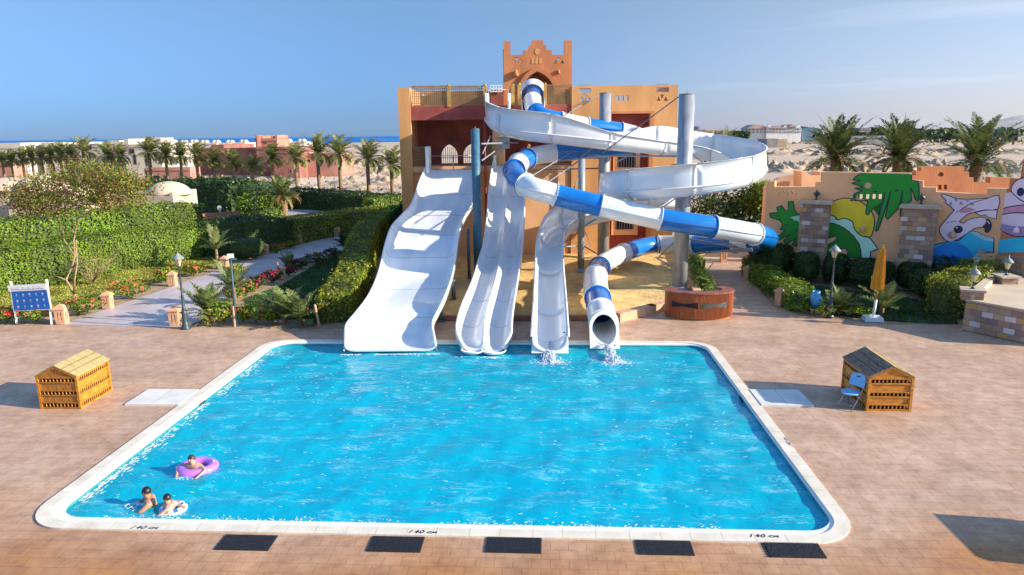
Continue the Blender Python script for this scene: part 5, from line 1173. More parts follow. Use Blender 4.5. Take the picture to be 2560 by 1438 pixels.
# wooden pump boxes
def pumpbox(root_loc, rz, wx, dy, label, dark=False, brown_front=False):
    t = thing('pump_box', label, 'wooden box', root_loc, rz, 'gable roofed wooden boxes beside the pool')
    he, hr_ = .86, 1.10; y0, y1 = -dy/2, dy/2; x0, x1 = -wx/2, wx/2
    for x in (x0, x1):
        for y in (y0, y1): b = MB(); b.b3((x-.03, y-.03, 0), (x+.03, y+.03, he)); b.build('corner_post', MT['wood_y'], t)
    rows_ = [(.05, .15), (.37, .46), (.70, .79)]
    for nm, ax in (('front_panel', 0), ('front_panel', 1), ('side_panel', 2), ('side_panel', 3)):
        b = MB(); L = wx if ax < 2 else dy; D_ = {0: y0, 1: y1, 2: x0, 3: x1}[ax]; sgn = -1 if ax in (0, 2) else 1
        def bx(a0, a1, z0, z1, d0, d1):
            if ax < 2: b.b3((a0, D_+sgn*d0, z0), (a1, D_+sgn*d1, z1))
            else: b.b3((D_+sgn*d0, a0, z0), (D_+sgn*d1, a1, z1))
        h = L/2-.03
        for z0, z1 in ((.0, .05), (.15, .18), (.34, .37), (.46, .49), (.67, .70), (.79, .86)): bx(-h, h, z0, z1, -.02, .025)
        for z0, z1 in ((.18, .34), (.49, .67)): bx(-h, h, z0-.001, z1+.001, -.02, .002); bx(-h, -h+.03, z0, z1, .002, .02); bx(h-.03, h, z0, z1, .002, .02)
        fm_ = MT['wood_yd'] if brown_front and ax == 0 else MT['wood_y']; o = b.build(nm, fm_, t)  # front panel and gable take the darker brown wood
        b = MB(); n = 10 if ax < 2 else 15
        for z0, z1 in rows_:
            for k in range(1, n):
                a = -h+2*h*k/n; c = (a, D_) if ax < 2 else (D_, a); b.lathe([(.010, 0), (.019, (z1-z0)*.3), (.012, (z1-z0)*.55), (.02, (z1-z0)*.8), (.01, z1-z0)], (c[0], c[1], z0), 6)
        b.build('balusters', MT['wood_y'], o)
        if ax < 2:
            b = MB(); b.prism([[(-wx/2, he), (wx/2, he), (0, hr_)]], lambda x, z, d: (x, D_-sgn*.0+sgn*(-.02+d), z), .03); b.build('gable', fm_, o)
            b = MB()
            for s_ in (-1, 1):
                p0 = Vector((s_*wx/2, D_+sgn*.03, he+.0)); p1 = Vector((0, D_+sgn*.03, hr_)); d = p1-p0; b.box(((p0.x+p1.x)/2, p0.y, (p0.z+p1.z)/2-.02), (d.length, .03, .045), 0, ry=-math.atan2(d.z, d.x) if d.x > 0 else -math.atan2(-d.z, -d.x))
            b.build('gable_trim', MT['wood_yd'], o)
    b = MB(); b.b3((x0+.06, y0+.06, .02), (x1-.06, y1-.06, he-.1)); b.build('pump_housing', MT['dark'], t)
    for s_, m_ in ((-1, 'roofdark' if dark else 'roofwood'), (1, 'roofwood')):  # dark variant: only the left slope gets the darker boards
        b = MB(); e = .05
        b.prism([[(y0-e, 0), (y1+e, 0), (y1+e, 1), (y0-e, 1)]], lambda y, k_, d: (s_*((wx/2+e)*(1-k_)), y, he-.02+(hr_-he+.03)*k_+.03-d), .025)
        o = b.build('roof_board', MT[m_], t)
        b = MB()
        for k_ in (.33, .66): b.box((s_*(wx/2+e)*(1-k_), 0, he-.02+(hr_-he+.03)*k_+.033), (.012, y1-y0+2*e, .006), 0)
        b.build('board_joint', MT['dark'], o)
    return t
pumpbox((-12.08, 16.28, 0), R(1.), .98, 1.25, 'yellow brown wooden lattice box with gable roof on the left deck', brown_front=True)
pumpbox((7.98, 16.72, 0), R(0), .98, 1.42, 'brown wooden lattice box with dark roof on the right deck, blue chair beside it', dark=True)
pumpbox((9.45, 10.2, 0), R(0), .98, 1.15, 'wooden lattice box outside the frame at lower right, casting its shadow on the deck')
# folding chair
cp = P(2122, 1020); ch = thing('folding_chair', 'blue plastic folding chair with grey legs beside the right wooden box', 'chair', cp, R(32)); ch.scale = (.93, .93, .93)
b = MB(); b.prism([[(.23*math.cos(R(a))*1.0, .22*math.sin(R(a))) for a in range(0, 360, 20)]], lambda x, y, d: (x*1.02, y, .45-d+.03*x), .025); b.build('seat', MT['bluec'], ch)
b = MB(); b.prism([[(-.21, 0), (.21, 0), (.215, .2), (.17, .3), (0, .33), (-.17, .3), (-.215, .2)]], lambda y, z, d: (.24+z*.25-d, y, .56+z), .02); bo = b.build('backrest', MT['bluec'], ch)
b = MB(); b.box((.285, 0, .80), (.012, .1, .03), 0, ry=R(14)); b.build('handle_slot', MT['dark'], bo)
for s_ in (-1, 1):
    b = MB(); b.tube([(-.2, s_*.2, 0), (.1, s_*.2, .36), (.27, s_*.2, .62), (.3, s_*.2, .78)], .013, 6); b.build('leg', MT['steel'], ch)
    b = MB(); b.tube([(.27, s_*.19, 0), (.18, s_*.19, .25), (-.05, s_*.19, .44)], .013, 6); b.build('leg', MT['steel'], ch)
b = MB(); b.tube([(-.1, -.2, .12), (-.1, .2, .12)], .01, 5); b.tube([(.24, -.19, .1), (.24, .19, .1)], .01, 5); b.build('crossbar', MT['steel'], ch)
# street lamps
lp = P(465, 822)
def lamp(loc, lab, h):
    t = thing('lamp_post', lab, 'lamp post', loc, 0, 'green iron lantern posts'); hh = h-.45
    b = MB(); b.lathe([(.17, 0), (.17, .04), (.12, .08), (.13, .14), (.10, .2), (.085, .5), (.10, .56), (.07, .62), (.06, .66), (.075, .7), (.05, .76), (.042, 1.15), (.055, 1.18), (.035, 1.22), (.028, hh-.12), (.05, hh-.1), (.03, hh-.04), (.07, hh)], n=14); b.build('post', MT['lampgreen'], t)
    b = MB(); b.lathe([(.075, hh), (.135, hh+.24)], n=6, smooth=False); g_ = b.build('lamp_glass', MT['lampglass'], t)
    b = MB()
    for k in range(6): a = R(60*k); b.tube([(.078*math.cos(a), .078*math.sin(a), hh), (.14*math.cos(a), .14*math.sin(a), hh+.24)], .008, 4)
    b.build('glazing_bars', MT['lampgreen'], g_)
    b = MB(); b.lathe([(.21, hh+.23), (.19, hh+.27), (.12, hh+.34), (.09, hh+.38), (.05, hh+.41), (.03, hh+.43), (0, hh+.46)], n=8); b.build('lamp_roof', MT['lamptop'], t)
lamp(lp, 'tall green iron lamp post beside the path bollard on the left deck', ZT(453, 632, lp))
l2 = P(2073, 792); lamp(l2, 'tall green iron lamp post in front of the mural wall, right of the blue bin', ZT(2088, 612, l2))
# bollard lights
bp_ = thing('path_bollard', 'x', 'path light', (0, 0, 0), 0, 'terracotta path lights')
b = MB(); b.prism([[(-.14, 0), (.14, 0), (.16, .5), (-.16, .5)], [(-.07, .14), (-.035, .14), (-.035, .42), (-.07, .42)], [(.035, .14), (.07, .14), (.07, .42), (.035, .42)]], lambda x, z, d: (x, -.16+d, z), .05)
b.prism([[(-.14, 0), (.14, 0), (.16, .5), (-.16, .5)], [(-.07, .14), (-.035, .14), (-.035, .42), (-.07, .42)], [(.035, .14), (.07, .14), (.07, .42), (.035, .42)]], lambda x, z, d: (.16-d, x, z), .05)
b.b3((-.15, -.108, 0), (-.10, .15, .5)); b.b3((-.10, .10, 0), (.108, .15, .5)); b.build('body', MT['terra'], bp_)
b = MB(); b.b3((-.1, -.1, .02), (.1, .1, .49)); b.build('inside', MT['dark'], bp_)
b = MB(); b.lathe([(.27, .0), (.27, .05), (.13, .13), (0, .19)], (0, 0, .5), 4, smooth=False, rot=R(45)); b.build('cap', MT['terra'], bp_)
first = True
for (u, v, lab, s, rz) in ((157, 808, 'peach path light right of the blue rules sign', 1.05, .15), (271, 770, 'peach path light between two coral flower bushes', 1, .1), (433, 714, 'peach path light on the grass edge, upper left of the lamp post', .97, .1),
        (563, 671, 'brown path light in shade behind the small palm', .97, 0), (664, 637, 'path light beside the crimson shrubs on the far side of the path', .97, 0), (748, 611, 'red brown path light in front of the bright hedge corner', .97, 0), (843, 592, 'farthest red brown path light at the end of the path', .97, 0),
        (440, 813, 'peach path light at the foot of the left lamp post', 1.05, .1), (597, 742, 'small path light hidden among coral flowers and palm fronds', .95, .3), (706, 697, 'path light beside the crimson flower hedge', .95, .3), (796, 656, 'path light on the near side of the path, farther up', .95, .3),
        (1747, 660, 'path light by the small hedge right of the thick column', 1, .5), (1808, 655, 'path light at the dark back end of the right path', 1, 0), (1870, 700, 'slim path light on the right side of the brick path', 1, .4), (1951, 764, 'brown path light with grey metal cap in front of the right hedge', 1.05, .4)):
    p = P(u, v)
    if first: bp_.location = p; bp_['label'] = lab; bp_.rotation_euler = (0, 0, rz); bp_.scale = (s,)*3; first = False
    else: dup(bp_, p, rz, lab, scale=s)
# rules sign
s0, s1_ = P(43, 812), P(130, 810); yS = (s0[1]+s1_[1])/2
sg = thing('rules_sign', 'blue swimming pool rules sign in a white wooden frame with rows of pictograms', 'sign', ((s0[0]+s1_[0])/2, yS, 0)); si = Matrix.Translation(-Vector(sg.location))
def sp2(u, v): p = PY(u, v, yS); return p[0], p[2]
def sgp(b, n, m_, par=None): o = b.build(n, MT[m_]); o.parent = par or sg; o.matrix_parent_inverse = si if par is None else Matrix.Identity(4); return o
for ub, ut, vt in ((43, 25, 704), (131, 115, 699)):
    xb, zt = sp2(ut, vt); xb2 = P(ub, 810)[0]; b = MB(); b.tube([(xb2, yS+.03, 0), (xb, yS+.03, zt)], .05, 4, smooth=False); sgp(b, 'post', 'signwhite')
x0, z1 = sp2(24, 711); x1, z0 = sp2(117, 722)
Bq = [sp2(30, 728), sp2(117, 723), sp2(127, 772), sp2(37, 777)]
Tq = [sp2(20, 714), sp2(116, 709), sp2(118, 724), sp2(24, 729)]
b = MB(); b.prism([Tq], lambda x, z, d: (x, yS-.04+d, z), .05); tb_ = sgp(b, 'header_board', 'signwhite')
ct_ = [(sum(p[0] for p in Bq)/4), (sum(p[1] for p in Bq)/4)]
Fq = [(ct_[0]+(p[0]-ct_[0])*1.06, ct_[1]+(p[1]-ct_[1])*1.07) for p in Bq]
b = MB(); b.prism([Fq], lambda x, z, d: (x, yS-.025+d, z), .04); sgp(b, 'frame', 'signwhite')
b = MB(); b.prism([Bq], lambda x, z, d: (x, yS-.03, z), 0); brd = sgp(b, 'blue_panel', 'signblue')
def bil(s, t): # s right, t down
    a = np.array(Bq[0])*(1-s)*(1-t)+np.array(Bq[1])*s*(1-t)+np.array(Bq[2])*s*t+np.array(Bq[3])*(1-s)*t; return a
for j in range(3):
    for i in range(5):
        c = bil(.13+.185*i, .2+.3*j); b = MB(); n = 8; r = .036
        b.prism([[(c[0]+r*math.cos(R(45*k)), c[1]+r*math.sin(R(45*k))) for k in range(8)]], lambda x, z, d: (x, yS-.032, z), 0)
        if (i+j) % 2: b.box((c[0], yS-.0345, c[1]), (.055, .001, .012), 0, ry=R(40), mat=1)
        b.prism([[(c[0]-.02, c[1]-.012), (c[0]+.022, c[1]-.01), (c[0]+.01, c[1]+.012), (c[0]-.012, c[1]+.006)]], lambda x, z, d: (x, yS-.034, z), 0, mat=2)
        for k in range(2): b.box((c[0], yS-.0325, c[1]-.06-.014*k), (.075-.03*k, .001, .006), 0, mat=0 if 0 else 1 if 0 else 3)
        o = b.build('pictogram', [MT['signwhite'] if (i+j) % 3 else MT['signcyan'], MT['signred'], MT['signblue'], MT['signcyan']]); o.parent = sg; o.matrix_parent_inverse = si
cu = bpy.data.curves.new('lettering', 'FONT'); cu.body = 'SWIMMING POOL RULES & REGULATIONS'; cu.size = .082; cu.align_x = 'CENTER'; cu.extrude = .0
to = bpy.data.objects.new('tmp', cu); COL.objects.link(to); bpy.context.view_layer.update()
me = bpy.data.meshes.new_from_object(to.evaluated_get(bpy.context.evaluated_depsgraph_get())); bpy.data.objects.remove(to)
wx_ = max(v.co.x for v in me.vertices)*2; sc_ = (Tq[1][0]-Tq[0][0])*.84/wx_
lt = bpy.data.objects.new('lettering', me); COL.objects.link(lt); me.materials.append(MT['signtext'])
ang = math.atan2(Tq[1][1]-Tq[0][1], Tq[1][0]-Tq[0][0]); cx_ = sum(p[0] for p in Tq)/4; cz_ = sum(p[1] for p in Tq)/4
lt.matrix_world = si @ Matrix.Translation((cx_, yS-.044, cz_-.075)) @ Matrix.Rotation(-ang, 4, 'Y') @ Matrix.Rotation(R(90), 4, 'X') @ Matrix.Scale(sc_, 4)
M0 = lt.matrix_world.copy(); lt.parent = sg; lt.matrix_parent_inverse = Matrix.Identity(4); lt.matrix_basis = M0
b = MB()
for k in range(6):
    t = .1+.14*k; x = Tq[0][0]+(Tq[1][0]-Tq[0][0])*t; z = Tq[0][1]+(Tq[1][1]-Tq[0][1])*t-.10
    b.add([(x-.05, yS-.043, z-.02), (x+.0, yS-.043, z+.02), (x+.09, yS-.043, z-.015), (x, yS-.043, z+.005)], [(0, 1, 3), (1, 2, 3)])
sgp(b, 'wave_pattern', 'steel')
# floodlight pole
p0 = P(592, 818); zt = ZT(577, 650, p0); xt = PY(577, 650, p0[1])[0]
t = thing('floodlight_pole', 'thin leaning teal pole with a white floodlight on a crossbar', 'pole', p0); inv = Matrix.Translation(-Vector(t.location))
def pq(b, n, m_, tt=None): o = b.build(n, MT[m_]); o.parent = t; o.matrix_parent_inverse = inv; return o
b = MB(); b.tube([(p0[0], p0[1], 0), (xt, p0[1], zt)], .024, 8); pq(b, 'pole', 'steel_b')
b = MB(); b.tube([(xt-.22, p0[1], zt-.02), (xt+.2, p0[1], zt+.03)], .022, 6); pq(b, 'crossbar', 'steel_b')
b = MB(); b.box((xt+.0, p0[1], zt+.14), (.2, .1, .14), .2); pq(b, 'floodlight', 'signwhite')
for (u, v, u2, v2, lab, m_) in ((798, 817, 787, 762, 'short orange wooden stake right of the young palms', 'terra'), (588, 818, 583, 765, 'short pinkish stake tied beside the floodlight pole', 'terra'), (700, 700, 693, 655, 'short dark stake beside the path light and crimson flowers', 'terra_d')):
    p = P(u, v); z_ = ZT(u2, v2, p); x_ = PY(u2, v2, p[1])[0]; b = MB(); b.tube([(p[0], p[1], 0), (x_, p[1], z_)], [.05, .04], 6, smooth=False); tag(b.build('wooden_stake', MT[m_]), lab, 'stake')
# blue amphora bin on a stand
p = P(2036, 786); t = thing('amphora_bin', 'bright blue amphora shaped bin on a thin metal stand', 'bin', p)
zb, zt = .26, ZT(2036, 728, p); hh = zt-zb
b = MB(); b.lathe([(.05, zb), (.12, zb+hh*.2), (.19, zb+hh*.5), (.185, zb+hh*.68), (.14, zb+hh*.92), (.15, zt), (.13, zt), (.12, zt-.06), (.1, zt-.2), (0, zt-.22)], n=20); b.build('vessel', MT['bluep'], t)
b = MB()
for k in range(3): a = R(120*k+20); b.tube([(.03*math.cos(a), .03*math.sin(a), zb+.02), (.2*math.cos(a), .2*math.sin(a), 0)], .012, 5)
b.lathe([(.12, 0), (.135, .015), (.12, .03), (.105, .015)], (0, 0, zb), 14); b.build('stand', MT['steel_b'], t)
# closed parasol
p = P(2181, 802); top_ = PY(2208, 615, p[1]); t = thing('closed_parasol', 'closed mustard yellow parasol leaning in a white weighted base', 'parasol', p)
dx = (top_[0]-p[0])/top_[2]; hh = top_[2]
b = MB(); b.box((0, 0, .09), (.62, .45, .14), R(-6), taper=.9); b.box((0, 0, .01), (.6, .43, .02), R(-6)); b.build('base', MT['umbbase'], t)
b = MB(); b.tube([(0.02, 0, .14), (dx*.75+.02, 0, .75)], .045, 10); b.build('tube_socket', MT['signwhite'], t)
b = MB(); b.tube([(dx*.7+.02, 0, .7), (dx*hh, 0, hh-.05)], .025, 8); b.build('pole', MT['wood_y'], t)
b = MB(); n = 16; zs_ = [hh*.42, hh*.44, hh*.6, hh*.8, hh*.93, hh*.985]; rs_ = [.13, .185, .165, .125, .10, .03]; rows = []
for z, r in zip(zs_, rs_): rows.append([np.array([dx*z+r*(1+.28*(-1)**k)*math.cos(R(360*k/n)), r*(1+.28*(-1)**k)*math.sin(R(360*k/n)), z]) for k in range(n)])
strip(b, rows, 0, True, False); b.build('canopy', MT['umb'], t)
b = MB(); b.tube([(dx*hh, 0, hh-.07), (dx*hh+.0, 0, hh+.06)], .02, 6); b.tube([(dx*hh, 0, hh-.03), (dx*hh-.12, 0, hh+.01)], .015, 5); b.build('finial', MT['frond_d'], t)

# ================================================================== PLANTS
nr = np.random.default_rng(11)
def mesh_np(name, V, Fq, mats, midx=None, parent=None, smooth=False):
    """quads Fq (n,4) from arrays"""
    me = bpy.data.meshes.new(name); V = np.asarray(V, np.float32); Fq = np.asarray(Fq, np.int32); n = len(Fq)
    me.vertices.add(len(V)); me.vertices.foreach_set('co', V.ravel())
    me.loops.add(n*4); me.loops.foreach_set('vertex_index', Fq.ravel())
    me.polygons.add(n); me.polygons.foreach_set('loop_start', np.arange(0, n*4, 4, dtype=np.int32)); me.polygons.foreach_set('loop_total', np.full(n, 4, np.int32))
    for q_ in mats: me.materials.append(q_)
    if midx is not None: me.polygons.foreach_set('material_index', np.asarray(midx, np.int32))
    me.update(calc_edges=True); me.validate()
    o = bpy.data.objects.new(name, me); COL.objects.link(o)
    if parent is not None: o.parent = parent
    return o
def leaves(pts, nrm, size, flat=.55, asp=.72):
    """one bent quad per point"""
    n = len(pts); d = nr.normal(size=(n, 3)); d += nrm*1.1*flat*2; d /= np.linalg.norm(d, axis=1)[:, None]
    a = nr.normal(size=(n, 3)); a -= d*(a*d).sum(1)[:, None]; a /= np.linalg.norm(a, axis=1)[:, None]; c = np.cross(d, a)
    s = size*nr.uniform(.6, 1.3, n)[:, None]
    V = np.stack([pts-a*s*.5, pts-c*s*asp*.5+d*s*.06, pts+a*s*.5, pts+c*s*asp*.5+d*s*.06], 1).reshape(-1, 3)
    return V, np.arange(n*4).reshape(-1, 4)
def join(parts):
    V = []; Fq = []; o = 0
    for v, f in parts: V.append(v); Fq.append(f+o); o += len(v)
    return np.concatenate(V), np.concatenate(Fq)
def lump(x, y, z, s=1.): return np.sin(x*2.1*s+1.3*np.sin(y*1.7*s))*np.sin(y*1.9*s+z*2.3*s)+.5*np.sin(x*5.3*s+z*4.1*s+y*3.7*s)
def hedge(name, label, path, width, h, m_='leaf', leaf=.11, dens=70, lumps=.08, taper=.0, cat='hedge', zvar=0, group=None, base=0., skew=None):
    """clipped hedge along a ground path"""
    path = [np.array([float(c) for c in p[:2]]) for p in path]; hs_ = h if isinstance(h, (list, tuple)) else [h]*len(path)
    pp_ = smooth_path([list(p)+[q_] for p, q_ in zip(path, hs_)], 5)
    X = [p[:2] for p in pp_]; HH = [p[2] for p in pp_]
    L = [0]
    for a, c in zip(X[:-1], X[1:]): L.append(L[-1]+np.linalg.norm(c-a))
    X = np.array(X); L = np.array(L); HH = np.array(HH)
    def at(s): return np.stack([np.interp(s, L, X[:, 0]), np.interp(s, L, X[:, 1])], -1)
    def nrm_(s): d = at(s+.05)-at(s-.05); d /= np.maximum(np.linalg.norm(d, axis=-1), 1e-6)[..., None]; return np.stack([d[..., 1], -d[..., 0]], -1)
    w2 = width/2; hm = float(np.max(HH)); per = 2*hm+width; dens = dens*2.3; N = int(per*L[-1]*dens)
    s = nr.uniform(0, L[-1], N); t = nr.uniform(0, per, N); hl = np.interp(s, L, HH); hh = hl
    side = np.where(t < hm, -1, np.where(t < hm+width, 0, 1)); off_ = np.where(side == -1, -w2, np.where(side == 1, w2, (t-hm)-w2))
    z = np.where(side == -1, t/hm*hh, np.where(side == 1, (t-hm-width)/hm*hh, hh))
    # rounded top edges
    k = np.clip((z/hh-.86)/.14, 0, 1); off_ = np.where(side != 0, off_*(1-.10*k*k), off_); ed = np.clip((np.abs(off_)/w2-.8)/.2, 0, 1); z = np.where(side == 0, z-.10*ed*ed*min(hm, 1.2), z)
    c = at(s); nn = nrm_(s); p = np.stack([c[:, 0]+nn[:, 0]*off_, c[:, 1]+nn[:, 1]*off_, z+base], 1)
    no = np.where((side == 0)[:, None], np.array([0, 0, 1.]), np.stack([nn[:, 0]*side, nn[:, 1]*side, np.zeros(N)], 1))
    lm = lump(p[:, 0], p[:, 1], p[:, 2]); p += no*(lumps*lm+nr.normal(0, leaf*.35, N)+(nr.uniform(0, 1, N) < .035)*nr.uniform(.0, leaf*2.4, N))[:, None]
    # end caps
    ends = []
    for s0, sg_ in ((0., -1), (L[-1], 1)):
        n2 = int(width*hm*dens); o = nr.uniform(-w2, w2, n2); zz = nr.uniform(0, hm, n2); h0 = np.interp(s0, L, HH); zz = zz*h0/hm
        c0 = at(np.array([s0]))[0]; n0 = nrm_(np.array([np.clip(s0, .06, L[-1]-.06)]))[0]; dd = np.array([-n0[1], n0[0]])*sg_
        q_ = np.stack([c0[0]+n0[0]*o+dd[0]*0, c0[1]+n0[1]*o+dd[1]*0, zz+base], 1); e = np.tile(np.array([dd[0], dd[1], 0.]), (n2, 1)); q_ += e*(lumps*lump(q_[:, 0], q_[:, 1], q_[:, 2])+nr.normal(0, leaf*.4, n2))[:, None]
        ends.append((q_, e))
    p = np.concatenate([p]+[e[0] for e in ends]); no = np.concatenate([no]+[e[1] for e in ends])
    V, Fq = leaves(p, no, leaf, 1.2)
    # core
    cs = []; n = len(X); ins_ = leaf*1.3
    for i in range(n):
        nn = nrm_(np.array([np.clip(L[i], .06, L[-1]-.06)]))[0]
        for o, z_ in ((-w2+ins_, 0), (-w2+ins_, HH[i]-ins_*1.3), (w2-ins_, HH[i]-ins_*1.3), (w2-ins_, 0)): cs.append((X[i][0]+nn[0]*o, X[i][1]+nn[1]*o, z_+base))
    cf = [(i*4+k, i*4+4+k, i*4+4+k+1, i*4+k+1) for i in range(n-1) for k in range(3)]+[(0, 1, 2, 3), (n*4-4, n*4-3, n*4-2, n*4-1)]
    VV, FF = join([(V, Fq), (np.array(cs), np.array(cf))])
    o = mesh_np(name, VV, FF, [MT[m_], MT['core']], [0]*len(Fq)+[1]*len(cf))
    return tag(o, label, cat, group)
def sg6(v): return math.copysign(abs(v)**.62, v)
def bush(name, label, loc, rx, ry, h, m_='leaf_d', n=500, leaf=.12, flowers=None, nf=60, cat='shrub', group=None, z0=.1, fsize=.07, lum=.18):
    t = thing(name, label, cat, loc, 0, group)
    u = nr.normal(size=(n, 3)); u /= np.linalg.norm(u, axis=1)[:, None]; r = nr.uniform(.55, 1, n)**.6*(1+lum*lump(u[:, 0]*2, u[:, 1]*2, u[:, 2]*2+loc[0]))
    if name.startswith('clipped'): u = np.sign(u)*np.abs(u)**.62; lum_ = 1; r = 1+(r-1)*.45
    p = u*r[:, None]*np.array([rx, ry, h/2])+np.array([0, 0, h/2+z0]); p[:, 2] = np.maximum(p[:, 2], .02)
    V, Fq = leaves(p, u, leaf)
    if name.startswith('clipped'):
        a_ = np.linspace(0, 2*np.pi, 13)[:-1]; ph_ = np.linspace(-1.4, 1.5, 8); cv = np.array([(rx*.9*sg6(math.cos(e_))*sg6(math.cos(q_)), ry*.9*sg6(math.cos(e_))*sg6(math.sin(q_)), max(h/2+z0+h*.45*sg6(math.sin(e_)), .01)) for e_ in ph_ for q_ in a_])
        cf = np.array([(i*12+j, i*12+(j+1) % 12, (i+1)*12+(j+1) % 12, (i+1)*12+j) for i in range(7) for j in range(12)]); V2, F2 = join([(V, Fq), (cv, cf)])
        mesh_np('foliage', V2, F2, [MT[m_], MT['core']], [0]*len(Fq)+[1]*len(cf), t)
    else: mesh_np('foliage', V, Fq, [MT[m_]], None, t)
    b = MB()
    for k in range(5): a = k*1.3; b.tube([(0, 0, 0), (rx*.3*math.cos(a), ry*.3*math.sin(a), h*.5)], .02, 4)
    b.build('stem', MT['bark'], t)
    if flowers:
        u = nr.normal(size=(nf, 3)); u[:, 2] = np.abs(u[:, 2])*.9; u[:, 1] -= .3; u /= np.linalg.norm(u, axis=1)[:, None]
        p = u*np.array([rx, ry, h/2])*1.04+np.array([0, 0, h/2+z0]); p = np.repeat(p, 5, 0)+nr.normal(0, fsize*.45, (nf*5, 3)); V, Fq = leaves(p, np.repeat(u, 5, 0), fsize, asp=.9)
        mesh_np('flowers', V, Fq, [MT[flowers]], None, t)
    return t
def frond(L, droop, lift, nl=14, wdt=.16, leaf=.32, az=0., twist=0., asym=0., seed=0):
    """one pinnate frond from the origin: V, F"""
    t = np.linspace(0, 1, nl+1); el = lift-droop*t**1.3; dl = L/nl
    r_ = np.concatenate([[0], np.cumsum(np.cos(el[:-1])*dl)]); z = np.concatenate([[0], np.cumsum(np.sin(el[:-1])*dl)])
    ca, sa = math.cos(az), math.sin(az); c = np.stack([r_*ca, r_*sa, z], 1); sd_ = np.array([-sa, ca, 0.])
    V = []; Fq = []; k = 0
    for i in range(nl):            # rachis
        w_ = .022*(1-t[i])+.006; V += [c[i]-sd_*w_, c[i]+sd_*w_, c[i+1]+sd_*w_*.9, c[i+1]-sd_*w_*.9]; Fq.append([k, k+1, k+2, k+3]); k += 4
    for i in range(2, nl+1):
        f = math.sin(math.pi*min(t[i]*.95+.08, 1))**.6
        for sg_ in (-1, 1):
            for q_ in range(3):
                d = c[i]-c[i-1]; d = d/np.linalg.norm(d); p = c[i-1]+(c[i]-c[i-1])*((q_+nr.uniform(0, .8))/3); ll = leaf*f*nr.uniform(.8, 1.15)
                upv = np.cross(d, sd_); upv = upv*np.sign(upv[2]+1e-6)
                v = d*.75+sd_*sg_*.8+upv*(.25+twist)+nr.normal(0, .10, 3)-np.array([0, 0, .15]); v /= np.linalg.norm(v); e = p+v*ll
                wv = np.cross(v, upv); wv /= np.linalg.norm(wv); wv *= (.017+.008*f)*(leaf/.35)
                V += [p-wv, p+v*ll*.5-wv*1.3, e, p+v*ll*.5+wv*1.3]; Fq.append([k, k+1, k+2, k+3]); k += 4
    return np.array(V), np.array(Fq)
def crown(nf, L, lmin, lmax, drmin, drmax, leaf=.35, wind=0., nl=14, name='crown', m_='frond', parent=None, z=0, dead=0, windaz=0.):
    parts = []
    for i in range(nf):
        k = i/nf; lift = lmax+(lmin-lmax)*k+nr.normal(0, .06); az = i*2.39996+nr.normal(0, .15)
        if wind: az = az+wind*math.sin(windaz-az)
        V, Fq = frond(L*nr.uniform(.85, 1.1)*(.8+.25*math.sin(math.pi*min(k+.25, 1))), drmin+(drmax-drmin)*k+nr.normal(0, .08), lift, nl, leaf=leaf, az=az); V[:, 2] += z; parts.append((V, Fq))
    V, Fq = join(parts); o = mesh_np(name, V, Fq, [MT[m_]], None, parent)
    if dead:
        parts = []
        for i in range(dead):
            V, Fq = frond(L*.85, 1.9, .35+nr.normal(0, .2), 10, leaf=leaf*.6, az=i*2.4+nr.normal(0, .2)); V[:, 2] += z-.05; parts.append((V, Fq))
        V, Fq = join(parts); mesh_np('dry_fronds', V, Fq, [MT['frond_d']], None, parent)
    return o
def trunk(h, r0, r1, parent, m_='trunk', n=None, bend=0.):
    b = MB(); n = n or max(6, int(h/.16)); pts = []; rs_ = []
    for i in range(n*2+1):
        t = i/(n*2); pts.append((bend*t*t, 0, h*t)); rs_.append((r0+(r1-r0)*t)*(1.14 if i % 2 else .94))
    b.tube(pts, rs_, 10); return b.build('trunk', MT[m_], parent)
def palm(name, label, loc, h, L, nf=26, group=None, wind=.5, dead=0, r=.2, lm=(1.35, -.25), dr=(.9, 1.5), leaf=.42, cat='palm tree', nl=12, seed=0, windaz=0., m_='frond'):
    t = thing(name, label, cat, loc, nr.uniform(0, 6) if not wind else 0, group)
    trunk(h, r*1.25, r, t); crown(nf, L, lm[1], lm[0], dr[0], dr[1], leaf, wind, nl, 'crown', m_, t, h-.05, dead, windaz); return t
# far row of date palms blown to the left-hand side
protos = []
ord_ = ['first', 'second', 'third', 'fourth', 'fifth', 'sixth', 'seventh', 'eighth', 'ninth', 'tenth', 'eleventh', 'twelfth', 'thirteenth', 'fourteenth', 'fifteenth', 'sixteenth', 'seventeenth', 'eighteenth', 'nineteenth', 'twentieth', 'twenty first', 'twenty second', 'twenty third', 'twenty fourth']
rowp = [(978, 492, 412, 1.0), (918, 494, 398, 1.1), (847, 482, 386, 1.15), (793, 482, 384, 1.2), (738, 470, 398, 1.0), (678, 462, 392, 1.0), (630, 462, 420, .9), (581, 458, 405, 1.0), (534, 455, 402, 1.0), (490, 453, 393, 1.05), (450, 453, 392, 1.0), (413, 453, 388, 1.0), (372, 452, 386, 1.1), (300, 452, 396, .9), (268, 455, 385, 1.0), (207, 455, 378, 1.0), (176, 452, 386, .95), (150, 452, 388, .95), (126, 452, 390, .95), (103, 452, 392, .95), (78, 450, 392, 1.), (55, 450, 398, .95), (27, 450, 402, 1.), (4, 450, 398, 1.)]
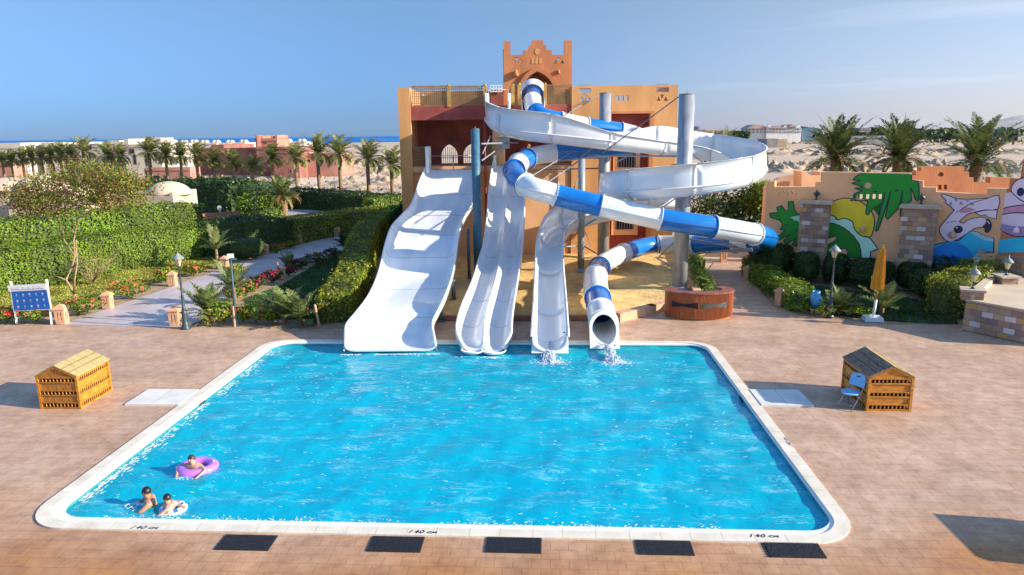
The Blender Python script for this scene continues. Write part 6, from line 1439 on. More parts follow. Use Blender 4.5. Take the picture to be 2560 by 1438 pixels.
for i, (u, vb, vc, k) in enumerate(rowp):
    # crown height first: the trunks are about five metres, so distance follows from the crown height in the picture
    p = P(u, vb+2)
    dist = {0: 62, 1: 62, 2: 66, 3: 66}.get(i, 74+i*.9)
    d = ray(u, vc); f = dist/d[1]; top_ = C0+d*f; hgt = max(float(top_[2]), 3.0)
    loc = (top_[0], top_[1], 0)
    lab = ord_[i]+' wind blown date palm leftwards from the orange building'
    if i < 4:
        o = palm('date_palm', lab, loc, hgt, (2.15 if i < 4 else 1.9)*k, 30, 'date palms in the far row', wind=.8, windaz=R(-20), r=.15, lm=(1.45, -.2), dr=(1.0, 2.1), leaf=.5, nl=12); protos.append((o, hgt, k)); 
    else:
        src, h0, k0 = protos[rng.randrange(4)]; o = dup(src, loc, rng.uniform(-.6, .6), lab); s_ = hgt/h0; o.scale = (k*rng.uniform(.85, 1.2), k*rng.uniform(.85, 1.2), s_*rng.uniform(.93, 1.07))
# three big palms behind the mural wall
for (u, vb, vt, k, lab, rz_) in ((2093, 433, 388, 1, 'left of three big date palms behind the mural wall', 0), (2250, 433, 385, 1, 'middle of three big date palms behind the mural wall', 2), (2443, 452, 398, 1.12, 'right and broadest of three big date palms behind the mural wall', 4)):
    D_ = 47; d = ray(u, vt); c = C0+d*(D_/d[1])
    o = palm('date_palm', lab, (c[0], c[1], 0), c[2]-.25, 3.25*k, 40, 'big date palms behind the mural wall', wind=0, dead=7, r=.34, lm=(1.4, -.1), dr=(.6, 1.5), leaf=.55, nl=16, m_='frond_g')
# small palms and trees behind the flume on the right
for (u, v, w_, s, lab) in ((1766, 352, 70, 1.5, 'leftmost small palm behind the far bend of the open flume'), (1793, 350, 72, 1.5, 'second small palm behind the far bend of the open flume'), (1822, 348, 70, 1.9, 'tallest small palm behind the far bend of the open flume')):
    p = W(u, v, w_); palm('date_palm', lab, (p[0], p[1], 0), max(p[2]-.1, 2), s, 18, 'small palms behind the flume', wind=0, r=.15, leaf=.35, nl=8)
def tree(name, lab, loc, h, rx, ry, rz, m_, n=900, leaf=.2, cat='tree', group=None, trunk_r=.09, lean=(0, 0), low=.0, branches=7, lum=.3):
    t = thing(name, lab, cat, loc, 0, group); b = MB(); c = (lean[0], lean[1], h-rz)
    b.tube([(0, 0, 0), (lean[0]*.3, lean[1]*.3, h*.35), (lean[0]*.8, lean[1]*.8, h-rz*1.2)], [trunk_r*1.3, trunk_r, trunk_r*.7], 8); tk = b.build('trunk', MT['bark'], t)
    b = MB()
    for k in range(branches):
        a = k*2.4; b.tube([(lean[0]*.7, lean[1]*.7, h-rz*1.5), (c[0]+rx*.4*math.cos(a), c[1]+ry*.4*math.sin(a), c[2]-.1*rz), (c[0]+rx*.8*math.cos(a), c[1]+ry*.8*math.sin(a), c[2]+rz*(.1+.4*math.sin(k)))], [trunk_r*.6, trunk_r*.35, .01], 5)
    b.build('limbs', MT['bark'], t)
    ncl = max(int(n/45), 5); cl = nr.normal(size=(ncl, 3)); cl /= np.linalg.norm(cl, axis=1)[:, None]; cl *= nr.uniform(.35, 1, ncl)[:, None]**.5
    idx = nr.integers(0, ncl, n); p = cl[idx]+nr.normal(0, .17, (n, 3)); p = p*np.array([rx, ry, rz])+np.array(c); no = cl[idx]
    V, Fq = leaves(p, no, leaf, .2); mesh_np('crown', V, Fq, [MT[m_]], None, t); return t
for (u, v, w_, r, h, lab) in ((1863, 352, 66, 1.3, 4.4, 'round olive green tree behind the far bend of the open flume'), (1893, 355, 64, .9, 4.6, 'small upright tree just left of the flume bend edge'), (1908, 470, 40, 1.0, 3.6, 'green tree behind the right end of the open flume'), (1700+165, 500, 41, 1.5, 3.3, 'dark bushy tree under the flume beside the end of the mural wall'), (1790, 505, 41, 1.7, 3.2, 'dark bushy tree seen below the flume, right of the thick column'), (1022, 470, 43, .9, 2.6, 'dark tree at the left foot of the orange building')):
    p = W(u, v, w_); tree('garden_tree', lab, (p[0], p[1], 0), h, r, r, r*.9 if h > 3.4 else r*1.1, 'leaf_d' if u != 1908 else 'leaf', 4200, .17, group=None)
# ---- hedges on the left
hz = lambda u, v, Y: PY(u, v, Y)[2]
def hpath(front, tops, off):
    pts = []; hs = []
    for q_, (u, v) in zip(front, tops):
        Y = P(*q_)[1]+off; p = PY(u, v, Y); pts.append(np.array([p[0], Y, 0])); hs.append(max(p[2], .5))
    return pts, hs
fr_ = [(-160, 775), (0, 742), (126, 722), (264, 691), (355, 675), (468, 652)]
pts_, hs2 = hpath(fr_, [(-160, 655), (0, 620), (126, 604), (264, 582), (355, 574), (480, 567)], 1.75)
hedge('clipped_hedge', 'bright green lower hedge in front at the left, sloping beside the lawn', pts_, 2.4, hs2, 'leaf', .095, 105, .06)
pts_, hs2 = hpath(fr_, [(-160, 575), (0, 551), (110, 535), (240, 520), (355, 514), (478, 507)], 4.6)
hedge('clipped_hedge', 'taller bright green hedge behind the lower left hedge', pts_, 2.2, hs2, 'leaf', .11, 75, .09)
pts_, hs2 = hpath([(500, 646), (600, 640), (700, 620)], [(505, 552), (600, 544), (698, 545)], 1.1)
hedge('clipped_hedge', 'dark shaded clipped hedge behind the small palm in the middle', pts_, 2.0, hs2, 'leaf_d', .13, 60, .06)
pts_, hs2 = hpath([(706, 620), (800, 598), (880, 585), (930, 575)], [(706, 545), (800, 534), (890, 523), (950, 516)], .9)
LYH = (pts_, hs2)
hedge('clipped_hedge', 'light yellow green hedge along the far side of the path', LYH[0], 1.5, LYH[1], 'leaf_y', .12, 60, .05)
hedge('clipped_hedge', 'long yellow green flat topped hedge curving beside the wide slide', [P(1000, 585, 0), P(940, 620), P(912, 655), P(896, 700), P(880, 745), P(838, 806)], 1.25, [1.95, 1.85, 1.65, 1.4, 1.2, 1.0], 'leaf_y', .10, 110, .06)
hedge('clipped_hedge', 'short green hedge at the top of the slide hedge, near the building', [P(925, 560), P(1000, 552)], 1.6, 1.9, 'leaf', .13, 60, .08)
pts_ = []; hs2 = []
for u, v, Y in ((470, 449, 66), (540, 449, 65), (600, 453, 64), (640, 458, 63)): p = PY(u, v, Y); pts_.append(np.array([p[0], Y, 0])); hs2.append(p[2])
hedge('clipped_hedge', 'large dark green hedge wall behind the beige dome', pts_, 3, hs2, 'leaf_d', .2, 34, .2)
hedge('clipped_hedge', 'low dark green hedge in front of the desert and the far palms', [P(722, 520), P(800, 522), P(900, 532), P(1010, 536)], 2.2, [1.8, 1.75, 1.7, 1.6], 'leaf_d', .18, 40, .15)
hedge('clipped_hedge', 'far green hedge at the left below the palm row', [W(-60, 452, 78), W(90, 448, 78), W(250, 452, 74), W(420, 458, 68), W(520, 458, 64), W(600, 462, 62)], 3.0, [2.2, 2.2, 2.2, 2.4, 2.6, 2.8], 'leaf_d', .26, 16, .2)
bush('clipped_shrub', 'big rounded olive green shrub left of the shaggy palm', P(660, 566), 1.7, 1.4, ZT(655, 484, P(660, 566)), 'leaf', 4200, .14)
bush('clipped_shrub', 'dark green shrub mass behind the big olive shrub', P(655, 545), 2.0, 1.8, ZT(665, 458, P(655, 545)), 'leaf_d', 3200, .16)
bush('clipped_shrub', 'round dark shrub at the foot of the shaded middle hedge', P(620, 646), .9, .8, 1.1, 'leaf_d', 700, .11)
# shaggy palm
p = P(712, 566); palm('shaggy_palm', 'short palm with a skirt of dry brown fronds between the hedges', p, 2.3, 2.0, 28, None, wind=0, dead=22, r=.28, lm=(1.4, .1), dr=(.6, 1.2), leaf=.4, nl=12, m_='frond_y')
# small palms near the deck
def ypalm(u, v, h, L, nf, lab, m_='frond_y', **k): return palm('young_palm', lab, P(u, v), h, L, nf, 'young palms', wind=0, r=.07, lm=(1.35, .35), dr=(.5, 1.0), leaf=.30, nl=13, m_=m_, **k)
ypalm(545, 672, 1.0, 1.5, 9, 'small forked palm with sparse fronds in front of the shaded hedge')
ypalm(522, 800, .35, 1.4, 16, 'large young palm just right of the lamp post on the left deck', 'frond_y')
ypalm(588, 762, .7, 1.35, 11, 'young palm behind the floodlight pole', 'frond_y')
ypalm(712, 808, .25, 1.35, 14, 'young palm in the bed, left of a pair', 'frond_y')
ypalm(752, 814, .25, 1.35, 12, 'young palm in the bed, right of a pair and nearest the wooden stake', 'frond_y')
ypalm(868, 628, .2, 1.15, 22, 'dark spiky palm at the far end of the path beside the slide hedge', 'leaf_d')
ypalm(722, 668, .1, .9, 8, 'little blue green palm sprouting among the crimson flowers', 'frond')
ypalm(2098, 786, .15, 1.1, 16, 'young palm right of the lamp post in front of the mural wall', 'frond_y')
ypalm(2203, 790, .3, 1.2, 12, 'bright green young palm behind the closed parasol', 'frond_y')
# flowering beds
for (u, v, rx, h, fl_c, nf, lab) in ((92, 806, .75, .62, 'fl_or', 22, 'coral flower bush under the blue rules sign'), (18, 806, .62, .55, 'fl_red', 26, 'red flower bush left of the rules sign'), (-30, 806, .6, .55, 'fl_red', 26, 'red flower bush cut by the left edge of the photo'), (214, 786, .8, .62, 'fl_or', 26, 'coral flower bush at the foot of the thin tree'), (328, 745, .95, .75, 'fl_or', 48, 'coral flower bush between two peach path lights'),
        (415, 706, .55, .65, 'fl_or', 22, 'coral flowers left of the path light above the lamp'), (486, 690, .6, .6, 'fl_or', 28, 'orange and yellow flower bush right of the lamp head'), (585, 752, .5, .6, 'fl_or', 30, 'coral flower bush by the hidden path light'), (616, 740, .55, .65, 'fl_or', 42, 'bright coral flower bush right of the hidden path light'), (645, 722, .5, .55, 'fl_mag', 52, 'crimson flower bush, first in the row along the path'), (682, 708, .5, .55, 'fl_mag', 52, 'crimson flower bush, second in the row along the path'), (722, 690, .5, .5, 'fl_mag', 40, 'dark crimson bush behind the wooden stake by the path'), (752, 672, .55, .45, 'fl_mag', 26, 'dark crimson bush halfway up the path'), (790, 660, .7, .55, 'fl_mag', 10, 'dark green bush by the far path light'), (830, 645, .6, .5, 'fl_mag', 6, 'low dark green bush near the spiky palm'),
        (625, 645, .5, .5, 'fl_red', 18, 'small red flower bush left of the path light in shade'), (690, 632, .7, .45, 'fl_red', 26, 'reddish ground shrub along the far side of the path'), (725, 622, .6, .4, 'fl_red', 14, 'reddish ground shrub next to the farthest path lights'),
        (590, 690, .5, .5, 'fl_or', 14, 'orange flower bush right of the brown shaded path light'), (640, 806, .7, .65, 'fl_or', 18, 'coral flower bush at the deck edge right of the floodlight pole'), (560, 806, .5, .75, 'fl_or', 2, 'green shrub at the deck edge left of the floodlight pole'), (608, 806, .4, .5, 'fl_red', 8, 'small red flower bush at the pole foot'), (680, 808, .5, .5, 'fl_or', 4, 'green shrub in front of the young palm pair'), (776, 812, .5, .5, 'fl_mag', 8, 'dark shrub with few red flowers behind the orange stake'),
        (1738, 742, 0, 0, '', 0, '')):
    if rx: nf = int(nf*.6); bush('flower_bush', lab, P(u, v), rx*.88, rx*.6, h*.9, 'leaf' if fl_c != 'fl_mag' else 'leaf_d', 420, .11, fl_c, nf, group='flowering shrubs', fsize=.085)
bush('garden_shrub', 'sparse yellowish shrub between the lamp post and the floodlight pole', P(530, 812), .6, .4, .5, 'leaf_y', 260, .1)
# thin tree at the left with a broad brown green crown
p = P(196, 786); t = thing('sparse_tree', 'thin crooked tree with a broad sparse brown and green crown at the left', 'tree', p); inv = Matrix.Translation(-Vector(t.location))
def at(u, v, Y): return PY(u, v, Y)
b = MB(); Y0 = p[1]
tr = [at(196, 786, Y0), at(186, 735, Y0), at(165, 700, Y0+.2), at(178, 670, Y0+.3), at(187, 640, Y0+.2), at(184, 600, Y0+.2), at(194, 548, Y0), at(225, 532, Y0), at(246, 510, Y0)]
b.tube(tr, [.06, .05, .04, .038, .035, .032, .03, .028, .025], 7)
b.tube([tr[1], at(186, 700, Y0-.2), at(193, 660, Y0-.3), at(190, 600, Y0)], [.05, .035, .03, .02], 6); b.tube([tr[2], at(140, 690, Y0)], [.03, .01], 5); b.tube([tr[3], at(215, 655, Y0-.2), at(255, 645, Y0)], [.03, .02, .008], 5); b.tube([tr[4], at(160, 600, Y0), at(155, 560, Y0)], [.03, .02, .008], 5)
b.tube([tr[3], at(200, 650, Y0), at(235, 690, Y0+.2)], [.02, .015, .006], 5)
o = b.build('trunk', MT['bark'], t); o.matrix_parent_inverse = inv
b = MB(); hub = at(240, 512, Y0)
for k in range(16):
    a = nr.uniform(0, 2*math.pi); u = 190+160*math.cos(a)*nr.uniform(.5, 1); v = 462-26*math.sin(a)+nr.uniform(-15, 25); e = at(u, v, Y0+nr.uniform(-1.6, 1.8)); m_ = (hub+e)/2+np.array([0, 0, .25]); b.tube([hub, m_, e], [.03, .018, .006], 5)
o = b.build('limbs', MT['bark'], t); o.matrix_parent_inverse = inv
n = 12500; cl = []
for k in range(260):
    a = nr.uniform(0, 2*math.pi); r = math.sqrt(nr.uniform(.02, 1)); u = 196+180*r*math.cos(a); v = 478-54*r*math.sin(a)+ (12 if u < 120 else 0)-(12 if 150 < u < 320 else 0); cl.append(at(u, v, Y0+nr.uniform(-1.5, 1.8)))
cl = np.array(cl); idx = nr.integers(0, len(cl), n); pts = cl[idx]+nr.normal(0, 1, (n, 3))*np.array([.24, .24, .15])
V, Fq = leaves(pts, nr.normal(size=(n, 3))*.3, .085, .1); mi = (nr.uniform(0, 1, n) < np.where(cl[idx][:, 2] > 4.3, .40, .16)).astype(int)
o = mesh_np('crown', V, Fq, [MT['leaf_b'], MT['leaf']], mi, t); o.matrix_parent_inverse = inv
# wispy shrub in front of the hedge
p = P(232, 712); t = thing('wispy_shrub', 'wispy pale leafless shrub in front of the left hedge', 'shrub', p); b = MB()
for k in range(46):
    a = nr.uniform(0, 6.3); e = nr.uniform(.4, 1.3); L_ = nr.uniform(.7, 1.5); b.tube([(0, 0, .1), (L_*.4*math.cos(a)*math.cos(e), L_*.4*math.sin(a), L_*.5), (L_*math.cos(a), L_*math.sin(a)*.6, .4+L_*math.sin(e))], [.014, .009, .004], 4)
b.build('twigs', MT['bark'], t); n = 700; u_ = nr.normal(size=(n, 3)); pts = u_*np.array([.55, .4, .35])+np.array([.1, 0, .95]); V, Fq = leaves(pts, u_, .07, .1); mesh_np('foliage', V, Fq, [MT['leaf_y']], None, t)
# hedges on the right of the tower
hedge('clipped_hedge', 'small leafy hedge beside the thick column and the wooden counter', [P(1770, 738), P(1752, 722), P(1742, 690), P(1738, 660)], .6, [.6, .62, .62, .6], 'leaf', .09, 110, .08)
hedge('clipped_hedge', 'low bright hedge curving along the right side of the brick path', [P(2000, 778), P(1975, 755), P(1935, 728), P(1898, 700), P(1880, 678)], .95, [.8, .8, .75, .75, .7], 'leaf', .10, 110, .07)
for (u, v, rx, h, lab) in ((1925, 690, 1.05, 1.75, 'wide dark clipped bush left of the first stone pillar'), (2012, 706, .55, 1.45, 'dark tapered bush in front of the first stone pillar'), (2088, 712, .55, 1.45, 'dark tapered bush behind the right lamp post'), (2172, 722, .95, 1.35, 'wide dark bush against the stone plinth behind the parasol'), (2278, 728, .6, 1.3, 'dark bush in front of the second stone pillar'), (2330, 745, .95, 1.2, 'low dark bush right of the second stone pillar')):
    bush('clipped_bush', lab, P(u, v), rx*.92, rx*.8, h*.85, 'leaf_d', 3600, .10, group='dark bushes along the mural wall', z0=.12, lum=.04)
hedge('clipped_hedge', 'clipped bush with sunlit yellow green top beside the terrace lanterns', [P(2360, 790), P(2420, 758), P(2445, 735)], 1.3, [1.35, 1.4, 1.4], 'leaf_y', .10, 110, .09)
hedge('clipped_hedge', 'dark hedge block under the flamingo mural', [P(2340, 735), P(2420, 735)], 1.3, 1.35, 'leaf_d', .12, 80, .09)
for k, (u, v) in enumerate(((2060, 800), (2120, 796), (2160, 800), (2010, 790))):
    bush('garden_shrub', ['low yellow green plants at the foot of the right lamp post', 'low green plants left of the parasol base', 'tiny plants touching the parasol base', 'low green plants left of the blue bin'][k], P(u, v-6), .4, .25, .3, 'leaf_y' if k < 2 else 'leaf', 160, .09)
p = W(1668, 405, 39.5)
t = thing('thatch_parasol', 'dry thatch tuft sticking out beside the building wing', 'thatch', (p[0]+.2, 37.0+.6, 0)); zt = PY(1690, 402, 37.6)[2]
b = MB()
for k in range(220):
    a = rng.uniform(2.6, 3.9); L_ = rng.uniform(.5, 1.25); b.tube([(.5, rng.uniform(-.1, .1), zt+rng.uniform(-.05, .05)), (.5-L_, rng.uniform(-.3, .3), zt-L_*.35+rng.uniform(-.12, .12))], .008, 3, cap=False)
b.build('thatch', MT['frond_d'], t); b = MB(); b.tube([(.5, 0, 0), (.5, 0, zt+.1)], .05, 8); b.build('post', MT['trunk'], t)
# fence behind the low dark hedge
b = MB(); t = thing('wire_fence', 'thin wire fence with posts beyond the low dark hedge', 'fence', P(900, 480))
fi = Matrix.Translation(-Vector(t.location)); prev = None
for u in range(770, 1010, 44):
    p = P(u, 492+ (u-770)*.03); b = MB(); b.tube([(p[0], p[1], 0), (p[0], p[1], 1.5)], .035, 5); o = b.build('fence_post', MT['steel_d'], t); o.matrix_parent_inverse = fi
    if prev is not None:
        b = MB()
        for z in (.5, 1, 1.45): b.tube([(prev[0], prev[1], z), (p[0], p[1], z)], .008, 3)
        o = b.build('wire', MT['steel_d'], t); o.matrix_parent_inverse = fi
    prev = p

# ================================================================== BACKGROUND
def mound(name, lab, loc, rx, ry, h, seed, m_='mound'):
    b = MB(); n = 26; m2 = 14; vs = []
    r_ = random.Random(seed); ph = [r_.uniform(0, 6) for _ in range(6)]
    for j in range(m2+1):
        for i in range(n+1):
            x = -1+2*i/n; y = -1+2*j/m2; r = math.hypot(x, y); f = max(0, 1-r)**1.1
            z = f*(1+.35*math.sin(x*7+ph[0])*math.sin(y*6+ph[1])+.25*math.sin(x*15+ph[2]+y*9)+.2*math.sin(y*17+x*11+ph[3])+.12*r_.uniform(-1, 1))
            vs.append((x*rx, y*ry, z*h-.06))
    b.add(vs, [(j*(n+1)+i, j*(n+1)+i+1, (j+1)*(n+1)+i+1, (j+1)*(n+1)+i) for j in range(m2) for i in range(n)], 0, True)
    o = b.build(name, MT[m_]); o.location = [float(c) for c in loc]; return struct(o)
k = 0
for (u, v, rx, h) in [(985, 436, 5, 2.2), (960, 455, 3.5, 1.2), (905, 418, 4.5, 2.0), (880, 420, 3, 1.6), (760, 425, 7, .8), (640, 455, 6, .9), (520, 458, 6, .7), (1000, 400, 9, 1.4), (560, 425, 3, 1.2)]+[(u+rng.uniform(-8, 8), rng.uniform(379, 389), rng.uniform(2.5, 6), rng.uniform(1., 2.4)) for u in range(1930, 2560, 15)]+[(u+rng.uniform(-8, 8), rng.uniform(420, 434), rng.uniform(1.6, 4), rng.uniform(.8, 2.2)) for u in range(1925, 2560, 13)]:
    p = P(u, v); mound('sand_mound', '', p, rx, rx*rng.uniform(.6, 1.2), h*.72, k); k += 1
for j in range(9):
    u = rng.uniform(1930, 2550); v = rng.uniform(422, 438); p = P(u, v); mound('sand_mound', '', p, rng.uniform(1.2, 2.6), rng.uniform(1, 2), rng.uniform(.5, 1.3), 100+j)
for j in range(30):
    u = rng.uniform(740, 1000); v = rng.uniform(405, 470); p = P(u, v); mound('sand_mound', '', p, rng.uniform(1.2, 3.6), rng.uniform(1, 3), rng.uniform(.3, .9), 200+j)
def boxhouse(name, lab, u0, u1, vt, Y, m_, depth=8, wins=(), parapet=None, roof=None, group=None, zbase=0, cat='building', steps=()):
    p0 = PY(u0, vt, Y); p1 = PY(u1, vt, Y); h = (p0[2]+p1[2])/2; t = thing(name, lab, cat, ((p0[0]+p1[0])/2, Y, 0), 0, group); w_ = abs(p1[0]-p0[0]); x0 = -w_/2
    b = MB(); b.b3((x0, 0, zbase), (-x0, depth, h))
    for (a0, a1, dz) in steps: b.b3((x0+w_*a0, .3, h-.05), (x0+w_*a1, depth-.5, h+dz))
    b.b3((x0-.1, -.12, h-.35), (-x0+.1, -.001, h+.1)); b.build('wall', MT[m_], t)
    for (a0, a1, b0, b1) in wins:
        b = MB(); b.b3((x0+w_*a0, -.03, h*b0), (x0+w_*a1, .02, h*b1)); wf = b.build('window', MT['grey'] if m_ != 'grey' else MT['cream'], t)
        b = MB(); b.b3((x0+w_*a0+.12, -.05, h*b0+.1), (x0+w_*a1-.12, -.028, h*b1-.1)); b.build('pane', MT['dark'], wf)
    if roof:
        b = MB(); hr_ = roof; b.prism([[(x0-.3, h), (-x0+.3, h), (-x0-hr_*1.6, h+hr_), (x0+hr_*1.6, h+hr_)]], lambda x, z, d: (x, -.3+d, z), depth+.6); b.build('roof', MT['farroof'], t)
    return t
boxhouse('unfinished_house', 'long cream unfinished house at the far left edge under the sea line', -60, 60, 366, 110, 'cream', 12, [(.4, .5, .55, .85), (.7, .78, .5, .9)], steps=((.2, .9, .5),))
boxhouse('unfinished_house', 'grey shaded unfinished house behind the leftmost palms', 35, 98, 359, 116, 'grey', 10, [(.05, .25, .4, .8)])
boxhouse('unfinished_house', 'wide cream unfinished house behind the left palms', 98, 262, 362, 112, 'cream', 12, [(.24, .3, .86, .98), (.47, .5, .9, .98), (.6, .66, .86, .98), (.75, .8, .86, .98), (.1, .2, .2, .5), (.35, .5, .2, .5)], steps=((.0, .3, .35), (.6, .75, .4)))
boxhouse('unfinished_house', 'cream house with a dark upper opening left of the little watch tower', 258, 312, 356, 114, 'cream', 10, [(.05, .2, .7, .9), (.5, .8, .1, .5)], steps=((.1, .7, .3),))
boxhouse('unfinished_house', 'tall cream house carrying a small square tower near the middle left', 308, 400, 362, 108, 'cream', 10, [(.22, .32, .45, .75), (.55, .62, .4, .62), (.14, .3, .75, .9), (.5, .95, .08, .35)], steps=((.0, .12, .9),))
boxhouse('watch_tower', 'little grey square tower with a slit window against the sea', 372, 401, 345, 112, 'cream', 4, [(.12, .62, .88, .94)])
boxhouse('pink_wall_house', 'low pink walled ruin with posts in front of the cream houses', 366, 474, 420, 98, 'brickpink', 3, [(.1, .3, .05, .6), (.38, .55, .05, .6), (.75, .8, .2, .8)])
boxhouse('pink_wall_house', 'low pink ruin at the far left below the first palms', -10, 24, 408, 98, 'brickpink', 3, [(.4, .6, 0, .6)])
boxhouse('brick_house', 'long dark red shaded brick house behind the middle palms', 400, 655, 372, 125, 'brick_shade', 14, [(.07, .2, .1, .45), (.48, .52, .1, .5), (.7, .75, .1, .5)], steps=((.5, .62, .7),))
boxhouse('brick_house', 'brick house with a small crenellated tower rising above the sea line', 640, 735, 368, 120, 'brick_shade', 12, [(.02, .06, .3, .5)], steps=((.0, .02, 2.0),))
tw = boxhouse('brick_tower', 'crenellated brick tower block standing above the sea line', 638, 692, 347, 122, 'brickpink', 6, [(.32, .56, .86, .92)], steps=((0, .12, .6), (.25, .33, .4), (.7, .78, .4), (.9, 1, .6)))
boxhouse('brick_house', 'pink brick shell with small square windows between the palms', 742, 842, 385, 116, 'brickpink', 10, [(.03, .1, .35, .6), (.18, .34, .62, .78), (.55, .68, .6, .78), (.86, .9, .5, .66), (.94, .98, .5, .66)], steps=((.0, .3, .3),))
boxhouse('brick_house', 'dark shaded end wall of the pink brick shell', 682, 745, 378, 112, 'brick_shade', 8, [(.58, .7, .62, .76), (.6, .72, .18, .34)], steps=())
b0 = 0
for i, (u0, u1, vt) in enumerate(((405, 428, 357), (432, 456, 358), (460, 480, 357), (484, 510, 358), (512, 540, 358), (548, 575, 358), (580, 612, 357), (694, 722, 355), (728, 760, 355))):
    t = boxhouse('distant_house', ord_[i]+' small domed distant house counted rightwards from the watch tower', u0, u1, vt, 210, 'cream', 8, [(.4, .6, .6, .8)], group='small distant houses by the sea')
    for s_ in (-.25, .2): b = MB(); wd2 = abs(P(u1, 400)[0]-P(u0, 400)[0]); b.lathe([(.9, 0), (.8, .4), (.5, .75), (0, .9)], (s_*2.6, 4, PY(u0, vt, 210)[2]), 10); b.build('dome', MT['cream'], t)
for (u0, u1, vt, Y, m_, lab) in ((1228+40, 1262, 345, 190, 'cream', ''),): pass
# beige domed houses behind the left hedges
def dome_house(lab, u0, u1, vt, Y, domes, walls=()):
    p0 = PY(u0, vt, Y); p1 = PY(u1, vt, Y); h = p0[2]; t = thing('domed_house', lab, 'domed house', ((p0[0]+p1[0])/2, Y, 0)); w_ = p1[0]-p0[0]
    b = MB(); b.b3((-w_/2, 0, 0), (w_/2, 3.4, h)); b.build('wall', MT['beige'], t)
    b = MB(); b.b3((w_/2-.25, 0, h), (w_/2, 3.4, h+.25)); b.b3((-w_/2, 3.1, h), (w_/2-.26, 3.4, h+.25)); b.build('parapet', MT['beige'], t)
    for (u, r, hh) in domes:
        x = PY(u, vt, Y)[0]-(p0[0]+p1[0])/2; b = MB(); b.lathe([(r*math.cos(R(a)), hh*math.sin(R(a))) for a in range(0, 91, 10)], (x, 1.75, h-.02), 28); b.build('dome', MT['beige'], t)
    for (a0, a1) in walls: b = MB(); b.b3((-w_/2+w_*a0, -.03, 0), (-w_/2+w_*a1, -.0, h*.6)); b.build('door', MT['dark'], t)
dome_house('large beige domed house half hidden by the sparse tree', 18, 210, 505, 46, ((64, 2.0, 1.75), (150, 1.4, 1.0)), ((.05, .12), (.2, .26)))
dome_house('beige house with a low dome right of the sparse tree', 272, 432, 492, 48, ((390, 1.55, .95),))
dome_house('beige domed house cut by the left edge', -90, 16, 478, 50, ((-20, 2.4, .9),))
# wall with a globe lamp behind the middle hedge
p0 = P(500, 575); t = thing('garden_wall', 'low red brown garden wall behind the shaded middle hedge', 'wall', p0); b = MB(); wallrun(b, [P(470, 572), P(545, 566), P(600, 560)], .3, 0, 1.0); o = b.build('wall', MT['terra_d'], t); o.matrix_parent_inverse = Matrix.Translation(-Vector(t.location))
b = MB(); q_ = P(553, 565); b.lathe([(.05, 1.0), (.05, 1.15), (.15, 1.25), (.17, 1.38), (.12, 1.5), (0, 1.55)], (q_[0], q_[1], 0), 10); o = b.build('globe_lamp', MT['signwhite'], t); o.matrix_parent_inverse = Matrix.Translation(-Vector(t.location))
t = boxhouse('white_hut', 'tiny white hut just behind the low dark hedge', 757, 784, 470, 74, 'farwhite', 1.6, [(.05, .4, .0, .8)], cat='hut')
# right horizon
def hotel(name, lab, u0, u1, vt, vb, Y, m_, nfl, nw, roof=None, group=None):
    p0 = PY(u0, vt, Y); p1 = PY(u1, vt, Y); zb = PY(u0, vb, Y)[2]; h = p0[2]; t = thing(name, lab, 'building', ((p0[0]+p1[0])/2, Y, 0), 0, group); w_ = p1[0]-p0[0]
    b = MB(); b.b3((-w_/2, 0, 0), (w_/2, 14, h)); b.build('wall', MT[m_], t)
    for j in range(nfl):
        for i in range(nw):
            x = -w_/2+w_*(i+.5)/nw; z = max(zb, 0)+(h-max(zb, 0))*(j+.3)/nfl; b = MB(); b.b3((x-w_/nw*.28, -.3, z), (x+w_/nw*.28, .05, z+(h-max(zb, 0))/nfl*.5)); b.build('window', MT['grey'], t)
    if roof: b = MB(); b.prism([[(-w_/2-1, h), (w_/2+1, h), (w_/2-roof*1.5, h+roof), (-w_/2+roof*1.5, h+roof)]], lambda x, z, d: (x, -1+d, z), 16); b.build('roof', MT['farroof'], t)
    return t
hotel('hotel_block', 'white hotel block with a pink hipped roof at the left of the far hotel', 1870, 1917, 322, 334, 420, 'farwhite', 2, 5, 2.2)
for i, (u0, u1, vt) in enumerate(((1917, 1930, 318), (1930, 1955, 321), (1955, 1972, 321), (1972, 1986, 317), (1986, 2004, 320))):
    t = hotel('hotel_block', ['white hotel block with an arched gable, second from the left', 'white hotel block with pink roof in the middle of the far hotel', 'low white hotel block right of the middle', 'white hotel block with pointed gable, second from the right', 'rightmost white hotel block beside the blue grey shed'][i], u0, u1, vt, 334, 418, 'farwhite', 2, 3, 1.2 if i % 2 else None)
    if i % 2 == 0:
        p = PY(u0, vt, 418); q_ = PY(u1, vt, 418); b = MB(); w_ = (q_[0]-p[0])/2; b.prism([[(-w_*.7, 0), (w_*.7, 0)]+[(w_*.7*math.cos(R(a)), 1.6*math.sin(R(a))) for a in (20, 50, 90, 130, 160)]], lambda x, z, d: (x, -.2+d, p[2]+z), 2); b.build('gable', MT['farwhite'], t)
hotel('peach_hotel', 'pale peach far building left of the white hotel', 1764, 1786, 324, 336, 400, 'stucco_p', 1, 2)
hotel('peach_hotel', 'low pinkish far building with a row of windows left of the white hotel', 1796, 1826, 326, 334, 410, 'farroof', 1, 4)
hotel('far_house', 'dark domed far building beside the thick column', 1737, 1756, 324, 338, 390, 'grey', 1, 2)
hotel('far_house', 'grey blue far house left of the white hotel', 1836, 1868, 327, 333, 430, 'farblue', 1, 3)
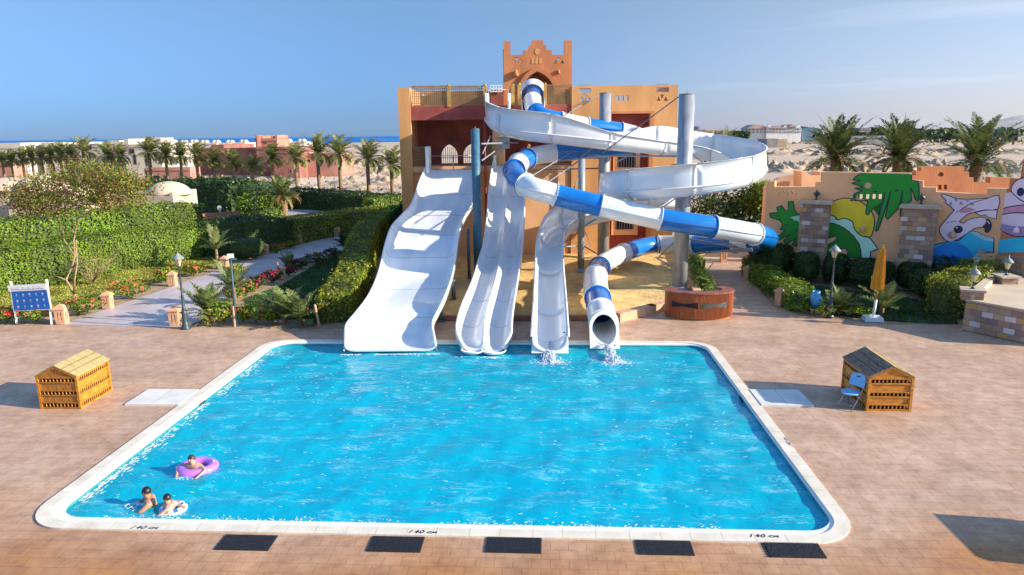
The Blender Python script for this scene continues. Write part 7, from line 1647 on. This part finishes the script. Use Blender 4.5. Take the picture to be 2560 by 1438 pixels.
def bandwood(lab, u0, u1, vt, Y, m_, cat='tree belt'):
    p0 = PY(u0, vt, Y); p1 = PY(u1, vt, Y); n = 900; x = nr.uniform(p0[0], p1[0], n); h = p0[2]*(1+.12*np.sin(x*.25)+.1*np.sin(x*.11)); z = nr.uniform(0, 1, n)**.6*h
    pts = np.stack([x, Y+nr.uniform(-4, 4, n), z], 1); V, Fq = leaves(pts, nr.normal(size=(n, 3))*.2, 2.2, .1, .9); o = mesh_np('far_trees', V, Fq, [MT[m_]]); return tag(o, kind='stuff')
bandwood('', 2003, 2050, 320, 460, 'leaf_d'); bandwood('', 2140, 2215, 322, 470, 'leaf_d'); bandwood('', 2290, 2400, 325, 480, 'leaf_d'); bandwood('', 1740, 1870, 332, 420, 'leaf_d'); bandwood('', 2040, 2560, 331, 380, 'leaf_d')
hotel('far_house', 'grey far house between the first two big palms', 2150, 2178, 320, 328, 440, 'grey', 1, 3)
hotel('long_shed', 'long low shed with a pale roof edge behind the big palms', 2115, 2262, 341, 349, 330, 'grey', 1, 7)
t = hotel('shed', 'blue grey long shed right of the white hotel', 2006, 2048, 321, 328, 425, 'farblue', 0, 0)
hotel('far_house', 'pale far house with flat roof under the hills, by the right palm', 2462, 2500, 322, 329, 380, 'farwhite', 1, 3)
hotel('far_house', 'tiny cream far house at the right edge', 2548, 2575, 323, 330, 380, 'cream', 1, 2)
hotel('far_house', 'dark walled compound in the desert right of the flume', 1918, 1945, 347, 355, 300, 'grey', 0, 0)
hotel('far_house', 'tan walled compound next to the dark one in the desert', 1945, 1968, 348, 355, 300, 'mound', 0, 0)
for (u, vt, Y, h, lab) in ((2265, 280, 400, 0, 'thin lattice mast above the middle big palm'),):
    p = PY(u, vt, Y); t = thing('radio_mast', lab, 'mast', (p[0], Y, 0)); b = MB(); b.tube([(0, 0, 0), (0, 0, p[2]*.6), (0, 0, p[2])], [.5, .3, .08], 4, smooth=False); b.build('mast', MT['steel_d'], t)
hotel('minaret_house', 'slender dark far tower beside the thick column', 1744, 1749, 316, 330, 395, 'grey', 0, 0)
# desert scrub
n = 1500; u_ = nr.uniform(1740, 2560, n); v_ = nr.uniform(336, 362, n); pts = np.array([P(a, c) for a, c in zip(u_, v_)]); pts[:, 2] = .3; V, Fq = leaves(pts, np.tile([0, 0, 1.], (n, 1)), 1.1, .1, .9)
tag(mesh_np('desert_scrub', V, Fq, [MT['leaf_b']]), kind='stuff')
n = 500; u_ = nr.uniform(520, 1000, n); v_ = nr.uniform(410, 480, n); pts = np.array([P(a, c) for a, c in zip(u_, v_)]); pts[:, 2] = .1; V, Fq = leaves(pts, np.tile([0, 0, 1.], (n, 1)), .4, .1, .9)
tag(mesh_np('desert_scrub', V, Fq, [MT['mound']]), kind='stuff')
# road strip in the desert
b = MB(); b.flat([gp((700, 448), (880, 438), (1000, 436), (1000, 455), (860, 462), (700, 462))], -.02); struct(b.build('dirt_track', mat('pale_dirt', (.62, .48, .35), .95, .08, .5)))
# grass blades on the lawns
def blades(poly, n, m_, h=.07):
    xs = [p[0] for p in poly]; ys = [p[1] for p in poly]; P_ = []
    while len(P_) < n:
        x, y = rng.uniform(min(xs), max(xs)), rng.uniform(min(ys), max(ys))
        if inpoly(x, y, poly): P_.append((x, y, h*.4))
    V, Fq = leaves(np.array(P_), np.tile([0, 0, .2], (n, 1)), h*1.6, .1, .35); tag(mesh_np('grass_tufts', V, Fq, [MT[m_]]), kind='stuff')
gl_ = mat('grass_blades', (.33, .32, .05), .7, .3, .8, island=.4, trans=.3); MT['gb'] = gl_; MT['gb_shade'] = mat('shade_toned_blades', (.07, .14, .035), .7, .3, .8, island=.4, trans=.3)  # second blade colour darkened to match the lawn under shadow
blades(gp((0, 790), (150, 772), (270, 745), (400, 702), (520, 672), (640, 634), (560, 612), (480, 618), (0, 700)), 26000, 'gb')
blades(gp((630, 795), (800, 800), (880, 720), (905, 640), (880, 622), (800, 655), (700, 715), (610, 748)), 14000, 'gb_shade')
blades(gp((1960, 705), (2200, 735), (2380, 765), (2395, 812), (2180, 800), (2080, 785), (2000, 760)), 12000, 'gb_shade')

# ================================================================== PEOPLE IN THE WATER
def skinned(name, nodes, edges, mt, parent, sub=2):
    me = bpy.data.meshes.new(name+'_src'); me.from_pydata([n[0] for n in nodes], edges, []); o = bpy.data.objects.new(name+'_src', me); COL.objects.link(o)
    bpy.context.view_layer.update()
    md = o.modifiers.new('skin', 'SKIN'); 
    if not me.skin_vertices: 
        bm = bmesh.new(); bm.from_mesh(me); bm.verts.layers.skin.verify(); bm.to_mesh(me); bm.free()
    for i, n in enumerate(nodes):
        r = n[1]; r = r if isinstance(r, tuple) else (r, r); me.skin_vertices[0].data[i].radius = r
    me.skin_vertices[0].data[0].use_root = True
    s = o.modifiers.new('sub', 'SUBSURF'); s.levels = sub; s.render_levels = sub
    bpy.context.view_layer.update(); m2 = bpy.data.meshes.new_from_object(o.evaluated_get(bpy.context.evaluated_depsgraph_get())); bpy.data.objects.remove(o)
    m2.materials.clear(); m2.materials.append(mt); m2.polygons.foreach_set('use_smooth', [True]*len(m2.polygons)); m2.name = name
    o2 = bpy.data.objects.new(name, m2); COL.objects.link(o2); o2.parent = parent; return o2
def kid(lab, loc, rz, arms, hairm, skinm, lean=0., headturn=(0, 0), shorts=True, legs=None, s=1.0):
    t = thing('person', lab, 'person', loc, rz); t.scale = (s,)*3
    N = []; E = []
    def add(p, r, par=None): N.append((p, r)); 
    add((0, 0, -.18), (.13, .12)); add((lean*.3, 0, -.04), (.135, .12)); add((lean*.65, 0, .10), (.17, .12)); add((lean*.85, 0, .175), (.15, .095)); add((lean, 0, .22), (.06, .06)); add((lean+.02, 0, .25), (.055, .055))
    hx = lean+.03
    add((hx, 0, .315), (.072, .078)); add((hx+.004, 0, .385), (.068, .072))
    E = [(0, 1), (1, 2), (2, 3), (3, 4), (4, 5), (5, 6), (6, 7)]
    for sg_, (el, ha) in zip((-1, 1), arms):
        i = len(N); sh = (lean*.8, sg_*.19, .16); add(sh, .058); add(tuple((np.array(sh)+np.array(el))/2), .05); add(el, .042); add(tuple((np.array(el)+np.array(ha))/2), .032); add(ha, .023)
        E += [(3, i), (i, i+1), (i+1, i+2), (i+2, i+3), (i+3, i+4)]
        d = Vector(ha)-Vector(el); d.normalize(); side = d.cross(Vector((0, 0, 1))).normalized(); w_ = i+4
        pl = Vector(ha)+d*.045; add(tuple(pl), (.026, .013)); E.append((w_, len(N)-1)); pi_ = len(N)-1
        for k in range(4):
            f0 = pl+side*(-.021+.014*k)+d*.012; f1 = f0+d*(.026+.004*(k in (1, 2)))-Vector((0, 0, .006)); f2 = f1+d*.018-Vector((0, 0, .012)); j = len(N)
            add(tuple(f0), .0068); add(tuple(f1), .006); add(tuple(f2), .0048); E += [(pi_, j), (j, j+1), (j+1, j+2)]
        j = len(N); th = Vector(ha)+d*.012+side*.026*sg_; add(tuple(th), .0075); add(tuple(th+d*.025+side*.012*sg_), .0062); E += [(w_, j), (j, j+1)]
    for sg_ in (-1, 1):
        i = len(N); lg = legs or ((.16, -.30), (.02, -.55)); add((.02, sg_*.06, -.24), .07); add((lg[0][0], sg_*.09, lg[0][1]), .055); add((lg[1][0], sg_*.1, lg[1][1]), .04); add((lg[1][0]-.1, sg_*.1, lg[1][1]-.18), .03); E += [(0, i), (i, i+1), (i+1, i+2), (i+2, i+3)]
    skinned('body', N, E, skinm, t, 2)
    # face and hair on the head
    b = MB(); hz_ = .352
    b.lathe([(0, -.0), (.012, .01), (.014, .02), (.006, .045), (0, .05)], (hx+.070, 0, hz_-.032), 8); b.build('nose', skinm, t)
    for sg_ in (-1, 1):
        b = MB(); b.lathe([(0, -.009), (.009, -.005), (.011, 0), (.009, .005), (0, .009)], (hx+.064, sg_*.028, hz_+.006), 8); b.build('eye', MT['dark'], t)
        b = MB(); b.lathe([(0, -.022), (.012, -.015), (.014, 0), (.011, .018), (0, .024)], (hx-.004, sg_*.076, hz_-.01), 8, sy=.6); b.build('ear', skinm, t)
    b = MB(); b.box((hx+.069, 0, hz_-.048), (.012, .034, .006)); b.build('mouth', MT['stucco_r'], t)
    b = MB(); vs = []; n = 20; m2 = 12
    for j in range(m2+1):
        for i in range(n):
            th = math.pi*.5-(math.pi*.72)*j/m2; a = 2*math.pi*i/n; front = max(0, math.cos(a)); lim = -.45+.95*front**.7; z = .108*math.sin(max(th, lim)); r = math.cos(max(th, lim))
            wob = 1+.03*math.sin(a*7+j)+.02*math.sin(a*13)
            vs.append((hx-.006+.080*r*math.cos(a)*wob, .083*r*math.sin(a)*wob, hz_+.006+z*.80*wob))
    b.add(vs, [(j*n+i, j*n+(i+1) % n, (j+1)*n+(i+1) % n, (j+1)*n+i) for j in range(m2) for i in range(n)], 0, True); b.build('hair', hairm, t)
    if shorts: b = MB(); b.lathe([(.135, -.14), (.15, -.2), (.155, -.30), (.12, -.34)], n=14, sy=1.15); b.build('swim_shorts', MT['swim'], t)
    return t
def ring(lab, loc, R_, r_, m_, rz=0, tilt=0, stripes=None, sy=1.):
    t = thing('swim_ring', lab, 'swim ring', loc, rz); t.rotation_euler = (tilt, 0, rz)
    def tor(n0, n1, rr, k0=0, k1=24):
        b = MB(); vs = []; n = 28
        for j in range(n0, n1+1):
            a = 2*math.pi*j/48
            for i in range(k0, k1+1):
                p_ = 2*math.pi*i/24; x = R_+rr*math.cos(p_); vs.append((x*math.cos(a), x*math.sin(a)*sy, rr*.85*math.sin(p_)))
        w_ = k1-k0+1; b.add(vs, [(j*w_+i, j*w_+i+1, (j+1)*w_+i+1, (j+1)*w_+i) for j in range(n1-n0) for i in range(w_-1)], 0, True); return b
    tor(0, 48, r_).build('tube', MT[m_], t, fixn=False)
    if stripes:
        for k in range(8): tor(k*6, k*6+3, r_*1.015, 2, 8).build('printed_patch', MT[stripes[k % len(stripes)]], t, fixn=False)
    b = MB(); b.lathe([(.018, 0), (.015, .02), (0, .022)], (R_+r_*.1, 0, r_*.83), 8); b.build('valve', MT['signwhite'], t)
    return t
pr = P(494, 1170, WZ+.04)
ring('pink and purple inflatable ring with a child leaning on it', (pr[0], pr[1], WZ+.05), .30, .11, 'ring_p', .35, R(4), sy=.82)
kid('child with wet brown hair leaning over the pink and purple swim ring', (pr[0]-.03, pr[1]-.03, WZ-.03), R(-100), (((.16, -.34, .13), (.34, -.20, .10)), ((.14, .36, .14), (.33, .28, .06))), MT['hair2'], MT['skin2'], lean=.06, s=.92)
p2 = P(382, 1262, WZ); kid('bare shouldered child with short black hair on the left of the two near swimmers', (p2[0], p2[1], WZ-.06), R(205), (((.16, -.26, .08), (.30, -.24, .02)), ((.20, .22, .06), (.32, .10, .02))), MT['hair'], MT['skin'], lean=.05, s=.98)
p3 = P(428, 1272, WZ); ring('small white, blue and yellow patterned swim ring under the nearest boy', (p3[0]+.06, p3[1]-.03, WZ+.02), .17, .07, 'ring_b', .5, R(6), stripes=('ring_stripe', 'ring_red'), sy=.85)
kid('boy with short black hair sitting in the small patterned swim ring', (p3[0], p3[1], WZ-.08), R(195), (((.16, -.28, .09), (.32, -.26, .05)), ((.18, .26, .09), (.32, .16, .06))), MT['hair'], MT['skin2'], lean=.03, s=.86)
b = MB()
for (c, n) in (((p2[0]-.28, p2[1]-.05), 60), ((pr[0]-.1, pr[1]-.38), 40), ((p3[0]+.1, p3[1]-.3), 30)):
    for k in range(n): foam_or_glint(b, c[0]+nr.normal(0, .10), c[1]+nr.normal(0, .06), nr.uniform(.006, .02), z=WZ+.02, e=1.6)
tag(b.build('swimmer_splash', MT['foam_or_glint']), kind='stuff')

# ================================================================== HAZE
hm = bpy.data.materials.new('haze_air'); hm.use_nodes = True; n = hm.node_tree.nodes; n.remove(n['Principled BSDF'])
pv = n.new('ShaderNodeVolumePrincipled'); pv.inputs['Color'].default_value = (.82, .86, .94, 1); pv.inputs['Density'].default_value = .00002; pv.inputs['Anisotropy'].default_value = .3
hm.node_tree.links.new(pv.outputs[0], n['Material Output'].inputs['Volume'])
b = MB(); b.b3((-14100, -500, -8), (14100, 14100, 190)); o = b.build('haze', hm); o['kind'] = 'stuff'
